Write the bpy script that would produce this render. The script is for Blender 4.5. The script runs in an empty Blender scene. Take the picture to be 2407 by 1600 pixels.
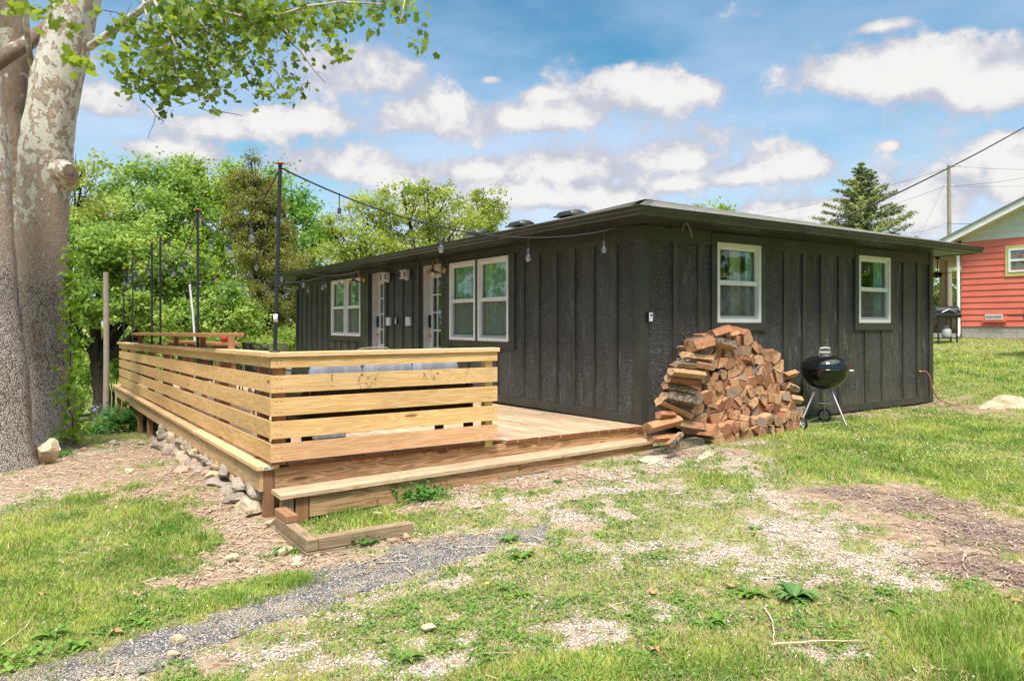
import bpy, bmesh, math, random
import numpy as np
from mathutils import Vector, Matrix
R = math.radians
# ------------------------------------------------------------------ camera, world, sun, exposure
# World frame: origin at the near corner of the dark house at deck level, X along its short wall, Y along its long wall.
scene = bpy.context.scene
C = scene.collection
CAM = Vector((-6.274, -6.549, 1.235)); HEAD = R(33.72); FPX = 1713.0
camd = bpy.data.cameras.new('camera'); cam = bpy.data.objects.new('camera', camd); C.objects.link(cam)
cam.location = CAM; cam.rotation_euler = (R(90), 0, -HEAD)
camd.sensor_width = 36; camd.lens = 36 * FPX / 2407; camd.shift_y = -39 / 2407; camd.clip_end = 2000; camd.clip_start = 0.05
scene.camera = cam
SUN = Vector((-0.27, -0.40, 0.87)).normalized()
sd = bpy.data.lights.new('sun', 'SUN'); so = bpy.data.objects.new('sun', sd); C.objects.link(so)
sd.energy = 2.9; sd.angle = R(11); sd.color = (1.0, 0.935, 0.84)
so.rotation_euler = SUN.to_track_quat('Z', 'Y').to_euler()
scene.view_settings.view_transform = 'Standard'; scene.view_settings.look = 'None'
scene.view_settings.exposure = 0.88; scene.view_settings.gamma = 1.0
w = bpy.data.worlds.new('World'); scene.world = w; w.use_nodes = True
class NT:
    """small helper for node trees"""
    def __init__(s, tree): s.t = tree; s.n = tree.nodes; s.l = tree.links
    def new(s, kind, **kw):
        n = s.n.new(kind)
        for k, v in kw.items(): setattr(n, k, v)
        return n
    def link(s, a, b): s.l.new(a, b)
    def put(s, v, sock):
        if hasattr(v, 'is_output'): s.l.new(v, sock)
        elif v is not None:
            if isinstance(v, (tuple, list)) and len(v) == 3 and sock.type == 'RGBA': v = (*v, 1)
            sock.default_value = v
    def math(s, op, a, b=None, c=None, clamp=False):
        n = s.new('ShaderNodeMath', operation=op); n.use_clamp = clamp
        s.put(a, n.inputs[0]); s.put(b, n.inputs[1]); s.put(c, n.inputs[2]); return n.outputs[0]
    def mix(s, f, a, b, blend='MIX'):
        n = s.new('ShaderNodeMix', data_type='RGBA', blend_type=blend)
        s.put(f, n.inputs[0]); s.put(a, n.inputs[6]); s.put(b, n.inputs[7]); return n.outputs[2]
    def ramp(s, v, lo, hi, a=0.0, b=1.0, smooth=True):
        n = s.new('ShaderNodeMapRange'); n.interpolation_type = 'SMOOTHSTEP' if smooth else 'LINEAR'
        s.put(v, n.inputs[0]); s.put(lo, n.inputs[1]); s.put(hi, n.inputs[2]); s.put(a, n.inputs[3]); s.put(b, n.inputs[4]); return n.outputs[0]
    def noise(s, vec, scale, detail=3, rough=0.55, dist=0.0, col=False):
        n = s.new('ShaderNodeTexNoise'); n.inputs['Scale'].default_value = scale; n.inputs['Detail'].default_value = detail
        n.inputs['Roughness'].default_value = rough; n.inputs['Distortion'].default_value = dist
        if vec is not None: s.l.new(vec, n.inputs['Vector'])
        return n.outputs[1 if col else 0]
    def voro(s, vec, scale, out='Distance', feature='F1', rand=1.0):
        n = s.new('ShaderNodeTexVoronoi', feature=feature); n.inputs['Scale'].default_value = scale
        n.inputs['Randomness'].default_value = rand
        if vec is not None: s.l.new(vec, n.inputs['Vector'])
        return n.outputs[out]
    def mapping(s, vec, scale=(1, 1, 1), loc=(0, 0, 0), rot=(0, 0, 0)):
        n = s.new('ShaderNodeMapping'); n.inputs['Scale'].default_value = scale; n.inputs['Location'].default_value = loc
        n.inputs['Rotation'].default_value = rot; s.l.new(vec, n.inputs['Vector']); return n.outputs[0]
    def bump(s, h, strength=0.5, dist=0.01):
        n = s.new('ShaderNodeBump'); n.inputs['Strength'].default_value = strength; n.inputs['Distance'].default_value = dist
        s.l.new(h, n.inputs['Height']); return n.outputs[0]
def build_world():
    t = NT(w.node_tree); t.n.clear()
    out = t.new('ShaderNodeOutputWorld'); bg = t.new('ShaderNodeBackground'); t.link(bg.outputs[0], out.inputs[0])
    sky = t.new('ShaderNodeTexSky'); sky.sky_type = 'NISHITA'; sky.sun_disc = False
    sky.sun_elevation = math.asin(SUN.z); sky.sun_rotation = math.atan2(SUN.x, SUN.y)
    sky.air_density = 1.3; sky.dust_density = 0.6; sky.ozone_density = 2.0; sky.altitude = 200
    tc = t.new('ShaderNodeTexCoord').outputs['Generated']
    sep = t.new('ShaderNodeSeparateXYZ'); t.link(tc, sep.inputs[0])
    x, y, z = sep.outputs
    az = t.math('ARCTAN2', x, y); el = t.math('ARCSINE', z)
    wob = t.noise(t.mapping(tc, (1, 1, 1.25)), 5.5, 8, 0.60)
    wob2 = t.noise(t.mapping(tc, (1, 1, 1.2), (3.7, 1.1, 2.2)), 16.0, 6, 0.62)
    # cumulus clouds: centre azimuth / elevation and extent, read off the photograph (degrees); those out of view are added for fill
    cl = [(875,170,140,42),(1010,272,160,55),(1265,272,100,26),(1430,202,105,46),(1575,220,90,30),(1250,218,40,13),
          (2010,160,150,55),(2200,170,160,50),(2300,225,110,40),(1130,186,20,9),(1320,392,75,30),(1570,376,48,16),(1550,428,50,13),
          (1815,385,85,30),(1690,412,42,14),(1345,462,120,24),(2050,338,16,8),(2320,325,40,16),(2330,412,80,34),(250,240,90,36),
          (520,300,120,30),(690,282,85,24),(750,385,140,34),(1120,395,70,22),(400,348,110,26),(1900,488,170,24),(2120,495,70,36),(1180,452,90,24),
          (-400,150,250,80),(-800,350,300,80),(2900,250,200,90),(3500,120,260,70),(600,-320,300,110),(1900,-420,350,120),(1000,-600,400,120),(-1500,-300,600,200),(3000,-300,400,200),(1680,540,200,24),(2040,60,60,12)]
    tot = None
    for cx, cy, rx, ry in cl:
        cx *= 1.0203; cy *= 1.0203; rx *= 1.0203; ry *= 1.0203
        a0 = HEAD + math.atan((cx - 1203.5) / FPX); h = math.hypot(cx - 1203.5, FPX); e0 = math.atan((761 - cy) / h)
        ra = 1.06 * rx / FPX * (FPX / h) ** 2; re = 1.15 * ry / h
        dx = t.math('MULTIPLY', t.math('SUBTRACT', az, a0), 1 / ra)
        dy0 = t.math('MULTIPLY', t.math('SUBTRACT', el, e0), 1 / re)
        # flat bases: the lower half falls off faster
        dy = t.math('MAXIMUM', dy0, t.math('MULTIPLY', dy0, -1.5))
        r2 = t.math('ADD', t.math('MULTIPLY', dx, dx), t.math('MULTIPLY', dy, dy))
        v = t.math('POWER', 2.718, t.math('MULTIPLY', r2, -0.9))
        tot = v if tot is None else t.math('ADD', tot, v)
    tot = t.math('MULTIPLY', tot, 1.15)
    tot = t.math('ADD', tot, t.ramp(z, 0.62, 0.8, 0, 1.0)); tot = t.math('ADD', tot, t.ramp(el, 0.42, 0.12, 0, 0.40))   # added cloud cover overhead, out of view, for fill; more low cloud
    dens = t.math('ADD', tot, t.math('MULTIPLY', t.math('SUBTRACT', wob, 0.5), 2.9))
    dens = t.math('ADD', dens, t.math('MULTIPLY', t.math('SUBTRACT', wob2, 0.5), 1.3))
    thin = t.noise(t.mapping(tc, (1, 1, 3.0), (0.4, 2.3, 5.1)), 2.1, 5, 0.6)
    low = t.ramp(el, 0.62, 0.02)
    veil = t.math('MULTIPLY', t.ramp(thin, 0.30, 0.62), t.math('ADD', t.math('MULTIPLY', low, 0.95), 0.05), clamp=True)
    m = t.ramp(dens, 0.32, 0.74)
    shade = t.ramp(t.math('ADD', dens, t.math('MULTIPLY', t.math('SUBTRACT', wob2, 0.5), 2.6)), 0.40, 1.35)
    cc = t.mix(shade, (0.62, 0.65, 0.75), (1.0, 0.98, 0.96))
    bl = t.mix(1.0, sky.outputs[0], (0.46, 0.97, 1.06), 'MULTIPLY')
    blue = t.mix(1.0, bl, (0.069, 0.069, 0.069), 'MULTIPLY')
    base = t.mix(t.math('MULTIPLY', veil, 0.92), blue, (0.37, 0.43, 0.56)); base = t.mix(t.ramp(el, 0.34, 0.04, 0, 0.72), base, (0.41, 0.475, 0.58))
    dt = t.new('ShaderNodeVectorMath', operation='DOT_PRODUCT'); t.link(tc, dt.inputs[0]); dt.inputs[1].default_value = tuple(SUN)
    lum = t.math('ADD', 0.50, t.math('MULTIPLY', t.ramp(dt.outputs['Value'], 0.25, 1.0), 1.7))     # clouds brightened towards the sun, outside the frame, to add fill light
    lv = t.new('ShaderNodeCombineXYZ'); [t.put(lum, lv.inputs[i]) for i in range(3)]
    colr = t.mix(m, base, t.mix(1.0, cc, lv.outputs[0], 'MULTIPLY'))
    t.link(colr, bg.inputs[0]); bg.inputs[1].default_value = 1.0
build_world()
# ------------------------------------------------------------------ helpers
rng = random.Random(7); nr = np.random.default_rng(7)
RT = Vector((math.cos(HEAD), -math.sin(HEAD), 0)); FW = Vector((math.sin(HEAD), math.cos(HEAD), 0))
def ray(px, py): return FW + RT * ((px - 1203.5) / FPX) + Vector((0, 0, (761 - py) / FPX))
def at_depth(px, py, d): return CAM + ray(px, py) * d
def at_z(px, py, z): r = ray(px, py); return CAM + r * ((z - CAM.z) / r.z)
def at_x(px, py, x): r = ray(px, py); return CAM + r * ((x - CAM.x) / r.x)
def at_y(px, py, y): r = ray(px, py); return CAM + r * ((y - CAM.y) / r.y)
# terrain: thin interpolation through surveyed spot heights
SPOT = [(-6.3,-6.5,-.42),(-3,-6,-.38),(-4.5,-.4,-.47),(-4.55,-1.3,-.50),(-3.4,-.5,-.41),(-2.7,-.5,-.36),(-1.7,-.5,-.33),(0,-.6,-.235),(1,-.8,-.2),
 (3,-.8,-.17),(6.9,-.1,-.14),(6.9,-1.2,-.13),(5,-4,-.18),(1.5,-4.5,-.28),(9,-3,.0),(10,3,.14),(14,4,.46),(17.9,4,.80),(17.9,-3,.8),(13,-4,.3),
 (-5,1.7,-.42),(-5,3.5,-.5),(-4.8,6,-.66),(-4.8,12,-1.1),(-7,0,-.52),(-6.2,4.3,-.56),(-5.8,7.2,-.72),(-8,15,-1.5),(-12,24,-2.2),(0,30,-2.2),
 (20,30,.6),(-20,5,-1.2),(-20,20,-2.4),(0,17,-1.2),(6,17,-.6),(9,14,0),(16,12,.8),(24,8,1.0),(-15,-8,-.7),(0,-16,-.5),(14,-14,.3),(30,-10,1.4),(40,20,1.6),(-40,30,-3),(0,60,-2.6),(-45,-10,-2),(40,60,.6),(0,-40,-.6),(3,6,-.3),(3,12,-.6),(-2,6,-.65),(-2,12,-.95)]
_S = np.array(SPOT)
def _ker(r): return r
_D = np.hypot(_S[:, None, 0] - _S[None, :, 0], _S[:, None, 1] - _S[None, :, 1])
_n = len(_S); _A = np.zeros((_n + 1, _n + 1)); _A[:_n, :_n] = np.sqrt(_D**2 + 0.5) ; _A[:_n, _n] = 1; _A[_n, :_n] = 1
_W = np.linalg.solve(_A, np.append(_S[:, 2], 0))
def gz(x, y):
    x = np.asarray(x, float); y = np.asarray(y, float); sh = np.broadcast(x, y).shape
    xf = np.clip(np.broadcast_to(x, sh).ravel(), -60, 60); yf = np.clip(np.broadcast_to(y, sh).ravel(), -60, 80)
    o = np.full(xf.shape, _W[_n])
    for i in range(_n): o += _W[i] * np.sqrt((xf - _S[i, 0])**2 + (yf - _S[i, 1])**2 + 0.5)
    return o.reshape(sh) if sh else float(o[0])
def G(x, y): return float(gz(x, y))
def on_ground(px, py):
    lo, hi = 1.5, 150.0; r = ray(px, py)
    for d in np.linspace(1.5, 60, 400):
        p = CAM + r * float(d)
        if p.z < G(p.x, p.y): break
        lo = float(d)
    hi = float(d)
    for _ in range(20):
        m = (lo + hi) / 2; p = CAM + r * m
        if p.z < G(p.x, p.y): hi = m
        else: lo = m
    p = CAM + r * lo; return Vector((p.x, p.y, G(p.x, p.y)))
# numpy value noise
def vnoise(x, y, s, seed=0, octs=3):
    x = np.asarray(x, float) * s; y = np.asarray(y, float) * s; o = 0; a = 1; tt = 0
    for k in range(octs):
        xi = np.floor(x).astype(np.int64); yi = np.floor(y).astype(np.int64); fx = x - xi; fy = y - yi
        fx = fx * fx * (3 - 2 * fx); fy = fy * fy * (3 - 2 * fy)
        def h(i, j):
            n = (i * 374761393 + j * 668265263 + (seed + k * 17) * 974711) & 0xffffffff
            n = ((n ^ (n >> 13)) * 1274126177) & 0xffffffff
            return ((n ^ (n >> 16)) & 0xffff) / 65535.0
        o = o + a * ((h(xi, yi) * (1 - fx) + h(xi + 1, yi) * fx) * (1 - fy) + (h(xi, yi + 1) * (1 - fx) + h(xi + 1, yi + 1) * fx) * fy)
        tt += a; a *= 0.5; x = x * 2.03; y = y * 2.03
    return o / tt
LOC = {}
def tag(o, label=None, cat=None, group=None, kind=None):
    if label: o['label'] = label
    if cat: o['category'] = cat
    if group: o['group'] = group
    if kind: o['kind'] = kind
    return o
def thing(name, label, cat, loc=(0, 0, 0), group=None):
    o = bpy.data.objects.new(name, None); C.objects.link(o); o.location = loc; o.empty_display_size = 0.2
    LOC[o.name] = Vector(loc); return tag(o, label, cat, group)
class MB:
    """collects faces in world coordinates; build() links them as one mesh object"""
    def __init__(s): s.v = []; s.f = []; s.m = []; s.uv = []; s.sm = []
    def add(s, vs, fs, mi=0, uvs=None, smooth=False):
        b = len(s.v); s.v.extend([tuple(v) for v in vs])
        for i, f in enumerate(fs):
            s.f.append([b + k for k in f]); s.m.append(mi); s.sm.append(smooth)
            s.uv.append(uvs[i] if uvs else [(0, 0)] * len(f))
    def board(s, p, dx, dy, dz, mi=0, off=None, endmi=None, jit=0.0):
        """box from corner p with edge vectors dx (length, grain), dy, dz; UV runs along dx in metres"""
        p = Vector(p); dx = Vector(dx); dy = Vector(dy); dz = Vector(dz)
        if off is None: off = (rng.uniform(0, 50), rng.uniform(0, 50))
        if dx.cross(dy).dot(dz) < 0: p = p + dy; dy = -dy
        c = [p + dx * i + dy * j + dz * k for k in (0, 1) for j in (0, 1) for i in (0, 1)]
        L, Wd, T = dx.length, dy.length, dz.length; a, b = off
        fs = [(0, 2, 3, 1), (4, 5, 7, 6), (0, 1, 5, 4), (2, 6, 7, 3), (0, 4, 6, 2), (1, 3, 7, 5)]
        uvs = [[(a, b), (a, b + Wd), (a + L, b + Wd), (a + L, b)], [(a, b + T), (a + L, b + T), (a + L, b + Wd + T), (a, b + Wd + T)],
               [(a, b + .3), (a + L, b + .3), (a + L, b + T + .3), (a, b + T + .3)], [(a, b + .6), (a, b + T + .6), (a + L, b + T + .6), (a + L, b + .6)],
               [(a, b), (a, b + T), (a + Wd * .05, b + T), (a + Wd * .05, b)], [(a, b), (a + Wd * .05, b), (a + Wd * .05, b + T), (a, b + T)]]
        base = len(s.v); s.v.extend([tuple(x) for x in c])
        for i, f in enumerate(fs):
            s.f.append([base + k for k in f]); s.m.append(endmi if (endmi is not None and i >= 4) else mi); s.sm.append(False); s.uv.append(uvs[i])
    def box(s, x0, x1, y0, y1, z0, z1, mi=0, axis='x', endmi=None):
        d = {'x': ((x1 - x0, 0, 0), (0, y1 - y0, 0), (0, 0, z1 - z0)), 'y': ((0, y1 - y0, 0), (0, 0, z1 - z0), (x1 - x0, 0, 0)), 'z': ((0, 0, z1 - z0), (x1 - x0, 0, 0), (0, y1 - y0, 0))}[axis]
        s.board((x0, y0, z0), *d, mi=mi, endmi=endmi)
    def tube(s, pts, rad, n=8, mi=0, cap=True, smooth=True):
        pts = [Vector(p) for p in pts]; k = len(pts)
        if not hasattr(rad, '__len__'): rad = [rad] * k
        up = Vector((0, 0, 1)); prev = None; vs = []; 
        for i, p in enumerate(pts):
            d = (pts[min(i + 1, k - 1)] - pts[max(i - 1, 0)])
            d = d.normalized() if d.length > 1e-9 else Vector((0, 0, 1))
            if prev is None: a = d.orthogonal().normalized()
            else:
                a = prev - d * prev.dot(d); a = a.normalized() if a.length > 1e-6 else d.orthogonal().normalized()
            prev = a; b = d.cross(a)
            for j in range(n):
                t = 2 * math.pi * j / n; vs.append(p + (a * math.cos(t) + b * math.sin(t)) * rad[i])
        fs = []; uvs = []; L = 0
        for i in range(k - 1):
            l1 = (pts[i + 1] - pts[i]).length
            for j in range(n):
                fs.append((i * n + j, i * n + (j + 1) % n, (i + 1) * n + (j + 1) % n, (i + 1) * n + j))
                uvs.append([(L, j / n), (L, (j + 1) / n), (L + l1, (j + 1) / n), (L + l1, j / n)])
            L += l1
        s.add(vs, fs, mi, uvs, smooth)
        if cap:
            s.add(vs[:n], [tuple(reversed(range(n)))], mi); s.add(vs[-n:], [tuple(range(n))], mi)
    def lathe(s, prof, c, n=20, mi=0, axis=None, smooth=True, sx=1, sy=1):
        """prof: (r, h) pairs; revolved about the axis through c"""
        c = Vector(c); ax = Vector(axis or (0, 0, 1)).normalized(); a = ax.orthogonal().normalized(); b = ax.cross(a)
        if axis is None: a = Vector((1, 0, 0)); b = Vector((0, 1, 0))
        vs = []; fs = []
        for r, h in prof:
            for j in range(n):
                t = 2 * math.pi * j / n; vs.append(c + ax * h + a * (r * sx * math.cos(t)) + b * (r * sy * math.sin(t)))
        for i in range(len(prof) - 1):
            for j in range(n): fs.append((i * n + j, i * n + (j + 1) % n, (i + 1) * n + (j + 1) % n, (i + 1) * n + j))
        s.add(vs, fs, mi, None, smooth)
    def build(s, name, mats, parent=None, origin=None, bevel=0.0):
        me = bpy.data.meshes.new(name); base = Vector(origin) if origin is not None else Vector((0, 0, 0))
        if parent is not None: base = LOC.get(parent.name, Vector((0, 0, 0)))
        me.from_pydata([(v[0] - base.x, v[1] - base.y, v[2] - base.z) for v in s.v], [], s.f)
        me.polygons.foreach_set('material_index', s.m); me.polygons.foreach_set('use_smooth', s.sm)
        uvl = me.uv_layers.new(name='UVMap'); flat = [c for f in s.uv for uv in f for c in uv]; uvl.data.foreach_set('uv', flat)
        for m in (mats if isinstance(mats, (list, tuple)) else [mats]): me.materials.append(m)
        o = bpy.data.objects.new(name, me); C.objects.link(o)
        if parent is not None: o.parent = parent; LOC[o.name] = base
        else: o.location = base; LOC[o.name] = base
        if bevel:
            b = o.modifiers.new('bevel', 'BEVEL'); b.width = bevel; b.segments = 2; b.limit_method = 'ANGLE'
        return o
def npmesh(name, verts, faces, mats, col=None, parent=None, origin=(0, 0, 0), smooth=False, mi=None):
    """fast mesh: verts (N,3), faces (M,k) equal-sized polygons, optional per-vertex colours"""
    base = np.array(LOC.get(parent.name, origin) if parent is not None else origin, float)
    verts = np.asarray(verts, float) - base; faces = np.asarray(faces, np.int32)
    me = bpy.data.meshes.new(name); me.vertices.add(len(verts)); me.vertices.foreach_set('co', verts.ravel())
    k = faces.shape[1]; me.loops.add(faces.size); me.loops.foreach_set('vertex_index', faces.ravel())
    me.polygons.add(len(faces)); me.polygons.foreach_set('loop_start', np.arange(0, faces.size, k, dtype=np.int32))
    if smooth: me.polygons.foreach_set('use_smooth', np.ones(len(faces), bool))
    if mi is not None: me.polygons.foreach_set('material_index', np.asarray(mi, np.int32))
    me.update(calc_edges=True)
    if col is not None:
        ca = me.color_attributes.new('tint', 'FLOAT_COLOR', 'POINT')
        c4 = np.ones((len(verts), 4), np.float32); c4[:, :col.shape[1]] = col; ca.data.foreach_set('color', c4.ravel())
    for m in (mats if isinstance(mats, (list, tuple)) else [mats]): me.materials.append(m)
    o = bpy.data.objects.new(name, me); C.objects.link(o)
    if parent is not None: o.parent = parent
    else: o.location = base
    LOC[o.name] = Vector(base); return o
# ------------------------------------------------------------------ materials
MATS = {}
def mat(name, base=(0.5, 0.5, 0.5), rough=0.6, metal=0.0, spec=0.5, fn=None):
    m = bpy.data.materials.new(name); m.use_nodes = True; t = NT(m.node_tree); p = t.n['Principled BSDF']
    p.inputs['Base Color'].default_value = (*base, 1); p.inputs['Roughness'].default_value = rough
    p.inputs['Metallic'].default_value = metal; p.inputs['Specular IOR Level'].default_value = spec
    if fn: fn(t, p)
    MATS[name] = m; return m
def objco(t): return t.new('ShaderNodeTexCoord').outputs['Object']
def uvco(t): return t.new('ShaderNodeTexCoord').outputs['UV']
def world(t): return t.new('ShaderNodeNewGeometry').outputs['Position']
def wood(name, c1, c2, grain=0.5, knots=0.5, rough=0.7, dirt=0.0, dirtc=(0.1, 0.09, 0.08), bump=0.3, randv=0.12):
    def fn(t, p):
        uv = uvco(t)
        ri = t.new('ShaderNodeObjectInfo').outputs['Random']
        off = t.new('ShaderNodeCombineXYZ'); t.put(t.math('MULTIPLY', ri, 91.0), off.inputs[0]); t.put(t.math('MULTIPLY', ri, 47.0), off.inputs[1])
        va = t.new('ShaderNodeVectorMath', operation='ADD'); t.link(uv, va.inputs[0]); t.link(off.outputs[0], va.inputs[1]); uv = va.outputs[0]
        kn = t.voro(t.mapping(uv, (1.1, 5.0, 1)), 1.0)
        g1 = t.noise(t.mapping(uv, (0.7, 9.0, 1)), 1.6, 3, 0.5, 0.6)
        rings = t.math('SINE', t.math('ADD', t.math('MULTIPLY', g1, 44.0), t.math('MULTIPLY', t.ramp(kn, 0.0, 0.35), 14.0)))
        rings = t.ramp(rings, -1.0, 1.0)
        fine = t.noise(t.mapping(uv, (2.5, 110.0, 1)), 1.0, 4, 0.65)
        f = t.math('ADD', t.math('MULTIPLY', rings, grain * 0.6), t.math('MULTIPLY', t.math('SUBTRACT', fine, 0.5), grain * 1.1), clamp=True)
        big = t.noise(t.mapping(uv, (0.6, 1.5, 1)), 1.0, 2)
        col = t.mix(f, c1, c2)
        col = t.mix(t.ramp(kn, 0.10, 0.055, 0, knots), col, tuple(c * 0.38 for c in c2))
        vv = t.math('ADD', 1 - randv, t.math('MULTIPLY', t.math('ADD', t.math('MULTIPLY', ri, 0.6), t.math('MULTIPLY', t.ramp(big, 0.32, 0.68), 0.6)), 2 * randv))
        cv = t.new('ShaderNodeCombineXYZ'); [t.put(vv, cv.inputs[i]) for i in range(3)]
        col = t.mix(1.0, col, cv.outputs[0], 'MULTIPLY')
        if dirt: col = t.mix(t.ramp(t.noise(world(t), 3.0, 6, 0.7), 0.50, 0.72, 0, dirt), col, dirtc)
        t.link(col, p.inputs['Base Color'])
        t.link(t.bump(t.math('ADD', fine, t.math('MULTIPLY', rings, 0.4)), bump, 0.004), p.inputs['Normal'])
    return mat(name, c1, rough, fn=fn, spec=0.25)
W_NEW = wood('new_pine', (0.70, 0.45, 0.205), (0.50, 0.27, 0.095), 0.95, 0.9, 0.6, dirt=0.22, dirtc=(0.44, 0.29, 0.15), randv=0.16)
W_NEWR = wood('rail_cap_pine', (0.72, 0.48, 0.26), (0.52, 0.31, 0.13), 0.75, 0.9, 0.6, dirt=0.15, dirtc=(0.38, 0.28, 0.17))
W_PINK = wood('pinkish_pine', (0.72, 0.43, 0.235), (0.52, 0.26, 0.12), 0.9, 1.0, 0.6, dirt=0.2, dirtc=(0.44, 0.29, 0.15))
W_SCUFF = wood('scuffed_pine', (0.70, 0.46, 0.22), (0.50, 0.28, 0.10), 0.9, 0.6, 0.6, dirt=0.2, dirtc=(0.44, 0.29, 0.15))
def scuff():
    t = NT(W_SCUFF.node_tree); p = t.n['Principled BSDF']; src = p.inputs['Base Color'].links[0].from_socket; g = world(t); s = t.new('ShaderNodeSeparateXYZ'); t.link(g, s.inputs[0]); tot = None
    for x0, r in ((-3.62, .17), (-2.93, .22), (-2.55, .05), (-3.98, .04)):
        v = t.ramp(t.math('ABSOLUTE', t.math('SUBTRACT', s.outputs[0], x0)), r, r * .3); tot = v if tot is None else t.math('MAXIMUM', tot, v)
    n = t.noise(t.mapping(g, (1, 1, .55)), 38, 5, .7, .6); f = t.math('MULTIPLY', tot, t.ramp(n, .53, .64))
    t.link(t.mix(f, src, (.075, .055, .04)), p.inputs['Base Color'])
scuff()
W_GREEN = wood('treated_post', (0.55, 0.47, 0.20), (0.42, 0.33, 0.12), 0.5, 0.4, 0.7)
W_CEDAR = wood('reddish_post', (0.31, 0.165, 0.085), (0.17, 0.08, 0.04), 0.7, 0.5, 0.7)
W_DECK = wood('deck_board', (0.54, 0.385, 0.25), (0.32, 0.21, 0.125), 1.0, 0.5, 0.75, dirt=0.8, dirtc=(0.36, 0.30, 0.235), randv=0.45)
W_END = wood('deck_board_end', (0.22, 0.085, 0.04), (0.11, 0.04, 0.02), 0.8, 0.2, 0.85)
W_RIM = wood('rim_board', (0.50, 0.31, 0.165), (0.22, 0.105, 0.045), 1.2, 0.9, 0.75, dirt=0.5, dirtc=(0.30, 0.20, 0.12))
W_STEP = wood('step_board', (0.52, 0.38, 0.25), (0.29, 0.185, 0.11), 1.1, 0.5, 0.75, dirt=0.35, dirtc=(0.28, 0.20, 0.14))
W_BENCH = wood('ledge_board', (0.58, 0.39, 0.205), (0.36, 0.22, 0.10), 1.0, 0.4, 0.75, dirt=0.6, dirtc=(0.26, 0.18, 0.11))
W_OLD = wood('weathered_timber', (0.32, 0.23, 0.145), (0.15, 0.10, 0.06), 0.9, 0.3, 0.9, dirt=0.6, dirtc=(0.11, 0.11, 0.05))
W_GREY = wood('grey_post_wood', (0.34, 0.29, 0.23), (0.17, 0.14, 0.11), 0.9, 0.2, 0.9)
W_BAR = wood('bar_top_wood', (0.40, 0.20, 0.085), (0.20, 0.085, 0.035), 0.9, 0.5, 0.5)
def sid(t, p):
    g = world(t)
    e = t.noise(t.mapping(g, (1, 1, 0.10)), 20.0, 5, 0.65, 1.0); e2 = t.noise(t.mapping(g, (1, 1, 1.7)), 17.0, 5, 0.7, 2.0); e3 = t.noise(t.mapping(g, (1, 1, 0.7)), 60.0, 2, 0.6)
    band = t.ramp(t.noise(t.mapping(g, (1, 1, 0.04)), 5.0, 2), 0.38, 0.6)
    h = t.math('ADD', t.mix(band, e, e2), t.math('MULTIPLY', t.math('SUBTRACT', e3, 0.5), 0.55))
    t.link(t.bump(h, 1.0, 0.03), p.inputs['Normal'])
    d = t.noise(t.mapping(g, (1, 1, .3)), 1.6, 5, 0.6)
    col = t.mix(t.ramp(d, 0.3, 0.7), (0.034, 0.033, 0.030), (0.064, 0.063, 0.058))
    sz = t.new('ShaderNodeSeparateXYZ'); t.link(g, sz.inputs[0])
    mud = t.math('MULTIPLY', t.ramp(t.math('ADD', sz.outputs[2], t.math('MULTIPLY', t.noise(g, 5, 5, .7), .45)), .50, .10), 0.45)     # rain-splashed soil on the lowest boards
    c2 = t.mix(t.ramp(h, 0.51, 0.66, 0, 0.85), col, (0.195, 0.19, 0.178)); t.link(t.mix(mud, c2, (.17, .125, .09)), p.inputs['Base Color'])  # raised emboss lightened in the colour, as relief the shaded walls barely show
SIDING = mat('dark_embossed_siding', (0.03, 0.03, 0.028), 0.40, spec=0.5, fn=sid)
def trm(t, p):
    g = world(t)
    t.link(t.mix(t.ramp(t.noise(g, 2.5, 4), 0.3, 0.7), (0.035, 0.035, 0.029), (0.056, 0.055, 0.046)), p.inputs['Base Color'])
    t.link(t.bump(t.noise(g, 60, 3), 0.2, 0.002), p.inputs['Normal'])
TRIM = mat('dark_trim', (0.03, 0.03, 0.026), 0.45, fn=trm)
GUTTER = mat('dark_gutter_metal', (0.030, 0.031, 0.025), 0.33, spec=0.6, fn=lambda t, p: t.link(t.mix(t.ramp(t.noise(t.mapping(world(t), (1, 1, 2)), 2, 5), 0.45, 0.75), (0.026, 0.027, 0.024), (0.048, 0.048, 0.038)), p.inputs['Base Color']))
def sof(t, p):
    wv = t.new('ShaderNodeTexCoord').outputs['UV']
    s = t.new('ShaderNodeSeparateXYZ'); t.link(wv, s.inputs[0])
    t.link(t.bump(t.ramp(t.math('PINGPONG', s.outputs[0], 0.05), 0.0, 0.012), 1.0, 0.01), p.inputs['Normal'])
SOFFIT = mat('dark_grooved_soffit', (0.035, 0.035, 0.034), 0.35, fn=sof)
def shn(t, p):
    g = world(t)
    v = t.voro(t.mapping(g, (7, 7, 7)), 1.0, 'Color'); n = t.noise(g, 90, 3); b = t.noise(g, 1.6, 6, 0.7)
    col = t.mix(n, (0.17, 0.16, 0.145), (0.46, 0.44, 0.40)); col = t.mix(0.35, col, t.mix(t.math('MULTIPLY', v, 1.0), (0.10, 0.095, 0.085), (0.36, 0.34, 0.31)))
    col = t.mix(t.ramp(b, 0.5, 0.68, 0, 0.7), col, (0.20, 0.20, 0.10))
    t.link(col, p.inputs['Base Color']); t.link(t.bump(n, 0.8, 0.01), p.inputs['Normal'])
SHINGLE = mat('grey_shingle', (0.13, 0.12, 0.11), 0.95, fn=shn, spec=0.2)
def dusty(name, c, amt=0.15, rough=0.45, scale=4.0, spec=0.5):
    def fn(t, p):
        n = t.noise(world(t), scale, 6, 0.65)
        t.link(t.mix(t.ramp(n, 0.4, 0.75, 0, 1), c, tuple(x * (1 - amt) for x in c)), p.inputs['Base Color'])
    return mat(name, c, rough, fn=fn, spec=spec)
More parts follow.
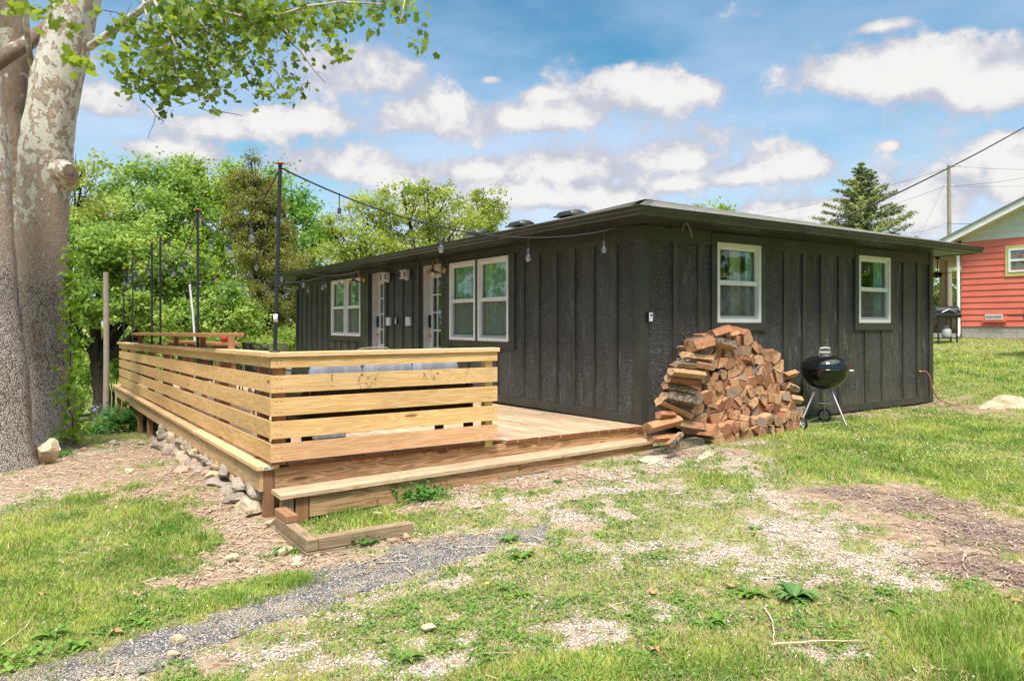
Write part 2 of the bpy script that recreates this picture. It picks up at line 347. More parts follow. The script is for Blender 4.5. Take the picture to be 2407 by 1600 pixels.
WHITE = dusty('white_vinyl', (0.80, 0.79, 0.77), 0.14, 0.35)
DOORW = dusty('white_door_paint', (0.62, 0.60, 0.58), 0.12, 0.4)
GREYV = dusty('grey_screen_frame', (0.42, 0.42, 0.42), 0.1, 0.5)
PLAST = dusty('pale_plastic', (0.68, 0.69, 0.70), 0.1, 0.4)
BLACK = dusty('black_plastic', (0.012, 0.012, 0.013), 0.2, 0.35)
BLKMET = dusty('black_powder_metal', (0.022, 0.022, 0.026), 0.3, 0.4)
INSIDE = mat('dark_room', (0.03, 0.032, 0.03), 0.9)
def brs(t, p): t.link(t.mix(t.ramp(t.noise(world(t), 25, 3), 0.3, 0.7), (0.62, 0.34, 0.12), (0.72, 0.46, 0.18)), p.inputs['Base Color'])
BRASS = mat('aged_brass', (0.65, 0.38, 0.14), 0.3, 0.9, fn=brs)
STEEL = mat('aluminium', (0.55, 0.54, 0.52), 0.38, 0.85)
def enm(t, p):
    t.link(t.ramp(t.noise(objco(t), 9, 5), 0.4, 0.8, 0.07, 0.28), p.inputs['Roughness'])
ENAMEL = mat('black_enamel', (0.010, 0.010, 0.011), 0.1, spec=0.7, fn=enm)
RUBBER = mat('grey_rubber', (0.06, 0.06, 0.06), 0.7)
ORANGE = mat('orange_cap', (0.45, 0.16, 0.05), 0.6)
def glass_fn(refl, tint):
    def fn(t, p):
        out = t.n['Material Output']; gl = t.new('ShaderNodeBsdfGlossy'); gl.inputs['Roughness'].default_value = 0.015
        tr = t.new('ShaderNodeBsdfTransparent'); tr.inputs[0].default_value = (*tint, 1); lw = t.new('ShaderNodeLayerWeight'); lw.inputs[0].default_value = 0.5
        t.link(t.bump(t.noise(world(t), 1.3, 2), 0.05, 0.05), gl.inputs['Normal'])
        mx = t.new('ShaderNodeMixShader'); t.put(t.math('ADD', t.math('MULTIPLY', t.math('POWER', lw.outputs[1], 4.0), 0.95), refl, clamp=True), mx.inputs[0])
        t.link(tr.outputs[0], mx.inputs[1]); t.link(gl.outputs[0], mx.inputs[2]); t.link(mx.outputs[0], out.inputs[0])
    return fn
GLASS = mat('window_glass', fn=glass_fn(0.08, (0.86, 0.95, 0.90)))
SCREEN = mat('insect_screen', fn=lambda t, p: (lambda tr, df, mx, out: (t.link(tr.outputs[0], mx.inputs[1]), t.link(df.outputs[0], mx.inputs[2]), t.link(mx.outputs[0], out.inputs[0])))(t.new('ShaderNodeBsdfTransparent'), (lambda d: (setattr(d.inputs[0], 'default_value', (0.22, 0.22, 0.20, 1)), d)[1])(t.new('ShaderNodeBsdfDiffuse')), (lambda m: (setattr(m.inputs[0], 'default_value', 0.30), m)[1])(t.new('ShaderNodeMixShader')), t.n['Material Output']))
BULB = mat('clear_bulb_glass', fn=glass_fn(0.22, (0.93, 0.94, 0.95)))
def fabric(name, c, c2, sc=40):
    def fn(t, p):
        t.link(t.mix(t.ramp(t.noise(t.mapping(world(t), (1, 1, 0.12)), sc, 3), 0.35, 0.65), c, c2), p.inputs['Base Color'])
        t.link(t.bump(t.noise(world(t), 240, 2), 0.3, 0.002), p.inputs['Normal'])
    return mat(name, c, 0.9, fn=fn, spec=0.1)
CURT_T = fabric('teal_curtain', (0.22, 0.44, 0.38), (0.50, 0.66, 0.56), 60)
CURT_G = fabric('sage_curtain', (0.55, 0.72, 0.50), (0.40, 0.58, 0.40), 20)
CURT_B = fabric('beige_curtain', (0.75, 0.68, 0.48), (0.50, 0.45, 0.28), 30)
CUSH = fabric('blue_grey_cushion', (0.30, 0.33, 0.38), (0.22, 0.25, 0.30), 12)
WICKD = fabric('dark_wicker', (0.045, 0.035, 0.024), (0.08, 0.062, 0.042), 90)
ROPE = fabric('pale_rope', (0.42, 0.38, 0.33), (0.22, 0.19, 0.16), 120)
def rock(name, c1, c2, c3):
    def fn(t, p):
        o = objco(t); g = world(t); n = t.noise(g, 6, 7, 0.7); m = t.noise(g, 24, 5, 0.7)
        col = t.mix(t.ramp(n, 0.35, 0.65), c1, c2); col = t.mix(t.ramp(m, 0.52, 0.72, 0, 0.8), col, c3)
        t.link(col, p.inputs['Base Color']); t.link(t.bump(t.math('ADD', n, t.math('MULTIPLY', m, 0.5)), 0.8, 0.03), p.inputs['Normal'])
    return mat(name, c1, 0.95, fn=fn, spec=0.2)
ROCKG = rock('grey_fieldstone', (0.27, 0.215, 0.17), (0.44, 0.37, 0.30), (0.12, 0.095, 0.075))
ROCKR = rock('reddish_fieldstone', (0.42, 0.24, 0.16), (0.55, 0.40, 0.29), (0.22, 0.12, 0.08))
ROCKY = rock('yellowish_limestone', (0.44, 0.35, 0.22), (0.60, 0.52, 0.37), (0.24, 0.20, 0.11))
BLOCK = rock('concrete_block', (0.42, 0.38, 0.32), (0.50, 0.46, 0.40), (0.30, 0.27, 0.22))
LOGC = rock('mossy_concrete', (0.30, 0.24, 0.15), (0.40, 0.33, 0.22), (0.12, 0.11, 0.06))
def leafmat(name, trans=0.35, rough=0.5):
    def fn(t, p):
        out = t.n['Material Output']; a = t.new('ShaderNodeAttribute'); a.attribute_name = 'tint'
        df = t.new('ShaderNodeBsdfTranslucent'); t.link(a.outputs['Color'], p.inputs['Base Color'])
        t.link(t.mix(1.0, a.outputs['Color'], (1.3, 1.25, 0.6), 'MULTIPLY'), df.inputs[0])
        mx = t.new('ShaderNodeMixShader'); mx.inputs[0].default_value = trans
        t.link(p.outputs[0], mx.inputs[1]); t.link(df.outputs[0], mx.inputs[2]); t.link(mx.outputs[0], out.inputs[0])
    return mat(name, (0.1, 0.2, 0.03), rough, fn=fn, spec=0.3)
LEAF = leafmat('leaf', 0.45); GRASSM = leafmat('grass_blade', 0.3, 0.6); LEAFN = leafmat('conifer_needles', 0.2, 0.7)
def brk(name, c1, c2, sc=(3, 3, 0.7), s=9):
    def fn(t, p):
        g = t.mapping(world(t), sc); n = t.noise(g, s, 6, 0.7, 0.4); v = t.voro(g, s * 0.9)
        t.link(t.mix(t.ramp(n, 0.3, 0.65), c1, c2), p.inputs['Base Color']); t.link(t.bump(t.math('ADD', n, v), 1.0, 0.03), p.inputs['Normal'])
    return mat(name, c1, 0.95, fn=fn, spec=0.1)
BARKD = brk('dark_bark', (0.018, 0.015, 0.012), (0.075, 0.062, 0.05))
def syc(t, p):
    g = world(t); s = t.new('ShaderNodeSeparateXYZ'); t.link(g, s.inputs[0]); z = s.outputs[2]
    n1 = t.noise(t.mapping(g, (1, 1, 0.7)), 8.5, 8, 0.66, 0.4); n2 = t.noise(t.mapping(g, (1, 1, 0.6), (5, 2, 1)), 13.0, 6, 0.7, 0.3); big = t.noise(t.mapping(g, (1, 1, 0.7), (1, 7, 3)), 1.8, 3)
    fine = t.noise(t.mapping(g, (1, 1, 0.35)), 60, 5, 0.75); low = t.ramp(z, 4.2, 1.4); vlow = t.ramp(z, 3.2, 0.6)
    pale = t.mix(t.ramp(fine, 0.3, 0.7), (0.50, 0.46, 0.38), (0.68, 0.64, 0.55))
    tan = t.mix(t.ramp(fine, 0.3, 0.7), (0.28, 0.20, 0.15), (0.52, 0.40, 0.31)); ve = t.new('ShaderNodeTexVoronoi', feature='DISTANCE_TO_EDGE'); ve.inputs['Scale'].default_value = 48; t.link(t.mapping(g, (1, 1, 0.42)), ve.inputs['Vector']); crev = t.math('ADD', t.math('MULTIPLY', t.ramp(ve.outputs['Distance'], 0.0, 0.30), 0.22), t.math('MULTIPLY', t.noise(t.mapping(g, (1, 1, 0.30)), 30, 7, 0.78, 0.7), 0.85))
    grey = t.mix(t.ramp(crev, 0.40, 0.60), (0.15, 0.12, 0.10), t.mix(t.ramp(big, .3, .7), (0.52, 0.44, 0.38), (0.76, 0.70, 0.63)))
    f = t.math('ADD', t.math('ADD', n1, t.math('MULTIPLY', low, 0.20)), t.math('MULTIPLY', t.math('SUBTRACT', big, 0.5), 0.35))
    col = t.mix(t.ramp(f, 0.52, 0.54), pale, tan); col = t.mix(t.ramp(n2, 0.60, 0.62, 0, 0.7), col, (0.48, 0.43, 0.33)); col = t.mix(t.ramp(n2, 0.36, 0.33, 0, 0.7), col, (0.20, 0.14, 0.10))
    col = t.mix(t.math('MULTIPLY', t.ramp(t.math('ADD', vlow, t.math('SUBTRACT', n1, 0.5)), 0.25, 0.6), 0.92), col, grey)
    t.link(col, p.inputs['Base Color'])
    h = t.math('ADD', t.math('MULTIPLY', t.ramp(f, 0.52, 0.55), 0.25), t.math('MULTIPLY', crev, t.math('ADD', 0.25, t.math('MULTIPLY', vlow, 1.8))))
    t.link(t.bump(h, 1.0, 0.05), p.inputs['Normal'])
SYCB = mat('mottled_sycamore_bark', (0.5, 0.45, 0.36), 0.9, fn=syc, spec=0.15)
def mos(t, p):
    g = world(t); n1 = t.noise(g, 3.5, 6, 0.65); n2 = t.noise(t.mapping(g, (1, 1, 0.3)), 25, 5, 0.7)
    col = t.mix(n2, (0.07, 0.05, 0.04), (0.32, 0.24, 0.17)); col = t.mix(t.ramp(n1, 0.55, 0.6), col, (0.42, 0.39, 0.31))
    col = t.mix(t.ramp(t.noise(g, 2.2, 4), 0.55, 0.7, 0, 0.7), col, (0.085, 0.10, 0.025))
    t.link(col, p.inputs['Base Color']); t.link(t.bump(n2, 0.9, 0.03), p.inputs['Normal'])
MOSSB = mat('mossy_brown_bark', (0.2, 0.15, 0.1), 0.95, fn=mos, spec=0.1)
# ------------------------------------------------------------------ ground
K = 1.0203
def blobs(lst, amp=1.0):
    out = []
    for cx, cy, rx, ry in lst:
        cx *= K; cy *= K; rx *= K; ry *= K
        p = on_ground(cx, cy); d = (p - CAM).dot(FW); a = on_ground(cx, max(cy - ry, 790)); b = on_ground(cx, cy + ry)
        rd = max(abs((a - CAM).dot(FW) - (b - CAM).dot(FW)) / 2, 0.1); out.append((p.x, p.y, rx * d / FPX, rd, amp))
    return out
GRASS = blobs([(100,1230,170,70),(250,1190,170,50),(390,1215,80,45),(150,1330,220,80),(330,1270,130,60),(60,1430,170,70),(240,1420,150,50),
    (450,1395,90,30),(560,1370,90,20),(660,1345,90,20),(2000,1040,200,50),(2200,1090,200,55),(2300,1000,200,50),(2050,985,300,35),(1880,1075,70,25),
    (2330,1130,80,45),(2250,850,220,50),(2500,900,200,100),(820,1195,120,22),(2250,1500,200,80),(2330,1420,90,50),(1350,1545,260,45),(1650,1520,160,50),
    (1650,1105,60,12)], 1.15)
PATCHY = blobs([(1000,1400,190,50),(1300,1380,170,45),(1500,1340,170,35),(1450,1230,90,24),(850,1470,200,40),(1700,1450,180,50),(1900,1440,150,50),(2120,1430,150,50),
    (1850,1380,120,35),(1560,1140,90,12),(1180,1120,80,16),(1600,1200,140,20),(1300,1290,120,20),(780,1560,120,30),(500,1560,80,20),(1200,1470,100,30),(1130,1250,40,10),(1640,1100,60,14),(1700,1170,60,10)], 0.75)
GRAV = blobs([(1640,1075,120,26),(1750,1150,110,28),(1880,1215,130,32),(2020,1280,150,36),(1470,1145,120,22),(1350,1190,120,22),(1720,1300,140,32),(1100,1450,80,22),
    (680,1510,130,34),(1250,1485,70,22),(960,1535,140,26),(1550,1280,140,24),(1850,1330,110,28),(2080,1335,100,26),(1760,1025,70,10),(1420,1440,90,20),(1500,1400,80,22),(1120,1380,60,20),(1950,1500,70,20),(1700,1420,60,20)], 1.0)
DIRTD = blobs([(2120,1160,150,38),(2250,1225,140,50),(1960,1135,110,20),(2330,1320,80,60),(2200,1300,90,30),(2450,1260,120,70)], 1.4)
DIRTL = blobs([(200,1065,250,42),(430,1100,160,50),(520,1180,90,50),(570,1250,90,45),(560,1310,90,24),(380,1335,90,18),(1100,1120,200,20),(960,1170,60,14),(1000,1240,100,16),(750,1300,150,18),(1300,1100,160,14),(1600,1045,100,8),(1980,960,140,8),(2150,930,90,8),(2250,940,60,10),(-150,1050,200,50)], 1.2)
ASPH = [(20,1612,.16),(130,1592,.19),(250,1560,.22),(370,1522,.24),(470,1490,.25),(560,1458,.24),(660,1425,.30),(760,1385,.33),(860,1347,.32),(960,1318,.31),(1050,1293,.31),(1140,1277,.27),(1215,1260,.20),(1275,1247,.11)]
ASPW = [(on_ground(x, y), w_) for x, y, w_ in ASPH]
def fsum(bl, x, y):
    o = np.zeros_like(x)
    for bx, by, ra, rb, amp in bl:
        dx = x - bx; dy = y - by; a = (dx * RT.x + dy * RT.y) / ra; b = (dx * FW.x + dy * FW.y) / rb
        q = a * a + b * b; o = np.maximum(o, amp * np.exp(-q * 0.75))
    return o
def masks(x, y):
    x = np.asarray(x, float); y = np.asarray(y, float)
    g = fsum(GRASS, x, y); pch = fsum(PATCHY, x, y); gr = fsum(GRAV, x, y); dd = fsum(DIRTD, x, y); dl = fsum(DIRTL, x, y)
    n1 = vnoise(x, y, 2.3, 1, 4); n2 = vnoise(x, y, 1.1, 5, 3); n3 = vnoise(x, y, 6.0, 9, 4); n4 = vnoise(x, y, 14.0, 19, 2)
    far = np.clip((np.hypot(x - CAM.x, y - CAM.y) - 13) / 6, 0, 1); near = np.clip((4.2 - np.hypot(x - CAM.x, y - CAM.y)) / 1.5, 0, 1)
    grass = np.maximum(np.maximum(g, pch), far * 1.0) - 0.85 * np.maximum(dd, dl) - 0.38 * gr + (n1 - 0.5) * 1.1 + (n3 - 0.5) * 2.2 + (n4 - 0.5) * 0.9 + 0.60 + 0.1 * near
    grass = np.clip((grass - 0.15) / 0.65, 0, 1)
    grav = np.maximum(gr * 1.2, 0.56) - 0.45 * g * (1 - gr) - 0.5 * np.maximum(dl, dd * 1.2) + (n2 - 0.5) * 1.1 + (n3 - 0.5) * 0.8 - far
    grav = np.clip((grav - 0.15) / 0.35, 0, 1)
    dark = np.clip((dd + (n2 - 0.5) * 1.0 + (n3 - 0.5) * 1.4 - 0.30) / 0.7, 0, 1)
    left = np.clip(dl, 0, 1)
    return grass, grav, dark, left
def gmat(t, p):
    a = t.new('ShaderNodeAttribute'); a.attribute_name = 'tint'; s = t.new('ShaderNodeSeparateColor'); t.link(a.outputs['Color'], s.inputs[0])
    gr, gv, dk = s.outputs; g = world(t)
    n1 = t.noise(g, 14, 5, 0.7); n2 = t.noise(g, 70, 4, 0.7); n3 = t.noise(g, 2.2, 4, 0.6)
    soil = t.mix(t.ramp(n1, 0.3, 0.7), (0.22, 0.145, 0.095), (0.42, 0.31, 0.21)); soil = t.mix(t.ramp(n2, 0.5, 0.75), soil, (0.14, 0.09, 0.06))
    dark = t.mix(t.ramp(n2, 0.4, 0.7), (0.10, 0.075, 0.068), (0.32, 0.22, 0.175)); soil = t.mix(t.math('MULTIPLY', dk, t.ramp(n1, 0.2, 0.6)), soil, dark)
    vc = t.new('ShaderNodeTexVoronoi'); vc.inputs['Scale'].default_value = 95; t.link(t.mapping(g, (1, 1, 1)), vc.inputs['Vector'])
    sc = t.new('ShaderNodeSeparateColor'); t.link(vc.outputs['Color'], sc.inputs[0])
    peb = t.mix(sc.outputs[0], (0.46, 0.39, 0.31), (0.84, 0.78, 0.69)); peb = t.mix(t.ramp(sc.outputs[1], 0.75, 0.8), peb, (0.48, 0.36, 0.28))
    pm = t.math('MULTIPLY', t.math('LESS_THAN', vc.outputs['Distance'], 0.48), t.math('LESS_THAN', sc.outputs[2], t.math('ADD', 0.10, t.math('MULTIPLY', gv, 0.75))))
    col = t.mix(pm, soil, peb)
    grass = t.mix(t.ramp(n1, 0.3, 0.7), (0.12, 0.18, 0.035), (0.28, 0.31, 0.09)); grass = t.mix(t.ramp(n2, 0.45, 0.7, 0, 0.7), grass, (0.30, 0.26, 0.12))
    grass = t.mix(t.ramp(n3, 0.4, 0.7, 0, 0.5), grass, (0.16, 0.22, 0.045))
    col = t.mix(t.math('MULTIPLY', gr, 0.85), col, grass)
    t.link(col, p.inputs['Base Color']); t.link(t.bump(t.math('ADD', t.math('MULTIPLY', pm, 0.6), t.math('ADD', n1, n2)), 0.7, 0.012), p.inputs['Normal'])
GROUND = mat('soil_grass_gravel', rough=0.95, spec=0.15, fn=gmat)
def grid(xs, ys): X, Y = np.meshgrid(xs, ys, indexing='ij'); return X, Y
def build_ground():
    def ax(lo, hi, step, far):
        a = list(np.arange(lo, hi, step)); s = step; l = [lo]; r = [a[-1]]
        while r[-1] < far: s *= 1.22; r.append(r[-1] + s)
        s = step
        while l[-1] > -far: s *= 1.22; l.append(l[-1] - s)
        return np.array(list(reversed(l[1:])) + a + r[1:])
    xs = ax(-9.5, 8.0, 0.055, 600); ys = ax(-6.5, 4.0, 0.055, 600); X, Y = grid(xs, ys)
    Z = gz(X, Y); inn = (np.abs(X) < 30) & (np.abs(Y) < 30)
    Z = Z + np.where(inn, (vnoise(X, Y, 1.3, 3, 4) - 0.5) * 0.05 + (vnoise(X, Y, 9, 4, 2) - 0.5) * 0.012, 0)
    gr, gv, dk, lf = masks(X, Y)
    V = np.stack([X.ravel(), Y.ravel(), Z.ravel()], 1); nx, ny = X.shape
    i = np.arange(nx - 1)[:, None] * ny + np.arange(ny - 1)[None, :]; F = np.stack([i, i + ny, i + ny + 1, i + 1], -1).reshape(-1, 4)
    col = np.stack([gr.ravel(), gv.ravel(), dk.ravel()], 1)
    o = npmesh('ground', V, F, GROUND, col, smooth=True); tag(o, kind='structure')
build_ground()
def gzd(x, y): return gz(x, y) + (vnoise(x, y, 1.3, 3, 4) - 0.5) * 0.05 + (vnoise(x, y, 9, 4, 2) - 0.5) * 0.012
def asp(t, p):
    g = world(t); v = t.new('ShaderNodeTexVoronoi'); v.inputs['Scale'].default_value = 95; t.link(g, v.inputs['Vector'])
    s = t.new('ShaderNodeSeparateColor'); t.link(v.outputs['Color'], s.inputs[0]); n = t.noise(g, 5, 5, 0.7)
    c = t.mix(t.ramp(s.outputs[0], 0.2, 1.0), (0.11, 0.10, 0.09), (0.32, 0.30, 0.27)); c = t.mix(t.ramp(s.outputs[1], 0.74, 0.9), c, (0.60, 0.57, 0.52))
    c = t.mix(t.ramp(n, 0.45, 0.62, 0, 0.75), c, (0.46, 0.38, 0.28)); c = t.mix(t.ramp(v.outputs['Distance'], 0.4, 0.8), c, (0.07, 0.068, 0.07))
    t.link(c, p.inputs['Base Color']); t.link(t.bump(t.math('SUBTRACT', t.math('MULTIPLY', n, 0.8), v.outputs['Distance']), 1.0, 0.012), p.inputs['Normal'])
ASPM = mat('crumbled_asphalt', rough=0.9, fn=asp, spec=0.3)
def dist_asph(x, y):
    best = np.full(np.shape(x), 9.0)
    for (p, wa), (q, wb) in zip(ASPW, ASPW[1:]):
        dx, dy = q.x - p.x, q.y - p.y; t = np.clip(((x - p.x) * dx + (y - p.y) * dy) / (dx * dx + dy * dy), 0, 1)
        d = np.hypot(x - p.x - t * dx, y - p.y - t * dy) - (wa * (1 - t) + wb * t); best = np.minimum(best, d)
    return best
def build_asphalt():
    st = 0.028; x0 = min(p.x for p, _ in ASPW) - .5; x1 = max(p.x for p, _ in ASPW) + .5; y0 = min(p.y for p, _ in ASPW) - .5; y1 = max(p.y for p, _ in ASPW) + .5
    X, Y = grid(np.arange(x0, x1, st), np.arange(y0, y1, st))
    d = dist_asph(X, Y) + (vnoise(X, Y, 4, 31, 4) - 0.5) * 0.50 + (vnoise(X, Y, 17, 33, 2) - 0.5) * 0.10
    Z = gzd(X, Y) + np.clip(-d * 0.2, -0.02, 0.008) + (vnoise(X, Y, 15, 8, 3) - 0.5) * 0.022
    nx, ny = X.shape; i = np.arange(nx - 1)[:, None] * ny + np.arange(ny - 1)[None, :]; F = np.stack([i, i + ny, i + ny + 1, i + 1], -1).reshape(-1, 4)
    k = (d.ravel()[F] < 0.04).all(1); F = F[k]; used, inv = np.unique(F, return_inverse=True)
    V = np.stack([X.ravel(), Y.ravel(), Z.ravel()], 1)[used]
    tag(npmesh('path', V, inv.reshape(-1, 4), ASPM, smooth=True), kind='structure')
build_asphalt()
def road():
    # grey lane seen beyond the deck on the left
    mb = MB(); a = [Vector((-17, 11)), Vector((-11.5, 13.5)), Vector((-7.5, 16.5)), Vector((-3, 21)), Vector((2, 27)), Vector((8, 36))]
    vs = []; 
    for i, p in enumerate(a):
        d = (a[min(i + 1, 5)] - a[max(i - 1, 0)]).normalized(); n = Vector((-d.y, d.x))
        for s in (-1.5, -.5, .5, 1.5): q = p + n * s; vs.append((q.x, q.y, G(q.x, q.y) + 0.05))
    fs = [(i * 4 + j, i * 4 + j + 1, i * 4 + j + 5, i * 4 + j + 4) for i in range(5) for j in range(3)]
    mb.add(vs, fs); tag(mb.build('road', ASPM), kind='structure')
road()
def sample(n, dmin=2.3, dmax=26, spread=1.08):
    d = dmin * (dmax / dmin) ** nr.random(n); u = (nr.random(n) * 2 - 1) * spread
    x = CAM.x + d * FW.x + d * u * RT.x; y = CAM.y + d * FW.y + d * u * RT.y; return x, y, d
def outside(x, y):
    m = ~((x > -0.02) & (x < 7.0) & (y > -0.05) & (y < 13.7)); m &= ~((x > -4.55) & (x < 0.05) & (y > -.36) & (y < 12.3)); return m
def grass_blades():
    x, y, d = sample(1050000); gr, gv, dk, lf = masks(x, y)
    lush = fsum(GRASS, x, y); k = (nr.random(len(x)) < gr * (0.55 + 0.45 * lush)) & outside(x, y) & (dist_asph(x, y) + (vnoise(x, y, 5, 61, 3) - .5) * .5 > -0.10 - 0.10 * nr.random(len(x)) ** 3); x, y, d, gr, lush = x[k], y[k], d[k], gr[k], lush[k]
    n = len(x); z = gzd(x, y); tall = vnoise(x, y, 1.7, 22, 3); h = (0.012 + 0.03 * tall * (0.35 + lush)) * (0.5 + nr.random(n) * 0.9) * (0.45 + 0.55 * gr) * (1 + d / 26)
    wd = (0.0022 + 0.0014 * nr.random(n)) * (0.75 + d / 5.0); a = nr.random(n) * 2 * np.pi; ln = h * (0.3 + 0.9 * nr.random(n)); b = nr.random(n) * 2 * np.pi
    cx, cy = np.cos(a) * wd, np.sin(a) * wd
    V = np.empty((n, 3, 3)); V[:, 0] = np.stack([x - cx, y - cy, z - .004], 1); V[:, 1] = np.stack([x + cx, y + cy, z - .004], 1)
    V[:, 2] = np.stack([x + np.cos(b) * ln, y + np.sin(b) * ln, z + h], 1)
    hue = np.clip((vnoise(x, y, 3.0, 12, 4)[:, None] - .28) * 2.2, 0, 1); r = nr.random((n, 1)); c = np.array([.13, .24, .035]) * (1 - hue) + np.array([.42, .48, .11]) * hue; c = c * (0.75 + 0.6 * r)
    straw = nr.random(n) < (0.12 + 0.34 * (1 - np.clip(lush, 0, 1))) * (0.4 + 1.2 * vnoise(x, y, 1.9, 40, 2)); c[straw] = np.array([.56, .45, .24]) * (0.6 + 0.6 * r[straw])
    col = np.repeat(c, 3, axis=0); F = np.arange(n * 3).reshape(-1, 3)
    o = npmesh('grass', V.reshape(-1, 3), F, GRASSM, col); tag(o, 'short patchy lawn grass growing through the gravel yard', 'grass', kind='stuff')
def clover():
    x, y, d = sample(480000, 2.3, 20); gr, gv, dk, lf = masks(x, y); cl = vnoise(x, y, 1.4, 77, 4)
    k = (nr.random(len(x)) < gr * np.clip((cl - 0.30) * 2.8, 0, 1) * np.clip((vnoise(x, y, 9, 55, 3) - .35) * 3.5, 0, 1)) & outside(x, y) & (dist_asph(x, y) > 0); x, y, d = x[k], y[k], d[k]; n = len(x)
    z = gzd(x, y) + 0.005 + 0.024 * nr.random(n); s = (0.0045 + 0.0045 * nr.random(n)) * (0.8 + d / 9); a = nr.random(n) * 6.283
    tx, ty = (nr.random(n) - .5) * 1.0, (nr.random(n) - .5) * 1.0
    V = np.empty((n, 4, 3))
    for i, ang in enumerate((0, np.pi / 2, np.pi, 3 * np.pi / 2)):
        dx, dy = np.cos(a + ang) * s, np.sin(a + ang) * s; V[:, i] = np.stack([x + dx, y + dy, z + dx * tx + dy * ty], 1)
    r = nr.random((n, 1)); c = (np.array([.08, .20, .035]) * (1 - r) + np.array([.22, .36, .06]) * r)
    o = npmesh('clover', V.reshape(-1, 3), np.arange(n * 4).reshape(-1, 4), GRASSM, np.repeat(c, 4, axis=0)); tag(o, 'low green clover leaves spreading between the grass blades', 'clover', kind='stuff')
    # white clover heads
    x, y, d = sample(15000, 2.5, 22); lush = fsum(GRASS, x, y); cl = vnoise(x, y, 0.9, 99, 3); k = (nr.random(len(x)) < lush * np.clip((cl - .42) * 3, 0, 1) * (0.15 + 0.85 * (x > 1))) & outside(x, y); x, y, d = x[k], y[k], d[k]
    blob_mesh('clover_flowers', x, y, gzd(x, y) + .045, 0.007 * (0.8 + d / 16), np.tile([.66, .64, .55], (len(x), 1)), 'tiny white clover heads dotted over the lawn', 'clover flowers', flat=0.8)
OCT = np.array([(1, 0, 0), (-1, 0, 0), (0, 1, 0), (0, -1, 0), (0, 0, 1), (0, 0, -1)], float); OCF = np.array([(0, 2, 4), (2, 1, 4), (1, 3, 4), (3, 0, 4), (2, 0, 5), (1, 2, 5), (3, 1, 5), (0, 3, 5)])
TINTM = mat('tinted_matte', rough=0.85, spec=0.2, fn=lambda t, p: (lambda a: t.link(a.outputs['Color'], p.inputs['Base Color']))((lambda n: (setattr(n, 'attribute_name', 'tint'), n)[1])(t.new('ShaderNodeAttribute'))))
def blob_mesh(name, x, y, z, s, col, label, cat, flat=0.45):
    n = len(x); a = nr.random(n) * 6.283; v = OCT[None] * (0.65 + 0.7 * nr.random((n, 6, 1))) * np.asarray(s)[:, None, None]; v[:, :, 2] *= flat
    ca, sa = np.cos(a)[:, None], np.sin(a)[:, None]; vx = v[..., 0] * ca - v[..., 1] * sa; vy = v[..., 0] * sa + v[..., 1] * ca
    V = np.stack([vx + x[:, None], vy + y[:, None], v[..., 2] + z[:, None]], -1).reshape(-1, 3); F = (OCF[None] + (np.arange(n) * 6)[:, None, None]).reshape(-1, 3)
    o = npmesh(name, V, F, TINTM, np.repeat(col, 6, axis=0)); return tag(o, label, cat, kind='stuff')
def pebbles():
    x, y, d = sample(380000, 2.3, 16, 1.0); gr, gv, dk, lf = masks(x, y)
    k = (nr.random(len(x)) < np.clip(gv * (1 - 0.55 * gr), 0.05, 1) * 0.95) & outside(x, y) & (dist_asph(x, y) > -0.05); x, y, d = x[k], y[k], d[k]; n = len(x); r = nr.random((n, 1))
    c = np.array([.36, .30, .24]) * (1 - r) + np.array([.76, .70, .61]) * r; q = nr.random(n); c[q < .22] = [.56, .42, .31]; c[q > .95] = [.22, .20, .19]; c *= (1 - .38 * gr[k])[:, None]
    s = (0.0030 + 0.010 * nr.random(n) ** 3.5) * (0.8 + d / 10) * (0.6 + 0.8 * vnoise(x, y, 2, 50, 2)); blob_mesh('gravel', x, y, gzd(x, y) + s * .2, s, c, 'pale limestone gravel chips scattered over the yard', 'gravel')
    # fallen bark, straw and leaf bits
    x, y, d = sample(150000, 2.4, 16); gr, gv, dk, lf = masks(x, y); k = (nr.random(len(x)) < np.clip(0.62 * lf + 0.7 * dk + 0.10 - 0.6 * gr, 0.02, .9)) & outside(x, y); x, y, d, dk = x[k], y[k], d[k], dk[k]; n = len(x)
    a = nr.random(n) * 6.283; L = (0.008 + 0.035 * nr.random(n) ** 3 + 0.07 * (nr.random(n) > .96)) * (0.9 + d / 14); W = (0.0012 + 0.0035 * nr.random(n) ** 2) * (0.8 + d / 8); ux, uy = np.cos(a), np.sin(a); z = gzd(x, y) + 0.005; z1 = nr.random(n) * .018; z2 = nr.random(n) * .018
    V = np.empty((n, 4, 3)); V[:, 0] = np.stack([x - ux * L - uy * W, y - uy * L + ux * W, z + z1], 1); V[:, 1] = np.stack([x - ux * L + uy * W, y - uy * L - ux * W, z + z1], 1)
    V[:, 2] = np.stack([x + ux * L + uy * W, y + uy * L - ux * W, z + z2], 1); V[:, 3] = np.stack([x + ux * L - uy * W, y + uy * L + ux * W, z + z2], 1)
    r = nr.random((n, 1)); c = np.array([.18, .115, .08]) * (1 - r) + np.array([.66, .50, .35]) * r; c[dk > .4] *= 0.72
    o = npmesh('leaf_litter', V.reshape(-1, 3), np.arange(n * 4).reshape(-1, 4), TINTM, np.repeat(c, 4, axis=0)); tag(o, 'dry bark, straw and leaf litter lying on the bare soil', 'leaf litter', kind='stuff')
grass_blades(); clover(); pebbles()
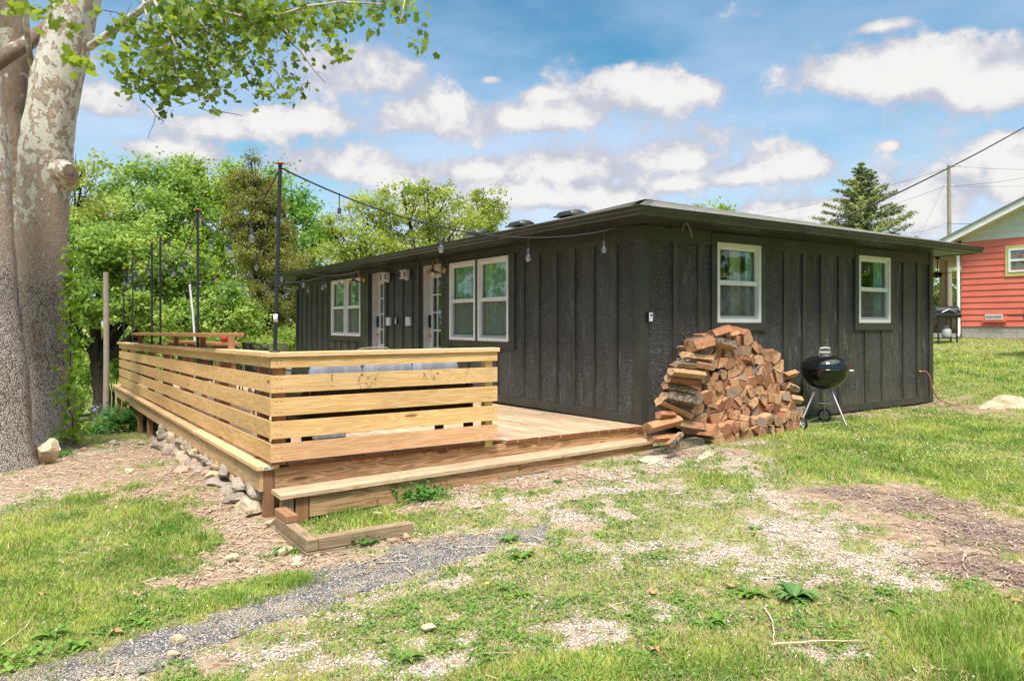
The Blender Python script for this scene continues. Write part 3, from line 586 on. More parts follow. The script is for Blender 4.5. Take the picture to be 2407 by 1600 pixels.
# ------------------------------------------------------------------ the dark house
HW, HL, HT = 6.91, 13.61, 2.45
def window_on(house, axis, a0, a1, z0, z1, curtain, name='window'):
    """double-hung window; axis 'x' = on the long wall (facing -X), 'y' = on the short wall (facing -Y); a0..a1 along the wall"""
    def B(mb, lo, hi, d0, d1, za, zb):   # depth d is measured outward from the wall face
        if axis == 'x': mb.box(-d1, -d0, lo, hi, za, zb)
        else: mb.box(lo, hi, -d1, -d0, za, zb)
    f = MB(); w_ = .052
    B(f, a0, a0 + w_, -.04, .035, z0, z1); B(f, a1 - w_, a1, -.04, .035, z0, z1); B(f, a0 + w_, a1 - w_, -.04, .035, z0, z0 + w_); B(f, a0 + w_, a1 - w_, -.04, .035, z1 - .06, z1)
    win = f.build(name, WHITE, house, bevel=.004)
    zm = z0 + (z1 - z0) * .50
    s = MB(); i0, i1 = a0 + w_, a1 - w_
    B(s, i0, i1, -.02, .018, zm - .03, zm + .035); B(s, i0, i0 + .03, -.03, .008, zm + .035, z1 - .06); B(s, i1 - .03, i1, -.03, .008, zm + .035, z1 - .06); B(s, i0 + .03, i1 - .03, -.03, .008, z1 - .09, z1 - .06)
    s.build('sash', WHITE, win, bevel=.003)
    s = MB(); B(s, i0, i0 + .035, -.035, -.004, z0 + w_, zm - .03); B(s, i1 - .035, i1, -.035, -.004, z0 + w_, zm - .03); B(s, i0 + .035, i1 - .035, -.035, -.004, z0 + w_, z0 + w_ + .04)
    s.build('screen_frame', GREYV, win)
    g = MB(); B(g, i0 + .02, i1 - .02, -.045, -.041, z0 + w_ + .02, z1 - .08); g.build('pane', GLASS, win)
    g = MB(); B(g, i0 + .03, i1 - .03, -.028, -.026, z0 + w_ + .03, zm - .02); g.build('insect_screen', SCREEN, win)
    # curtains: wavy cloth hung behind the glass
    for (c0, c1, m) in curtain:
        cb = MB(); n = max(8, int((c1 - c0) * 60)); vs = []
        for i in range(n + 1):
            t = c0 + (c1 - c0) * i / n; dd = .085 + .016 * math.sin(t * 62) + .008 * math.sin(t * 141)
            for z in (z0 - .02, z1 + .02): vs.append((dd, t, z) if axis == 'x' else (t, dd, z))
        cb.add(vs, [(2 * i, 2 * i + 2, 2 * i + 3, 2 * i + 1) for i in range(n)], 0, None, True); cb.build('curtain', m, win)
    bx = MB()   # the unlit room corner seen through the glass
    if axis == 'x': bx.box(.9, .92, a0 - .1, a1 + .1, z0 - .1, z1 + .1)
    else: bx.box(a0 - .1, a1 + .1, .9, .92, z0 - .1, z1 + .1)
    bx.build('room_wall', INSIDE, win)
    return win
class Each(MB):
    """every box becomes a part of its own"""
    def box(s, *a, **k):
        m = MB(); m.box(*a, **k); s.m.append(m)
    def build(s, name, mt, h, bevel=0):
        for m in s.m: m.build(name, mt, h, bevel=bevel)
def build_house():
    h = thing('house', 'low dark grey board-and-batten cabin with white windows and a shallow hipped roof', 'house', (0, 0, 0))
    # openings
    wx = [(2.915, 3.836, .955, 2.305), (3.919, 4.807, .955, 2.305), (8.94, 9.85, .955, 2.285), (9.9, 10.81, .955, 2.285)]
    dr = [(5.115, 5.98, 0.0, 2.33), (7.613, 8.45, 0.0, 2.33)]
    wy = [(1.348, 2.25, 1.25, 2.32), (4.655, 5.569, 1.25, 2.32)]
    def wallpanels(mb, axis, L, base, openings):
        cuts = sorted({0, L, *[o[0] for o in openings], *[o[1] for o in openings]})
        for a, b in zip(cuts, cuts[1:]):
            seg = [(base, HT)]
            for o in openings:
                if o[0] <= a and b <= o[1] + 1e-6:
                    seg = [(base, o[2]), (o[3], HT)]
            for z0, z1 in seg:
                if z1 - z0 < 1e-3: continue
                if axis == 'x': mb.box(0, .05, a, b, z0, z1)
                else: mb.box(a, b, 0, .05, z0, z1)
    m = MB(); wallpanels(m, 'x', HL, -.3, wx + dr); m.build('wall', SIDING, h)
    m = MB(); m2 = []
    cuts = wy; wallpanels(m, 'y', HW, -.12, wy); 
    m.v = [(max(v[0], .05) if v[0] < .06 else v[0], v[1], v[2]) for v in m.v]; m.build('wall', SIDING, h)
    m = MB(); m.box(HW - .05, HW, .06, HL - .06, -.7, HT); m.build('wall', SIDING, h)
    m = MB(); m.box(.06, HW - .06, HL - .05, HL, -1.2, HT); m.build('wall', SIDING, h)
    m = MB(); m.box(.06, HW - .06, .07, HL - .06, -1.3, -.13); m.build('foundation', BLOCK, h)
    # battens, kept clear of the openings and their surrounds
    b = Each(); 
    for y in [.42, .86, 1.27, 1.68, 2.10, 2.50]: b.box(-.02, -.001, y, y + .05, .11, 2.24)
    for y in [6.32, 6.75, 7.18]: b.box(-.02, -.001, y, y + .05, .11, 2.24)
    for y in [11.1, 11.52, 11.93, 12.34, 12.75, 13.15]: b.box(-.02, -.001, y, y + .08, .11, 2.24)
    for y in [3.25, 3.7, 4.15, 4.6, 9.2, 9.7, 10.2, 10.6]: b.box(-.02, -.001, y, y + .05, .11, .84)
    b.build('batten', TRIM, h)
    b = Each(); b.box(-.024, -.001, .09, 5.0, -.005, .11); b.box(-.024, -.001, 6.14, 7.5, -.005, .11); b.box(-.024, -.001, 8.60, HL - .1, -.06, .11)
    b.box(-.024, -.001, .09, HL - .1, 2.33, 2.449)
    b.box(-.030, -.001, 2.75, 2.905, .955, 2.329); b.box(-.030, -.001, 3.84, 3.915, .955, 2.329); b.box(-.030, -.001, 4.812, 5.0, .11, 2.329); b.box(-.032, -.001, 2.75, 4.811, .84, .95)
    b.box(-.030, -.001, 8.60, 8.935, .11, 2.329); b.box(-.026, -.001, 9.853, 9.897, .955, 2.329); b.box(-.030, -.001, 10.815, 10.97, .955, 2.329); b.box(-.032, -.001, 8.936, 10.97, .84, .95)
    for a in (5.005, 6.005, 7.505, 8.475): b.box(-.036, -.001, a, a + (.105 if a < 8 else .12), .0, 2.40)
    b.build('trim', TRIM, h, bevel=.003)
    b = Each()
    for x in [.53, .985, 2.77, 3.215, 3.66, 4.12, 5.98, 6.43]: b.box(x, x + .085, -.024, -.001, -.02, 2.27)
    for x in [1.52, 2.0, 4.85, 5.33]: b.box(x, x + .05, -.02, -.001, -.02, 1.12)
    b.build('batten', TRIM, h, bevel=.003)
    b = Each(); b.box(.09, HW - .09, -.026, -.001, -.125, -.02); b.box(.09, HW - .09, -.024, -.001, 2.27, 2.449)
    for a0, a1, z0, z1 in wy:
        b.box(a0 - .105, a0 - .003, -.034, -.001, z0 - .11, 2.44); b.box(a1 + .003, a1 + .105, -.034, -.001, z0 - .11, 2.44); b.box(a0 - .003, a1 + .003, -.034, -.001, z0 - .11, z0 - .003); b.box(a0 - .003, a1 + .003, -.034, -.001, z1 + .003, 2.44)
    b.build('trim', TRIM, h, bevel=.003)
    b = Each(); b.box(-.038, .09, -.040, -.001, -.20, 2.445); b.box(-.038, -.001, -.001, .09, -.01, 2.445); b.build('corner_board', TRIM, h, bevel=.004)
    b = Each(); b.box(HW - .09, HW + .03, -.036, .09, -.13, 2.445); b.build('corner_board', TRIM, h, bevel=.004)
    b = Each(); b.box(-.036, -.001, HL - .1, HL + .02, -.06, 2.445); b.build('corner_board', TRIM, h, bevel=.004)
    tc = lambda a, b: [(a, a + (b - a) * .30, CURT_G), (a + (b - a) * .27, b, CURT_T)]
    for i, (a, b_, z0, z1) in enumerate(wx): window_on(h, 'x', a, b_, z0, z1, [(a + (b_ - a) * .66, b_, CURT_G), (a, a + (b_ - a) * .68, CURT_T)])
    window_on(h, 'y', *wy[0], [(wy[0][0] + .40, wy[0][0] + .62, CURT_B), (wy[0][0] + .72, wy[0][1], CURT_T)])
    window_on(h, 'y', *wy[1], [(wy[1][0] + .62, wy[1][1], CURT_T)])
    # glazed doors set back in the wall
    for a, b_, z0, z1 in dr:
        d = MB(); X0, X1 = .17, .215; st = .14
        a2 = a - .02; b2 = b_
        d.box(X0, X1, a2, a2 + st, z0 + .03, z1); d.box(X0, X1, b2 - st, b2, z0 + .03, z1); d.box(X0, X1, a2 + st, b2 - st, z1 - .21, z1); d.box(X0, X1, a2 + st, b2 - st, z0 + .03, z0 + .78)
        door = d.build('door', DOORW, h)
        mt = MB(); y0, y1 = a2 + st, b2 - st; zz0, zz1 = z0 + .78, z1 - .21
        mt.box(X0 - .012, X0 + .02, y0 - .015, y0 + .02, zz0 - .02, zz1 + .02); mt.box(X0 - .012, X0 + .02, y1 - .02, y1 + .015, zz0 - .02, zz1 + .02)
        for k in range(1, 3): yy = y0 + (y1 - y0) * k / 3; mt.box(X0 - .006, X0 + .03, yy - .011, yy + .011, zz0, zz1)
        for k in range(0, 5):
            z = zz0 + (zz1 - zz0) * k / 4; mt.box(X0 - .008, X0 + .028, y0 + .02, y1 - .02, z - .012, z + .012)
        mt.build('muntin', WHITE, door)
        g = MB(); g.box(X0 + .008, X0 + .012, y0, y1, zz0, zz1); g.build('pane', GLASS, door)
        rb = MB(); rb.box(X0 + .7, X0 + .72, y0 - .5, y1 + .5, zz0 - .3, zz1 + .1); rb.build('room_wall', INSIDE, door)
        lk = MB(); lk.box(X0 - .04, X0 - .002, b2 - .10, b2 - .04, 1.16, 1.40); lk.build('keypad_lock', BLACK, door, bevel=.006)
        kb = MB(); kb.lathe([(.0, .07), (.025, .065), (.03, .045), (.012, .03), (.012, 0), (.03, 0)], (X0, b2 - .07, 1.0), 14, axis=(-1, 0, 0)); kb.build('door_knob', BRASS, door)
        j = MB(); j.box(.051, .215, a - .05, a - .021, -.02, z1 + .03); j.box(.051, .215, b_ + .001, b_ + .03, -.02, z1 + .03); j.box(.051, .215, a - .021, b_ + .001, z1 + .001, z1 + .03); j.build('door_jamb', DOORW, h)
    # soffit, gutter, hipped roof
    o = .50; of = .32; X0, X1, Y0, Y1 = -o, HW + o, -o, HL + of
    s = MB()
    def sof(p, q, r, t_):  s.add([p, q, r, t_], [(0, 1, 2, 3)], 0, [[(p[0] + p[1], 0)] * 4])
    def strip(x0, x1, y0, y1, ax):
        uv = [[(x0 if ax == 'x' else y0, 0), (x1 if ax == 'x' else y0, 1), (x1 if ax == 'x' else y1, 1), (x0 if ax == 'x' else y1, 0)]]
        s.add([(x0, y0, 2.452), (x1, y0, 2.452), (x1, y1, 2.452), (x0, y1, 2.452)], [(0, 1, 2, 3)], 0, uv)
    strip(X0, -.0, 0, Y1, 'y'); strip(X0, X1, Y0, 0, 'x'); strip(HW, X1, 0, Y1, 'y'); strip(0, HW, HL, Y1, 'x'); s.build('soffit', SOFFIT, h)
    ft = 2.575
    f = MB(); f.box(X0 - .02, X0, Y0 - .02, Y1, 2.44, ft); f.box(X0, X1, Y0 - .02, Y0, 2.44, ft); f.box(X1, X1 + .02, Y0 - .02, Y1, 2.44, ft); f.box(X0 - .02, X1 + .02, Y1, Y1 + .02, 2.44, ft); f.build('fascia', TRIM, h)
    prof = [(0, 0), (.075, 0), (.088, .015), (.092, .05), (.112, .065), (.116, .088), (.128, .094), (.128, .103), (.105, .103), (.10, .092), (.08, .07), (.07, .02), (0, .012)]
    def gut(p, q, nrm, m0, m1):
        g = MB(); vs = []; p = Vector(p); q = Vector(q); nrm = Vector(nrm); d = (q - p).normalized()
        for e, s_, mi in ((p, -1, m0), (q, 1, m1)):
            for (r, z) in prof: vs.append(e + nrm * r + d * (s_ * r * mi) + Vector((0, 0, z)))
        n = len(prof); g.add(vs, [(i, (i + 1) % n, n + (i + 1) % n, n + i) for i in range(n)] + [tuple(reversed(range(n))), tuple(range(n, 2 * n))]); 
        L = (q - p).length; k = 1
        while k * 2.9 < L:
            c = p + d * (k * 2.9); g.box(*sorted((c.x + nrm.x * .0 - abs(d.x) * .02, c.x + nrm.x * .128 + abs(d.x) * .02)), *sorted((c.y - abs(d.y) * .02, c.y + nrm.y * .128 + abs(d.y) * .02)), c.z - .004, c.z + .004); k += 1
        g.build('gutter', GUTTER, h)
    gut((X0 - .021, Y0 - .021, 2.45), (X0 - .021, Y1 + .02, 2.45), (-1, 0, 0), 1, 0); gut((X0 - .021, Y0 - .021, 2.45), (X1 + .02, Y0 - .021, 2.45), (0, -1, 0), 1, .0)
    e = .075; ex0, ex1, ey0, ey1 = X0 - e, X1 + e, Y0 - e, Y1 + e; z0 = 2.562; sl = .253; hw = (ex1 - ex0) / 2; zr = z0 + sl * hw; cx = (ex0 + ex1) / 2
    r = MB(); n = 22   # shingle courses as small steps
    def plane(P, Q, R_, S):   # eave P->Q, ridge S->R_
        P, Q, R_, S = map(Vector, (P, Q, R_, S)); nn = (Q - P).cross(S - P).normalized(); nn = nn if nn.z > 0 else -nn
        for i in range(n):
            a, b = i / n, (i + 1) / n + .004; up = nn * .003
            v = [P.lerp(S, a) + up, Q.lerp(R_, a) + up, Q.lerp(R_, b), P.lerp(S, b), P.lerp(S, a) - up, Q.lerp(R_, a) - up]
            r.add(v, [(0, 1, 2, 3), (4, 5, 1, 0)])
    A, B_, C_, D = (ex0, ey0, z0), (ex1, ey0, z0), (ex1, ey1, z0), (ex0, ey1, z0); R1 = (cx, ey0 + hw, zr); R2 = (cx, ey1 - hw, zr - .16)   # the old ridge sags towards its far end
    plane(A, B_, R1, R1); plane(D, A, R1, R2); plane(C_, D, R2, R2); plane(B_, C_, R2, R1)
    roof = r.build('roof', SHINGLE, h)
    u = MB(); u.add([A, B_, C_, D], [(0, 3, 2, 1)]); u.build('roof_deck', TRIM, roof)
    c = MB()
    for p, q, drop in ((A, R1, .024), (B_, R1, .024), (C_, R2, .024), (D, R2, .024), (R1, R2, .034)):
        p = Vector(p) + Vector((0, 0, .004)); q = Vector(q) + Vector((0, 0, .004)); k = int((q - p).length / .25)
        for i in range(k):
            a = p.lerp(q, i / k); b2 = p.lerp(q, (i + 1.1) / k); d = (b2 - a).normalized(); sd_ = Vector((-d.y, d.x, 0)).normalized() * .13; dn = Vector((0, 0, -drop)); u_ = Vector((0, 0, .003))
            c.add([a - sd_ + dn + u_, a + u_, a + sd_ + dn + u_, b2 + sd_ + dn, b2, b2 - sd_ + dn], [(0, 5, 4, 1), (1, 4, 3, 2)])
    c.build('ridge_cap', SHINGLE, roof)
    for px, py, d in ((1343, 503, 0), (1225, 527, 0), (1122, 546, 0)):
        rr = ray(px, py); t = (cx - .25 - CAM.x) / rr.x; p = CAM + rr * t; p.z = zr - .06
        v = MB(); vs = []; n_ = 12
        for yy_ in (-.25, -.20, .20, .25):
            k_ = .75 if abs(yy_) > .22 else 1
            for q in range(n_ + 1): a_ = math.pi * q / n_; vs.append((p.x - .21 * math.cos(a_) * (.9 + .1 * k_), p.y + yy_, p.z - .03 + .11 * k_ * math.sin(a_) ** .6))
        fs_ = [(r_ * (n_ + 1) + q, r_ * (n_ + 1) + q + 1, (r_ + 1) * (n_ + 1) + q + 1, (r_ + 1) * (n_ + 1) + q) for r_ in range(3) for q in range(n_)] + [tuple(range(n_, -1, -1)), tuple(range(3 * n_ + 3, 4 * n_ + 4))]
        v.add(vs, fs_, 0, None, True); v.box(p.x - .26, p.x + .2, p.y - .29, p.y + .29, p.z - .06, p.z - .032); v.build('roof_vent', GUTTER, h)
    return h
build_house()
def wall_lamp(y, z, label):
    t = thing('wall_lamp', label, 'lamp', (-.02, y, z), 'brass wall lamps beside the doors')
    b = MB(); b.lathe([(0, .022), (.06, .020), (.068, .008), (.068, 0)], (-.030, y, z), 24, axis=(-1, 0, 0)); b.build('backplate', BRASS, t)
    a = MB(); pts = []
    P0, P1, P2, P3 = Vector((-.05, y, z)), Vector((-.19, y, z + .0)), Vector((-.12, y, z + .17)), Vector((-.20, y, z + .175))
    for i in range(13):
        s = i / 12; pts.append(P0 * (1 - s) ** 3 + P1 * 3 * s * (1 - s) ** 2 + P2 * 3 * s * s * (1 - s) + P3 * s ** 3)
    c = Vector((-.20, y, z + .115))
    for i in range(1, 9): aa = math.pi / 2 - math.pi / 2 * i / 8; pts.append(Vector((-.20 - .06 * math.cos(aa), y, z + .115 + .06 * math.sin(aa))))
    pts.append(Vector((-.26, y, z + .05))); a.tube(pts, .008, 8); a.build('arm', BRASS, t)
    s = MB(); s.lathe([(.010, .10), (.018, .09), (.020, .03), (.034, .01), (.036, -.02), (.06, -.032), (.115, -.05), (.145, -.072), (.142, -.078), (.11, -.058), (.03, -.04), (0, -.03)], (-.26, y, z), 28); s.build('shade', BRASS, t)
    g = MB(); g.lathe([(.0, -.115), (.018, -.112), (.028, -.095), (.028, -.08), (.015, -.05), (.012, -.04)], (-.26, y, z), 14); g.build('bulb', WHITE, t)
wall_lamp(5.0, 2.21, 'brass gooseneck barn lamp between the near door and the near pair of windows')
wall_lamp(8.73, 2.23, 'brass gooseneck barn lamp between the far door and the far pair of windows')
def floodlight(y, z, label):
    t = thing('security_light', label, 'security light', (-.02, y, z), 'white security lights under the eave')
    b = MB(); b.box(-.07, -.022, y - .035, y + .035, z - .11, z + .09); b.build('housing', PLAST, t, bevel=.006)
    for s in (-1, 1):
        m = MB(); m.board((-.15, y + s * .10 - .045, z - .08), (.10, -s * .03, 0), (0, .09, 0), (0, 0, .17)); hd = m.build('lamp_head', WHITE, t, bevel=.005)
        m = MB(); m.board((-.153, y + s * .10 - .03 + s * .002, z - .06), (.002, 0, 0), (0, .06, 0), (0, 0, .12)); m.build('lens', BLACK, hd)
floodlight(7.41, 2.20, 'white twin-head security light just right of the far door')
floodlight(6.49, 2.20, 'white twin-head security light just left of the near door')
def outlet(y, label):
    b = MB(); b.box(-.075, -.021, y - .085, y + .085, 1.20, 1.37); o = b.build('outlet_cover', PLAST, origin=(-.02, y, 1.2), bevel=.008); tag(o, label, 'outlet cover', 'pale outlet covers between the doors')
    c = MB(); c.box(-.080, -.075, y - .03, y + .03, 1.22, 1.35); c.build('lid', PLAST, o, bevel=.002)
outlet(7.36, 'pale grey weatherproof outlet cover beside the far door'); outlet(6.43, 'pale grey weatherproof outlet cover beside the near door')
def keybox(name, axis, a, z, label, sc=1):
    P = (lambda d0, d1, l, h, za, zb: (-d1, -d0, l, h, za, zb)) if axis == 'x' else (lambda d0, d1, l, h, za, zb: (l, h, -d1, -d0, za, zb))
    b = MB(); b.box(*P(.041, .085, a - .038 * sc, a + .038 * sc, z, z + .125)); o = b.build(name, BLACK, origin=(0, 0, z), bevel=.01); tag(o, label, 'key safe')
    c = MB(); c.box(*P(.086, .096, a - .028 * sc, a + .030 * sc, z + .008, z + .118)); c.build('front_cover', PLAST, o, bevel=.008)
    c = MB(); c.box(*P(.097, .100, a - .014, a + .016, z + .075, z + .10)); c.build('keyhole_shutter', BLACK, o)
keybox('key_safe', 'x', 6.93, 1.235, 'small white and black key safe on the dark wall between the two outlet covers')
keybox('key_safe', 'y', .075, 1.255, 'small white and black key safe on the corner board near the woodpile')
# ------------------------------------------------------------------ deck, railings, steps
def shear(mb, k, y0=0.0): mb.v = [(v[0], v[1], v[2] + k * (v[1] - y0)) for v in mb.v]
DX0, DY1 = -4.33, 12.2
def build_deck():
    d = thing('deck', 'weathered wooden deck platform running along the long side of the dark house', 'deck', (-2.2, 0, -.3))
    m = MB(); x = DX0; i = 0
    while x < -.075:
        w_ = min(.135, -.045 - x); y0 = -.10 + rng.uniform(-.006, .008); cut = rng.uniform(3.2, 9)
        if -2.22 < x + .07 < -2.02: y0 = -.02
        m.board((x, y0, -.036), (0, cut - y0 - .003, 0), (w_, 0, 0), (0, 0, .036), 0, endmi=1); m.board((x, cut, -.036), (0, DY1 - cut, 0), (w_, 0, 0), (0, 0, .036), 0, endmi=1); x += .1435
    shear(m, -.012); m.build('deck_boards', [W_DECK, W_END], d, bevel=.003)
    m = MB(); m.board((-4.449, -.068, -.27), (4.479, 0, 0), (0, .04, 0), (0, 0, .232)); m.build('rim_board', W_RIM, d, bevel=.003)
    m = MB(); m.board((DX0 - .0, -.02, -.29), (0, DY1, 0), (.04, 0, 0), (0, 0, .25)); m.board((-.1, DY1 - .02, -.29), (-4.2, 0, 0), (0, .04, 0), (0, 0, .25)); shear(m, -.012); m.build('rim_board', W_RIM, d)
    for yy in (1.2, 3.6, 6.0, 8.4, 10.8):
        for xx in (-4.2, -2.2):
            g = G(xx, yy) - .1; p = MB(); p.box(xx, xx + .09, yy, yy + .09, g, -.29 - .012 * yy, axis='z'); p.build('post', W_CEDAR, d)
build_deck()
def build_step():
    s = thing('deck_step', 'long low wooden step with a two-board tread below the front edge of the deck', 'step', (-2.2, -.25, -.4))
    k = .0139   # the step rises slightly towards the house
    def sk(m): m.v = [(v[0], v[1] + .018 * (v[0] + 4.5), v[2] + k * (v[0] + 4.5)) for v in m.v]
    for j, (y0, wd) in enumerate(((-.405, .138), (-.254, .138))):
        m = MB(); m.board((-4.50, y0, -.240), (4.60 if j == 0 else 4.42, 0, 0), (0, wd, 0), (0, 0, .038)); sk(m); m.build('tread_board', W_STEP, s, bevel=.003)
    m = MB(); m.board((-4.24, -.372, -.43), (2.2, 0, 0), (0, .038, 0), (0, 0, .188)); m.board((-2.035, -.372, -.415), (1.95, 0, 0), (0, .038, 0), (0, 0, .173)); sk(m); m.build('riser_board', W_RIM, s, bevel=.003)
    m = MB(); m.board((-2.3, -.415, -.40), (1.35, 0, 0), (0, .03, 0), (0, 0, .06)); sk(m); m.build('toe_board', W_OLD, s)
    m = MB(); m.box(-4.47, -4.375, -.36, -.265, -.52, -.242, axis='z'); m.build('post', W_OLD, s, bevel=.004)
    m = MB(); m.box(-4.36, -4.25, -.362, -.10, -.46, -.243, axis='y'); m.build('end_board', W_CEDAR, s, bevel=.003)
build_step()
BZ = [(.034, .190), (.236, .385), (.434, .587), (.634, .784), (.852, .942)]
RX = -4.51
def ypx(px, X): return at_x(px, 800, X).y
def front_rail():
    r = thing('front_railing', 'new pine railing of five horizontal boards across the front of the deck', 'railing', (-3.3, -.12, 0))
    for i, (a, b) in enumerate(BZ):
        m = MB(); m.board((RX + .0, -.150, a), (2.325, 0, 0), (0, .036, 0), (0, 0, b - a)); 
        for sx in (RX + .05, RX + .09, -2.29, -2.25): m.box(sx - .004, sx + .004, -.1512, -.1500, a + .03, a + .038, 1); m.box(sx - .004, sx + .004, -.1512, -.1500, b - .035, b - .027, 1)
        m.build('rail_board', [[W_PINK, W_NEW, W_NEW, W_SCUFF, W_NEW][i], BLACK], r, bevel=.004)
    m = MB(); m.board((RX - .035, -.170, .945), (2.38, 0, 0), (0, .142, 0), (0, 0, .042)); m.build('rail_cap', W_NEWR, r, bevel=.005)
    m = MB(); m.box(-2.31, -2.222, -.112, -.024, -.04, .943, axis='z'); m.build('post', W_GREEN, r, bevel=.004, origin=None)
    m = MB(); m.box(-4.468, -4.368, -.112, -.012, .0, .943, axis='z'); m.build('post', W_CEDAR, r, bevel=.004)
    # dark scuffs where the furniture rubbed the boards are in the wood itself
front_rail()
def side_rail():
    r = thing('side_railing', 'long new pine railing of five horizontal boards down the left side of the deck', 'railing', (RX, 6, 0)); k = -.0135
    for i, (a, b) in enumerate(BZ):
        cuts = [-.113, 3.75, 7.9, 12.15] if i % 2 == 0 or i == 4 else [-.113, 2.55, 5.6, 9.1, 12.15]
        m = MB()
        for c0, c1 in zip(cuts, cuts[1:]): m.board((RX, c0 + .002, a), (0, c1 - c0 - .003, 0), (.036, 0, 0), (0, 0, b - a))
        for py_ in [ypx(q, RX) + .045 for q in (600, 511, 425, 378, 345)]: m.box(RX - .0012, RX, py_ - .004, py_ + .004, a + .03, a + .038, 1); m.box(RX - .0012, RX, py_ - .004, py_ + .004, b - .035, b - .027, 1)
        shear(m, k); m.build('rail_board', [W_NEW, BLACK], r, bevel=.004)
    m = MB()
    for c0, c1 in zip([-.027, 3.62, 8.0, 12.2], [3.62, 8.0, 12.2]): m.board((RX - .04, c0 + .002, .945), (0, c1 - c0 - .003, 0), (.142, 0, 0), (0, 0, .042))
    shear(m, k); m.build('rail_cap', W_NEWR, r, bevel=.005)
    for y in [ypx(q, RX) for q in (600, 511, 425, 378, 345)] + [10.3, 11.95]:
        m = MB(); m.box(RX + .038, RX + .128, y, y + .09, .0 + k * y, .943 + k * y, axis='z'); m.build('post', W_CEDAR if y < 9 else W_NEW, r)
side_rail()
def side_ledge():
    r = thing('side_bench', 'long narrow weathered plank bench along the outside of the left railing', 'bench', (-4.55, 6, -.2)); k = -.0133
    m = MB(); m.board((-4.605, -.06, -.045), (0, 3.0, 0), (.195, 0, 0), (0, 0, .040)); shear(m, k); m.build('seat_board', W_NEWR, r, bevel=.004)
    m = MB(); m.board((-4.605, 2.943, -.045), (0, 4.6, 0), (.195, 0, 0), (0, 0, .038)); m.board((-4.605, 7.55, -.045), (0, 3.05, 0), (.195, 0, 0), (0, 0, .038)); m.board((-4.605, 10.603, -.045), (0, 2.1, 0), (.195, 0, 0), (0, 0, .038)); shear(m, k); m.build('seat_board', W_BENCH, r, bevel=.004)
    m = MB()
    for c0, c1 in ((-.03, 1.6), (1.6, 4.9), (4.9, 8.6), (8.6, 12.4)): m.board((-4.575, c0 + .002, -.235), (0, c1 - c0 - .003, 0), (.036, 0, 0), (0, 0, .188))
    shear(m, k); m.build('apron_board', W_BENCH, r, bevel=.003)
    for y in (-.03, 1.62, 3.6, 5.7, 7.3, 8.6, 9.9, 11.2, 12.3):
        g = G(-4.52, y) - .12; m = MB(); m.box(-4.536, -4.45, y, y + .075, g, -.047 + k * y - .002, axis='z'); m.build('post', W_CEDAR, r)
    for y0, y1 in ((10.0, 11.2), (11.28, 12.3)):
        g = G(-4.5, y0); m = MB(); m.board((-4.56, y0, g + .35), (0, y1 - y0, (G(-4.5, y1) - g)), (.02, 0, 0), (0, 0, .12)); m.build('cross_brace', W_CEDAR, r)
    # small white paper tag stapled to the plank end
    t = MB(); t.box(-4.555, -4.455, -.0625, -.0605, -.040, -.012); t.build('price_tag', PLAST, r); t = MB(); t.box(-4.548, -4.505, -.0632, -.0626, -.033, -.020); t.build('tag_print', mat('green_print', (.05, .25, .09), .8), r)
side_ledge()
def bar_ledge():
    r = thing('bar_ledge', 'reddish plank bar top raised on short posts above the left railing', 'bar top', (-4.38, 5, 1.0)); k = -.0095
    m = MB(); yn = ypx(574, -4.33)
    for c0, c1 in ((yn, yn + 4.2), (yn + 4.203, ypx(323, RX))):
        m.board((-4.62, c0, 1.108), (0, c1 - c0, 0), (.29, 0, 0), (0, 0, .045))
    m.v = [(v[0], v[1] + (.30 if (v[1] < yn + .1 and v[0] < -4.4) else 0), v[2]) for v in m.v]; shear(m, k); m.build('bar_board', W_BAR, r, bevel=.004)
    for y in [ypx(q, RX + .05) for q in (543, 476, 413, 330)]:
        m = MB(); m.box(RX + .03, RX + .09, y, y + .06, .987 - .0135 * y, 1.106 + k * y, axis='z'); m.build('post', W_CEDAR, r)
bar_ledge()
# ------------------------------------------------------------------ light poles and festoon lights
POLES = [(636, 388, -.07, .012, 'black string-light pole at the near corner of the deck railing, tallest in view'),
         (465, 494, 3.66, 0, 'black string-light pole at the joint of the left rail cap'),
         (377, 558, 6.84, 0, 'black string-light pole on the left railing, third from the near corner'),
         (357, 571, 7.82, 0, 'black string-light pole on the left railing, fourth from the near corner'),
         (312, 604, 10.6, 0, 'black string-light pole near the far end of the left railing'),
         (291, 632, 12.1, 0, 'grey-black string-light pole at the far end of the left railing, beside the wooden post')]
TOPS = []
for px, py, y, lean, lab in POLES:
    x = RX + .05; y = ypx(px, x) if y > 0 else y; zb = .987 - .0135 * y; 
    if y < 0: x = -4.455; zb = .99; y = -.08
    zt = at_x(px, py, x).z if y > 0 else 2.64
    top = Vector((x + (.045 if y < 0 else 0), y, zt)); t = thing('light_pole', lab, 'light pole', (x, y, zb), 'poles carrying the string lights')
    m = MB(); m.tube([(x, y, zb), (top.x, top.y, zt)], .017 if zt > 2.6 else .014, 12); m.build('pole', BLKMET, t)
    m = MB(); m.lathe([(0, .012), (.045, .012), (.05, 0), (0, 0)], (x, y, zb), 14); m.build('base_flange', BLKMET, t)
    m = MB(); m.lathe([(0, .012), (.040, .012), (.045, .004), (.03, 0), (0, 0)], top, 14); m.build('cap', ORANGE, t)
    if y < .5: m = MB(); m.lathe([(.0185, 0), (.0195, 0), (.0195, .07), (.0185, .07)], (x + .005, y, zb + .26), 14); m.build('sticker', PLAST, t)
    TOPS.append(top)
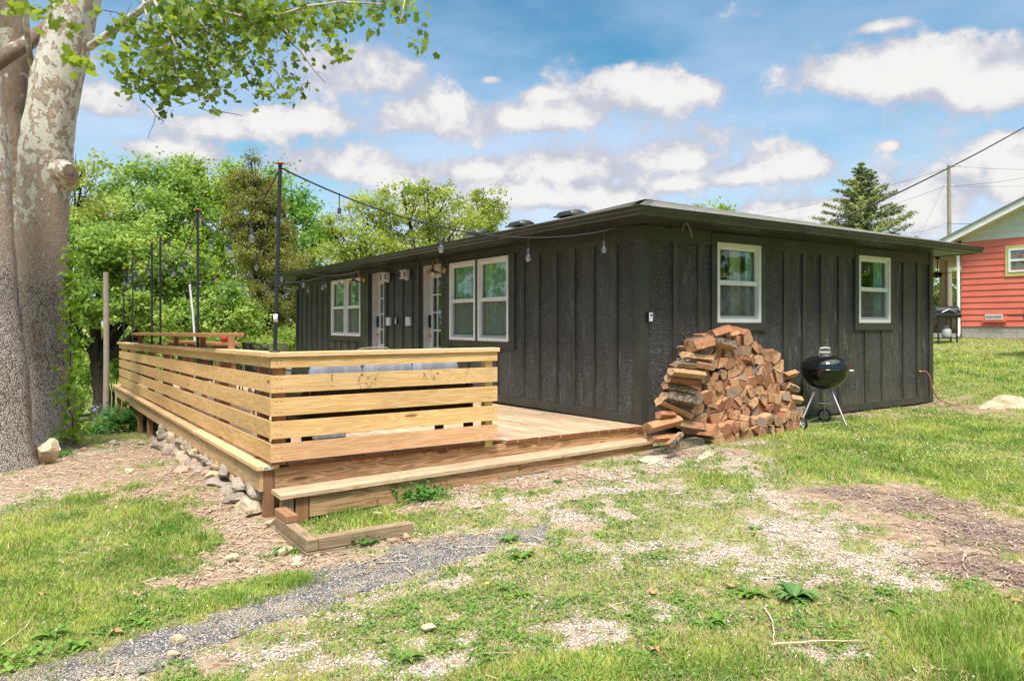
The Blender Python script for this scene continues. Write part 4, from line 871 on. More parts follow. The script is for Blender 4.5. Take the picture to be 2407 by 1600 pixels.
def festoon(label, A, B, sag, spacing=.62, first=.4, light=False, bulbs=None, dropl=.12):
    A = Vector(A); B = Vector(B); s = thing('string_lights', label, 'string lights', A, 'strings of clear bulbs over the deck')
    def P(t): p = A.lerp(B, t); p.z -= sag * 4 * t * (1 - t); return p
    m = MB(); m.tube([P(i / 28) for i in range(29)], .0075, 6); m.build('cable', RUBBER if light else BLKMET, s)
    L = (B - A).length; ts = bulbs or [(first + i * spacing) / L for i in range(int((L - first - .1) / spacing) + 1)]
    for t in ts:
        p = P(t); m = MB(); a = rng.uniform(-.012, .012); z = p.z - dropl
        m.tube([p + Vector((0, 0, .012)), (p.x + a * .6, p.y + a, z)], .0045, 6); m.lathe([(0, 0), (.013, 0), (.017, -.012), (.018, -.05), (.021, -.056), (.0, -.056)], (p.x + a * .6, p.y + a, z), 12); so_ = m.build('socket', BLKMET, s)
        m = MB(); m.lathe([(.015, -.052), (.020, -.066), (.030, -.090), (.031, -.105), (.024, -.124), (.010, -.134), (.0, -.135)], (p.x + a * .6, p.y + a, z), 14); m.build('bulb', BULB, so_)
        if p.y < 4: m = MB(); m.tube([(p.x + a * .6 + .006 * math.cos(q), p.y + a + .006 * math.sin(q), z - .060 - .05 * (1 - abs(q - 3.14) / 3.14)) for q in [i * .45 for i in range(15)]], .0012, 4); m.build('filament', STEEL, so_)
CNR = (-.30, -.20, 2.42)
def tt(px, A, B):  # parameter along A-B whose image column is px
    A = Vector(A); B = Vector(B); best = 0; bd = 1e9
    for i in range(401):
        p = A.lerp(B, i / 400) - CAM; x = 1203.5 + FPX * p.dot(RT) / p.dot(FW)
        if abs(x - px) < bd: bd = abs(x - px); best = i / 400
    return best
up = Vector((0, 0, -.03))
A1 = TOPS[0] + up
festoon('string of clear bulbs from the nearest pole to the near corner of the eave', A1, CNR, .36, bulbs=[tt(p, A1, CNR) for p in (798, 1036, 1242, 1420)])
festoon('string of clear bulbs sagging from the nearest pole to the second pole', A1, TOPS[1] + up, .42, bulbs=[.27, .52, .78])
E2 = (-.32, 7.9, 2.40); E3 = (-.32, 9.9, 2.40); E4 = (-.32, 12.3, 2.40)
festoon('string of clear bulbs from the second pole to the eave above the far door', TOPS[1] + up, E2, .42, .8, .7, True)
festoon('string of clear bulbs sagging between the second and third poles', TOPS[1] + up, TOPS[2] + up, .45, .66, .5)
festoon('string of clear bulbs from the third pole to the eave left of the far door', TOPS[2] + up, E3, .42, .75, .6, True)
festoon('string of clear bulbs sagging from the fourth pole towards the fifth pole', TOPS[3] + up, TOPS[4] + up, .5, .66, .4)
festoon('string of clear bulbs from the fifth pole to the far end of the eave', TOPS[4] + up, E4, .35, .8, .6, True)
festoon('short string of clear bulbs between the last two poles on the left railing', TOPS[4] + up, TOPS[5] + up, .22, .5, .4)
# ------------------------------------------------------------------ furniture on the deck
def sofa():
    s = thing('patio_sofa', 'dark wicker patio sofa with three blue-grey cushions, its back against the front railing', 'sofa', (-3.3, .4, 0)); x0, x1 = -4.16, -2.36
    m = MB()
    for i in range(3):
        a = x0 + .08 + i * (x1 - x0 - .16) / 3; b = a + (x1 - x0 - .16) / 3 - .025; m.box(a, b, .06, .10, .20, .66)
    m.build('back_panel', WICKD, s, bevel=.01)
    m = MB()
    for x in (x0, x0 + .60, x0 + 1.18, x1 - .06): m.box(x, x + .06, .05, .11, .20, .70)
    m.box(x0, x1, .045, .115, .70, .74); m.build('back_frame', WICKD, s, bevel=.006)
    for x in (x0, x1 - .08):
        for y in (.05, .70): m = MB(); m.box(x, x + .08, y, y + .07, -.01, .20); m.build('leg', WICKD, s)
    m = MB(); m.box(x0, x1, .12, .78, .20, .30); m.build('seat_frame', WICKD, s, bevel=.01)
    for x in (x0 - .0, x1 - .09): m = MB(); m.box(x, x + .09, .12, .78, .301, .60); m.build('armrest', WICKD, s, bevel=.02)
    for i in range(3):
        a = x0 + .10 + i * (x1 - x0 - .2) / 3; b = a + (x1 - x0 - .2) / 3 - .02
        for nm, bx in (('back_cushion', (a, b, .10, .27, .44, .895)), ('seat_cushion', (a, b, .26, .76, .302, .43))):
            m = MB(); X0, X1, Y0, Y1, Z0, Z1 = bx; n = 10; vs = []; fs = []
            # pillow: superellipsoid
            for iu in range(9):
                ph = -math.pi / 2 + math.pi * iu / 8
                for iv in range(20):
                    th = 2 * math.pi * iv / 20; f = lambda c, e: math.copysign(abs(c) ** e, c)
                    q = (f(math.cos(ph), .45) * f(math.cos(th), .35), f(math.cos(ph), .45) * f(math.sin(th), .35), f(math.sin(ph), .6))
                    wr = 1 + .02 * math.sin(th * 7 + i * 3) * math.cos(ph)
                    vs.append(((X0 + X1) / 2 + q[0] * wr * (X1 - X0) / 2, (Y0 + Y1) / 2 + q[1] * (Y1 - Y0) / 2, (Z0 + Z1) / 2 + q[2] * wr * (Z1 - Z0) / 2))
            for iu in range(8):
                for iv in range(20): fs.append((iu * 20 + iv, iu * 20 + (iv + 1) % 20, (iu + 1) * 20 + (iv + 1) % 20, (iu + 1) * 20 + iv))
            m.add(vs, fs, 0, None, True); m.build(nm, CUSH, s)
sofa()
def rope_chair(x, y, rz, sc, label, mat_=None, group=None, high=.82):
    base = -.012 * y; t = thing('rope_chair' if mat_ is None else 'metal_chair', label, 'chair', (x, y, base), group); M_ = Matrix.Translation((x, y, base)) @ Matrix.Rotation(rz, 4, 'Z')
    def T(p): return M_ @ Vector((p[0] * sc, p[1] * sc, p[2]))
    fr = BLKMET; 
    for sx in (-1, 1):
        for sy in (-1, 1): m = MB(); m.tube([T((sx * .27, sy * .25, 0)), T((sx * .25, sy * .22, .42))], .012, 8); m.build('leg', fr, t)
    m = MB(); loop = [(-.30, -.26, .42), (.30, -.26, .42), (.30, .26, .42), (-.30, .26, .42), (-.30, -.26, .42)]; m.tube([T(p) for p in loop], .012, 6)
    arc = [(-.31, -.24, .42), (-.35, -.20, .62), (-.36, .05, .66), (-.33, .28, high - .06), (-.22, .36, high), (.0, .39, high + .015), (.22, .36, high), (.33, .28, high - .06), (.36, .05, .66), (.35, -.20, .62), (.31, -.24, .42)]
    m.tube([T(p) for p in arc], .013, 8); m.build('frame', fr if mat_ else ROPE, t)
    m = MB(); rm = mat_ or ROPE
    top = arc[2:9]; n = 34
    for i in range(n + 1):
        s = i / n * (len(top) - 1); k = min(int(s), len(top) - 2); f = s - k; p = Vector(top[k]).lerp(Vector(top[k + 1]), f); q = Vector((max(-.29, min(.29, p.x * .9)), min(.26, p.y * .8), .42))
        m.tube([T(q), T((q + p) / 2 + Vector((0, .02, 0))), T(p)], .0055 if mat_ is None else .004, 5)
    m.build('backrest', rm, t)
    m = MB(); m.board(T((-.27, -.25, .425)), T((.27, -.25, .425)) - T((-.27, -.25, .425)), T((-.27, .24, .425)) - T((-.27, -.25, .425)), (0, 0, .07)); m.build('seat', CUSH if mat_ is None else WICKD, t, bevel=.02)
rope_chair(-1.62, 4.75, R(180), 1.0, 'pale rope armchair behind the front railing, in front of the far pair of windows', high=.90)
rope_chair(-2.55, 7.6, R(-150), 1.1, 'rounded pale rope armchair standing behind the nearest light pole', high=.95)
g_ = 'black metal chairs by the bar table'
for i, (x, y, rz, lb) in enumerate([(-3.35, 3.9, 100, 'black metal chair at the near end of the bar table'), (-3.25, 4.75, 90, 'black metal chair beside the bar table, second from its near end'), (-3.25, 5.65, 85, 'black metal chair beside the bar table, third from its near end'),
     (-3.25, 6.6, 95, 'black metal chair beside the bar table, fourth from its near end'), (-3.3, 9.0, 90, 'black metal chair past the far end of the bar table, nearer of two'), (-3.35, 10.1, 80, 'black metal chair past the far end of the bar table, farther of two')]):
    rope_chair(x, y, R(rz), .8, lb, BLKMET, g_, high=1.0)
def bar_table():
    t = thing('bar_table', 'long reddish wooden bar table inside the left railing', 'table', (-3.95, 6, -.07)); m = MB()
    for i in range(2): m.board((-4.13 + i * .17, 3.9, .985), (0, 4.3, 0), (.165, 0, 0), (0, 0, .04))
    shear(m, -.012); m.build('table_top', W_BAR, t, bevel=.003)
    for y in (4.05, 6.0, 7.95):
        for x in (-4.1, -3.9): m = MB(); m.box(x, x + .07, y, y + .07, -.012 * y, .983 - .012 * y, axis='z'); m.build('leg', W_CEDAR, t)
bar_table()
c = MB(); p = Vector((-3.97, 4.12, .977)); c.lathe([(0, 0), (.045, 0), (.05, .06), (.05, .07), (.04, .075), (0, .08)], p, 14); tag(c.build('candle_jar', mat('red_glass', (.45, .03, .03), .25), origin=p), 'small red jar on the near end of the bar table', 'jar')
# blue-grey ottoman seen low between the boards
o = MB(); o.box(-3.75, -3.40, .95, 1.25, .0, .09); ot = o.build('floor_cushion', CUSH, origin=(-3.5, 1.1, 0), bevel=.03); tag(ot, 'small blue-grey cushion lying on the deck boards near the sofa', 'cushion')
# ------------------------------------------------------------------ timber border below the step
def timber_border():
    t = thing('timber_border', 'weathered square timbers edging the small grass bed below the step', 'garden border', (-4.5, -1.2, -.5))
    z = -.50
    P = on_ground(721, 1313); x0 = P.x; y0 = P.y; z = P.z
    R1 = at_z(971, 1218, z + .17); 
    for k, (zz) in enumerate((z - .05, z + .045)):
        m = MB(); d = Vector((R1.x - x0, R1.y - y0, 0)); d.normalize(); n = Vector((-d.y, d.x, 0)); L = (Vector((R1.x, R1.y, 0)) - Vector((x0, y0, 0))).length
        m.board(Vector((x0, y0, zz)) + d * (.093 if k else 0), d * (L - (.09 if k else .2)), n * .09, (0, 0, .092)); m.build('timber', W_OLD, t, bevel=.008)
        m = MB(); m.board(Vector((x0, y0, zz)) + n * (0 if k else .093), n * (.82 if k else .75), d * .09, (0, 0, .092)); m.build('timber', W_OLD, t, bevel=.008)
    m = MB(); m.board(Vector((x0, y0, z + .14)) + n * .52, n * .32, d * .10, (0, 0, .06)); m.build('timber', W_CEDAR, t, bevel=.006)
timber_border()
# ------------------------------------------------------------------ stones
def stone(name, p, s, m, label, cat='stone', rz=0, seed=0, group=None, tilt=0, sub=3, rough=.22, flat=.0):
    bm = bmesh.new(); bmesh.ops.create_icosphere(bm, subdivisions=sub, radius=1); r = random.Random(seed)
    pl = [(Vector((r.gauss(0, 1), r.gauss(0, 1), r.gauss(0, .8))).normalized(), r.uniform(.48, .80)) for _ in range(14)]
    for v in bm.verts:
        for n_, d_ in pl:
            q = v.co.dot(n_)
            if q > d_: v.co -= n_ * (q - d_) * .97
        a = vnoise(np.array([v.co.x * 1.3 + seed * 3.1 + v.co.z]), np.array([v.co.y * 1.3 + v.co.z * 1.7]), 2.2, seed, 4)[0]; v.co *= 1 + (a - .5) * rough
    M_ = Matrix.Rotation(rz, 3, 'Z') @ Matrix.Rotation(tilt, 3, 'Y')
    for v in bm.verts: v.co = M_ @ Vector((v.co.x * s[0], v.co.y * s[1], v.co.z * s[2]))
    me = bpy.data.meshes.new(name); bm.to_mesh(me); bm.free(); me.materials.append(m); o = bpy.data.objects.new(name, me); C.objects.link(o); o.location = p
    LOC[o.name] = Vector(p); tag(o, label, cat, group); return o
P = on_ground(105, 1090); stone('boulder', P + Vector((.02, .05, .14)), (.20, .17, .24), ROCKY, 'upright pale yellowish boulder leaning at the foot of the sycamore', rz=.4, seed=4, tilt=.3, rough=.3)
P = on_ground(2345, 968); stone('boulder', P + Vector((.46, .10, .05)), (.56, .24, .19), ROCKY, 'long flat yellowish boulder on the lawn at the right edge', rz=-.5, seed=11, rough=.35)
P = on_ground(1545, 1082); stone('flagstone', P + Vector((0, .1, .0)), (.36, .17, .05), ROCKY, 'flat mossy slab beside the right end of the step', rz=.5, seed=21)
P = on_ground(1680, 1070); stone('flagstone', P + Vector((0, .1, .0)), (.34, .10, .04), ROCKY, 'thin pale slab in front of the old timber block by the woodpile', rz=.45, seed=22)
# dry-laid stones filling the gap under the plank bench
SR = random.Random(5)
NTH = ['first', 'second', 'third', 'fourth', 'fifth', 'sixth', 'seventh', 'eighth', 'ninth', 'tenth', '11th', '12th', '13th', '14th', '15th', '16th', '17th', '18th']
p = on_ground(655, 1190); p.z += .05; stone('stone', p, (.085, .07, .08), ROCKY, 'white chalky stone at the foot of the step post', rz=1, seed=49, rough=.35)
p = on_ground(640, 1232); p.z += .02; stone('stone', p, (.10, .06, .04), ROCKY, 'flat pale stone lying beside the step post', rz=.3, seed=48, rough=.35)
yy = .06; n_ = 0
while yy < 5.6 and n_ < 18:
    wd = SR.uniform(.20, .30) * (1.3 if yy < 1.2 else 1); yc = yy + wd / 2; g_z = G(-4.6, yc) - .05; top = -.215 - .0133 * yc; H = top - g_z; rows = 1 if H < .17 else 2
    for r_ in range(rows):
        hh_ = H / rows; s_ = SR.uniform(.9, 1.1); big = 1.25 if r_ == 0 and rows > 1 else 1
        stone('stone', Vector((-4.53 - .05 * (r_ == 0) + SR.uniform(-.02, .02), yc + SR.uniform(-.03, .03), g_z + hh_ * (r_ + .5))), (.135 * s_ * big, wd * .66 * big, hh_ * .74), SR.choice([ROCKG, ROCKG, ROCKR, ROCKG, ROCKG, ROCKY]), f"{NTH[n_]} stone from the near post, {'lower' if r_ == 0 else 'upper'} course, filling the gap under the plank bench" if rows > 1 else f"{NTH[n_]} stone from the near post in the single course under the plank bench", rz=SR.uniform(-.3, .3), seed=200 + n_ * 3 + r_, group='stones under the plank bench', rough=.4)
    yy += wd * SR.uniform(.98, 1.35); n_ += 1
loose = [(430, 1110, .11, ROCKR, 'dark reddish brick-shaped stone on the dirt left of the bench'), (462, 1095, .11, ROCKR, 'tan block-shaped stone on the dirt close to the bench'), (268, 1046, .10, ROCKG, 'grey-tan stone in the mulch between the tree and the bench'), (197, 1058, .08, ROCKR, 'small tan stone right of the upright boulder'),
 (303, 1113, .08, ROCKY, 'pale flat stone at the top edge of the left grass'), (330, 1045, .07, ROCKG, 'small stone in the mulch below the leafy shrub'), (390, 1008, .11, ROCKG, 'mossy stone under the middle of the bench'), (360, 1030, .08, ROCKG, 'half-buried stone below the leafy shrub'),
 (697, 1318, .05, ROCKY, 'tan stone at the front corner of the timber border'), (672, 1300, .07, ROCKY, 'curved pale root-like stone left of the timber border'), (746, 1308, .04, ROCKY, 'round tan pebble right of the border corner'), (925, 1273, .045, ROCKR, 'pinkish stone at the right end of the timber border'), (955, 1265, .05, ROCKR, 'taller pinkish stone at the right end of the timber border'),
 (1120, 1195, .055, ROCKY, 'flat round stone in the grass in front of the step'), (1080, 1207, .035, ROCKY, 'small flat stone left of the flat round one'), (995, 1193, .035, ROCKY, 'small tan stone beside the clover clump'), (890, 1210, .05, ROCKY, 'pale stone in the grass bed'), (1475, 1123, .05, ROCKY, 'pointed tan stone standing in the gravel'),
 (1207, 1140, .05, ROCKR, 'tan stone below the middle of the step'), (545, 1316, .07, ROCKY, 'flat white stone on the bare soil'), (700, 1332, .06, ROCKY, 'flat whitish stone below the border corner'), (423, 1510, .055, ROCKY, 'pale round stone resting on the asphalt strip'), (405, 1545, .05, ROCKY, 'tan stone at the lower edge of the asphalt strip'),
 (570, 1200, .03, ROCKY, 'small white stone in the dirt below the stone fill'), (1640, 1087, .05, ROCKY, 'pale block by the grass in front of the woodpile'), (1010, 1478, .05, ROCKY, 'flat tan stone in the lower middle grass'), (2190, 1283, .04, ROCKY, 'white stone on the dark soil at the right')]
for i, (px, py, r_, m_, lab) in enumerate(loose):
    p = on_ground(px, py); p.z += r_ * .25; stone('stone', p, (r_ * SR.uniform(.95, 1.3), r_ * SR.uniform(.7, 1), r_ * SR.uniform(.45, .7)), m_, lab, rz=SR.uniform(0, 3), seed=100 + i, group='loose stones on the ground', sub=2)
p = on_ground(1520, 1050); q = at_y(1692, 1010, -1.02)
def block():
    P = on_ground(1600, 1058); d = Vector((1, .10, 0)).normalized(); m = MB(); n = Vector((-d.y, d.x, 0)); m.board(P, d * .50, n * .13, (0, 0, .10)); o = m.build('old_timber_block', LOGC, origin=P, bevel=.012)
    tag(o, 'mossy square timber block lying in front of the woodpile', 'timber block'); 
block()
# twigs on the ground
def twig(pts, r, label, m=None, name='twig', cat='twig'):
    m_ = MB(); W_ = []
    for i, (px, py) in enumerate(pts): p = on_ground(px, py); W_.append(p + Vector((0, 0, r * .8 + (.012 if 0 < i < len(pts) - 1 else .002))))
    fine = []
    for a, b in zip(W_, W_[1:]):
        for k in range(5): q = a.lerp(b, k / 5); fine.append(q + Vector((SR.gauss(0, .003), SR.gauss(0, .003), 0)))
    fine.append(W_[-1]); n = len(fine); m_.tube(fine, [r * (1 - .6 * i / n) for i in range(n)], 6); o = m_.build(name, m or BARKT, origin=W_[0]); tag(o, label, cat, 'fallen twigs and sticks')
BARKT = brk('twig_bark', (.28, .20, .14), (.46, .36, .27)); STRAW = dusty('dry_stalk', (.58, .46, .30), .3, .8)
for pts, r, lb, mm in [([(300,1190),(345,1160),(400,1110),(430,1078)],.006,'long thin dead stick leaning across the left soil',None), ([(400,1180),(440,1150),(455,1120)],.006,'forked brown twig left of the stone fill',None), ([(385,1170),(420,1178),(470,1130)],.005,'bent twig crossing the forked one',None),
  ([(100,1065),(200,1062),(290,1050),(380,1020)],.007,'long root-like stick in the mulch behind the boulder',None), ([(160,1085),(240,1068),(330,1050)],.006,'second long stick in the mulch, just in front of the first',None), ([(515,1200),(522,1180),(519,1155)],.007,'pale upright splinter on the soil below the stone fill',STRAW),
  ([(525,1290),(560,1270),(572,1262)],.005,'short brown stick above the white stone',None), ([(660,1330),(760,1305),(850,1293),(925,1283)],.006,'long thin root lying below the timber border',None), ([(1165,1285),(1080,1290),(1060,1280)],.004,'short thin straw on the end of the asphalt',STRAW),
  ([(1050,1330),(1105,1335)],.004,'straight brown twig at the lower edge of the asphalt',None), ([(1140,1166),(1240,1150),(1290,1140)],.006,'brown twig below the right half of the step',None), ([(1300,1135),(1360,1125),(1400,1120)],.005,'small forked twig in the gravel below the step',None), ([(1280,1105),(1340,1098),(1385,1108)],.005,'curled twig under the toe board of the step',None),
  ([(1795,1248),(1835,1258),(1865,1268)],.006,'dark twig in the gravel above the big dark weed',None), ([(1797,1430),(1816,1465),(1820,1510)],.006,'long dry stalk standing bent beside the big dark weed',STRAW), ([(1815,1517),(1930,1512),(2060,1510)],.006,'long straight dry stalk lying in the lower right grass',STRAW),
  ([(2280,1120),(2320,1125),(2375,1124)],.008,'grey twig lying in the upper right lawn',None), ([(2285,1125),(2330,1140)],.006,'side branch crossing the grey twig in the lawn',None), ([(2155,1570),(2210,1580),(2280,1582)],.006,'dry curved stalk in the bottom right grass',STRAW), ([(2110,1168),(2180,1175)],.006,'short dark twig at the edge of the dark soil',None),
  ([(2215,1250),(2225,1262),(2260,1258)],.005,'light forked twig on the dark soil',STRAW), ([(1390,1440),(1450,1425),(1530,1400)],.004,'thin pale straw in the middle grass',STRAW), ([(2350,1380),(2375,1350)],.004,'white splinter at the right edge',STRAW), ([(0,1520),(60,1480),(90,1430)],.005,'dry stalk at the bottom left edge',STRAW), ([(395,1440),(440,1370),(480,1350)],.006,'dark twig lying in the left grass',None)]:
    twig(pts, r, lb, mm)
# fallen dry leaves
for i, (px, py, lb) in enumerate([(100, 1403, 'curled tan leaf in the left grass'), (325, 1402, 'flat orange leaf right of the curled one'), (275, 1490, 'brown leaf just above the asphalt strip'), (1535, 1395, 'dry brown leaf in the middle grass'), (1540, 1535, 'rolled brown leaf near the bottom edge'), (1720, 925 + 460, 'pale leaf in the patchy grass left of the big dark weed'), (1350, 1180, 'small brown leaf in the gravel in front of the step'), (2385, 1415, 'reddish leaf at the right edge of the dark soil')]):
    p = on_ground(px, py) + Vector((0, 0, .02)); m = MB(); a = SR.uniform(0, 6); vs = [p]; n = 10
    for k in range(n): q = a + 6.283 * k / n; rr = .045 * (1.0 if k % 2 == 0 else .55) * (1.3 if k in (0, 5) else .8); vs.append(p + Vector((math.cos(q) * rr, math.sin(q) * rr, SR.uniform(-.008, .018))))
    m.add(vs, [(0, 1 + k, 1 + (k + 1) % n) for k in range(n)]); tag(m.build('fallen_leaf', dusty('dry_leaf_%d' % i if i < 2 else 'dry_leaf', (.42, .25, .12), .3, .8), origin=p), lb, 'dry leaf', 'fallen dry leaves')
# ------------------------------------------------------------------ firewood
def spl(t, p):
    o = objco(t); g = world(t); ri = t.new('ShaderNodeObjectInfo').outputs['Random']
    f = t.noise(t.mapping(g, (60, 9, 60)), 1.0, 4, 0.65); n = t.noise(g, 9, 4, 0.6); n2 = t.noise(g, 30, 3)
    h = t.mix(ri, (0.48, 0.235, 0.12), (0.64, 0.42, 0.24)); h = t.mix(t.ramp(t.math('FRACT', t.math('MULTIPLY', ri, 7.3)), .66, .82), h, (0.34, 0.13, 0.07))
    c = t.mix(t.ramp(f, 0.3, 0.7, 0, 0.8), h, (0.30, 0.14, 0.065)); c = t.mix(t.ramp(n, 0.52, 0.72, 0, 0.6), c, (0.16, 0.09, 0.05)); c = t.mix(t.ramp(n, 0.42, 0.25, 0, 0.5), c, (0.66, 0.48, 0.29))
    t.link(c, p.inputs['Base Color']); t.link(t.bump(t.math('ADD', f, n2), 0.7, 0.008), p.inputs['Normal'])
SPLIT = mat('split_wood', rough=0.85, spec=0.15, fn=spl)
def endw(t, p):
    uv = uvco(t); g = world(t); ri = t.new('ShaderNodeObjectInfo').outputs['Random']
    l = t.new('ShaderNodeVectorMath', operation='LENGTH'); t.link(uv, l.inputs[0]); r_ = l.outputs['Value']
    w_ = t.math('SINE', t.math('MULTIPLY', t.math('ADD', r_, t.math('MULTIPLY', t.noise(g, 14, 2), 0.02)), 620.0)); n = t.noise(g, 12, 4, .6); n2 = t.noise(g, 60, 3)
    base = t.mix(ri, (0.46, 0.235, 0.13), (0.66, 0.43, 0.25)); base = t.mix(t.ramp(t.math('FRACT', t.math('MULTIPLY', ri, 5.7)), .6, .75), base, (0.30, 0.13, 0.075)); c = t.mix(t.ramp(w_, -1, 1, 0, .40), base, (0.34, 0.17, 0.08))
    c = t.mix(t.ramp(n, 0.47, 0.66, 0, .8), c, (0.17, 0.095, 0.055)); c = t.mix(t.ramp(n2, .56, .72, 0, .65), c, (.14, .08, .045)); c = t.mix(t.ramp(t.math('FRACT', t.math('MULTIPLY', ri, 13.1)), .80, .86, 0, .6), c, (.24, .20, .165))
    t.link(c, p.inputs['Base Color']); t.link(t.bump(n2, 0.6, 0.006), p.inputs['Normal'])
ENDW = mat('sawn_log_end', rough=0.9, spec=0.1, fn=endw)
LBARK = brk('firewood_bark', (0.085, 0.062, 0.045), (0.30, 0.235, 0.175), (1, 1, 1), 22)
LR = random.Random(11)
def log_mesh(poly, L, barks, M_):
    """poly: cross-section points (2D), L: length, barks: per-edge flags; M_ maps (x, along, z) into place"""
    m = MB(); rings = 6; n0 = len(poly); P = []; fl = []
    for i in range(n0):  # subdivide the edges so the sides can be uneven
        a = Vector(poly[i]); b = Vector(poly[(i + 1) % n0]); k = max(1, int((b - a).length / .028))
        for j in range(k): P.append(a.lerp(b, j / k)); fl.append(barks[i])
    n = len(P); c = sum(P, Vector((0, 0))) / n; vs = []; uvs = []
    bump = [LR.gauss(0, .0022) for _ in range(n)]; tw = LR.uniform(-.12, .12); tp = LR.uniform(-.08, .05)
    sl = (LR.uniform(-.12, .12), LR.uniform(-.12, .12))
    for r in range(rings + 1):
        t = r / rings; s = 1 + tp * t - (.03 if r in (0, rings) else 0)
        for j, p in enumerate(P):
            d = p - c; a = tw * t; q = Vector((d.x * math.cos(a) - d.y * math.sin(a), d.x * math.sin(a) + d.y * math.cos(a))) * s; rr = 1 + (bump[j] + LR.gauss(0, .0016)) / max(d.length, .02)
            y = L * t + (q.x * sl[0] + q.y * sl[1] if r in (0, rings) else 0); vs.append(M_ @ Vector((c.x + q.x * rr, y, c.y + q.y * rr)))
    base = len(m.v); m.v.extend([tuple(v) for v in vs])
    for r in range(rings):
        for j in range(n):
            k = (j + 1) % n; m.f.append([r * n + j, (r + 1) * n + j, (r + 1) * n + k, r * n + k]); m.m.append(1 if fl[j] else 0); m.sm.append(False); m.uv.append([(0, 0)] * 4)
    off = Vector((LR.uniform(-.04, .04), LR.uniform(-.04, .04)))
    for r, rev in ((0, False), (rings, True)):
        f = [r * n + j for j in range(n)]; u = [tuple(P[j] - c + off) for j in range(n)]
        if rev: f.reverse(); u.reverse()
        m.f.append(f); m.m.append(2); m.sm.append(False); m.uv.append(u)
    return m
def clip(poly, n, d):
    out = []
    for i in range(len(poly)):
        a = poly[i]; b = poly[(i + 1) % len(poly)]; da = a[0] * n[0] + a[1] * n[1] - d; db = b[0] * n[0] + b[1] * n[1] - d
        if da <= 0: out.append(a)
        if (da < 0) != (db < 0) and abs(da - db) > 1e-9: t = da / (da - db); out.append((a[0] + (b[0] - a[0]) * t, a[1] + (b[1] - a[1]) * t))
    return out
ORD = ['leftmost', 'second from the left', 'third from the left', 'fourth from the left', 'fifth from the left', 'sixth from the left', 'seventh from the left', 'eighth from the left', 'ninth from the left', 'tenth from the left', '11th from the left', '12th from the left', '13th from the left', '14th from the left', '15th from the left', '16th from the left', '17th from the left', '18th from the left', '19th from the left', '20th from the left']
RN = ['bottom', 'second', 'third', 'fourth', 'fifth', 'sixth', 'seventh', 'eighth', 'ninth', 'tenth', '11th', '12th', '13th']
PB = -.26
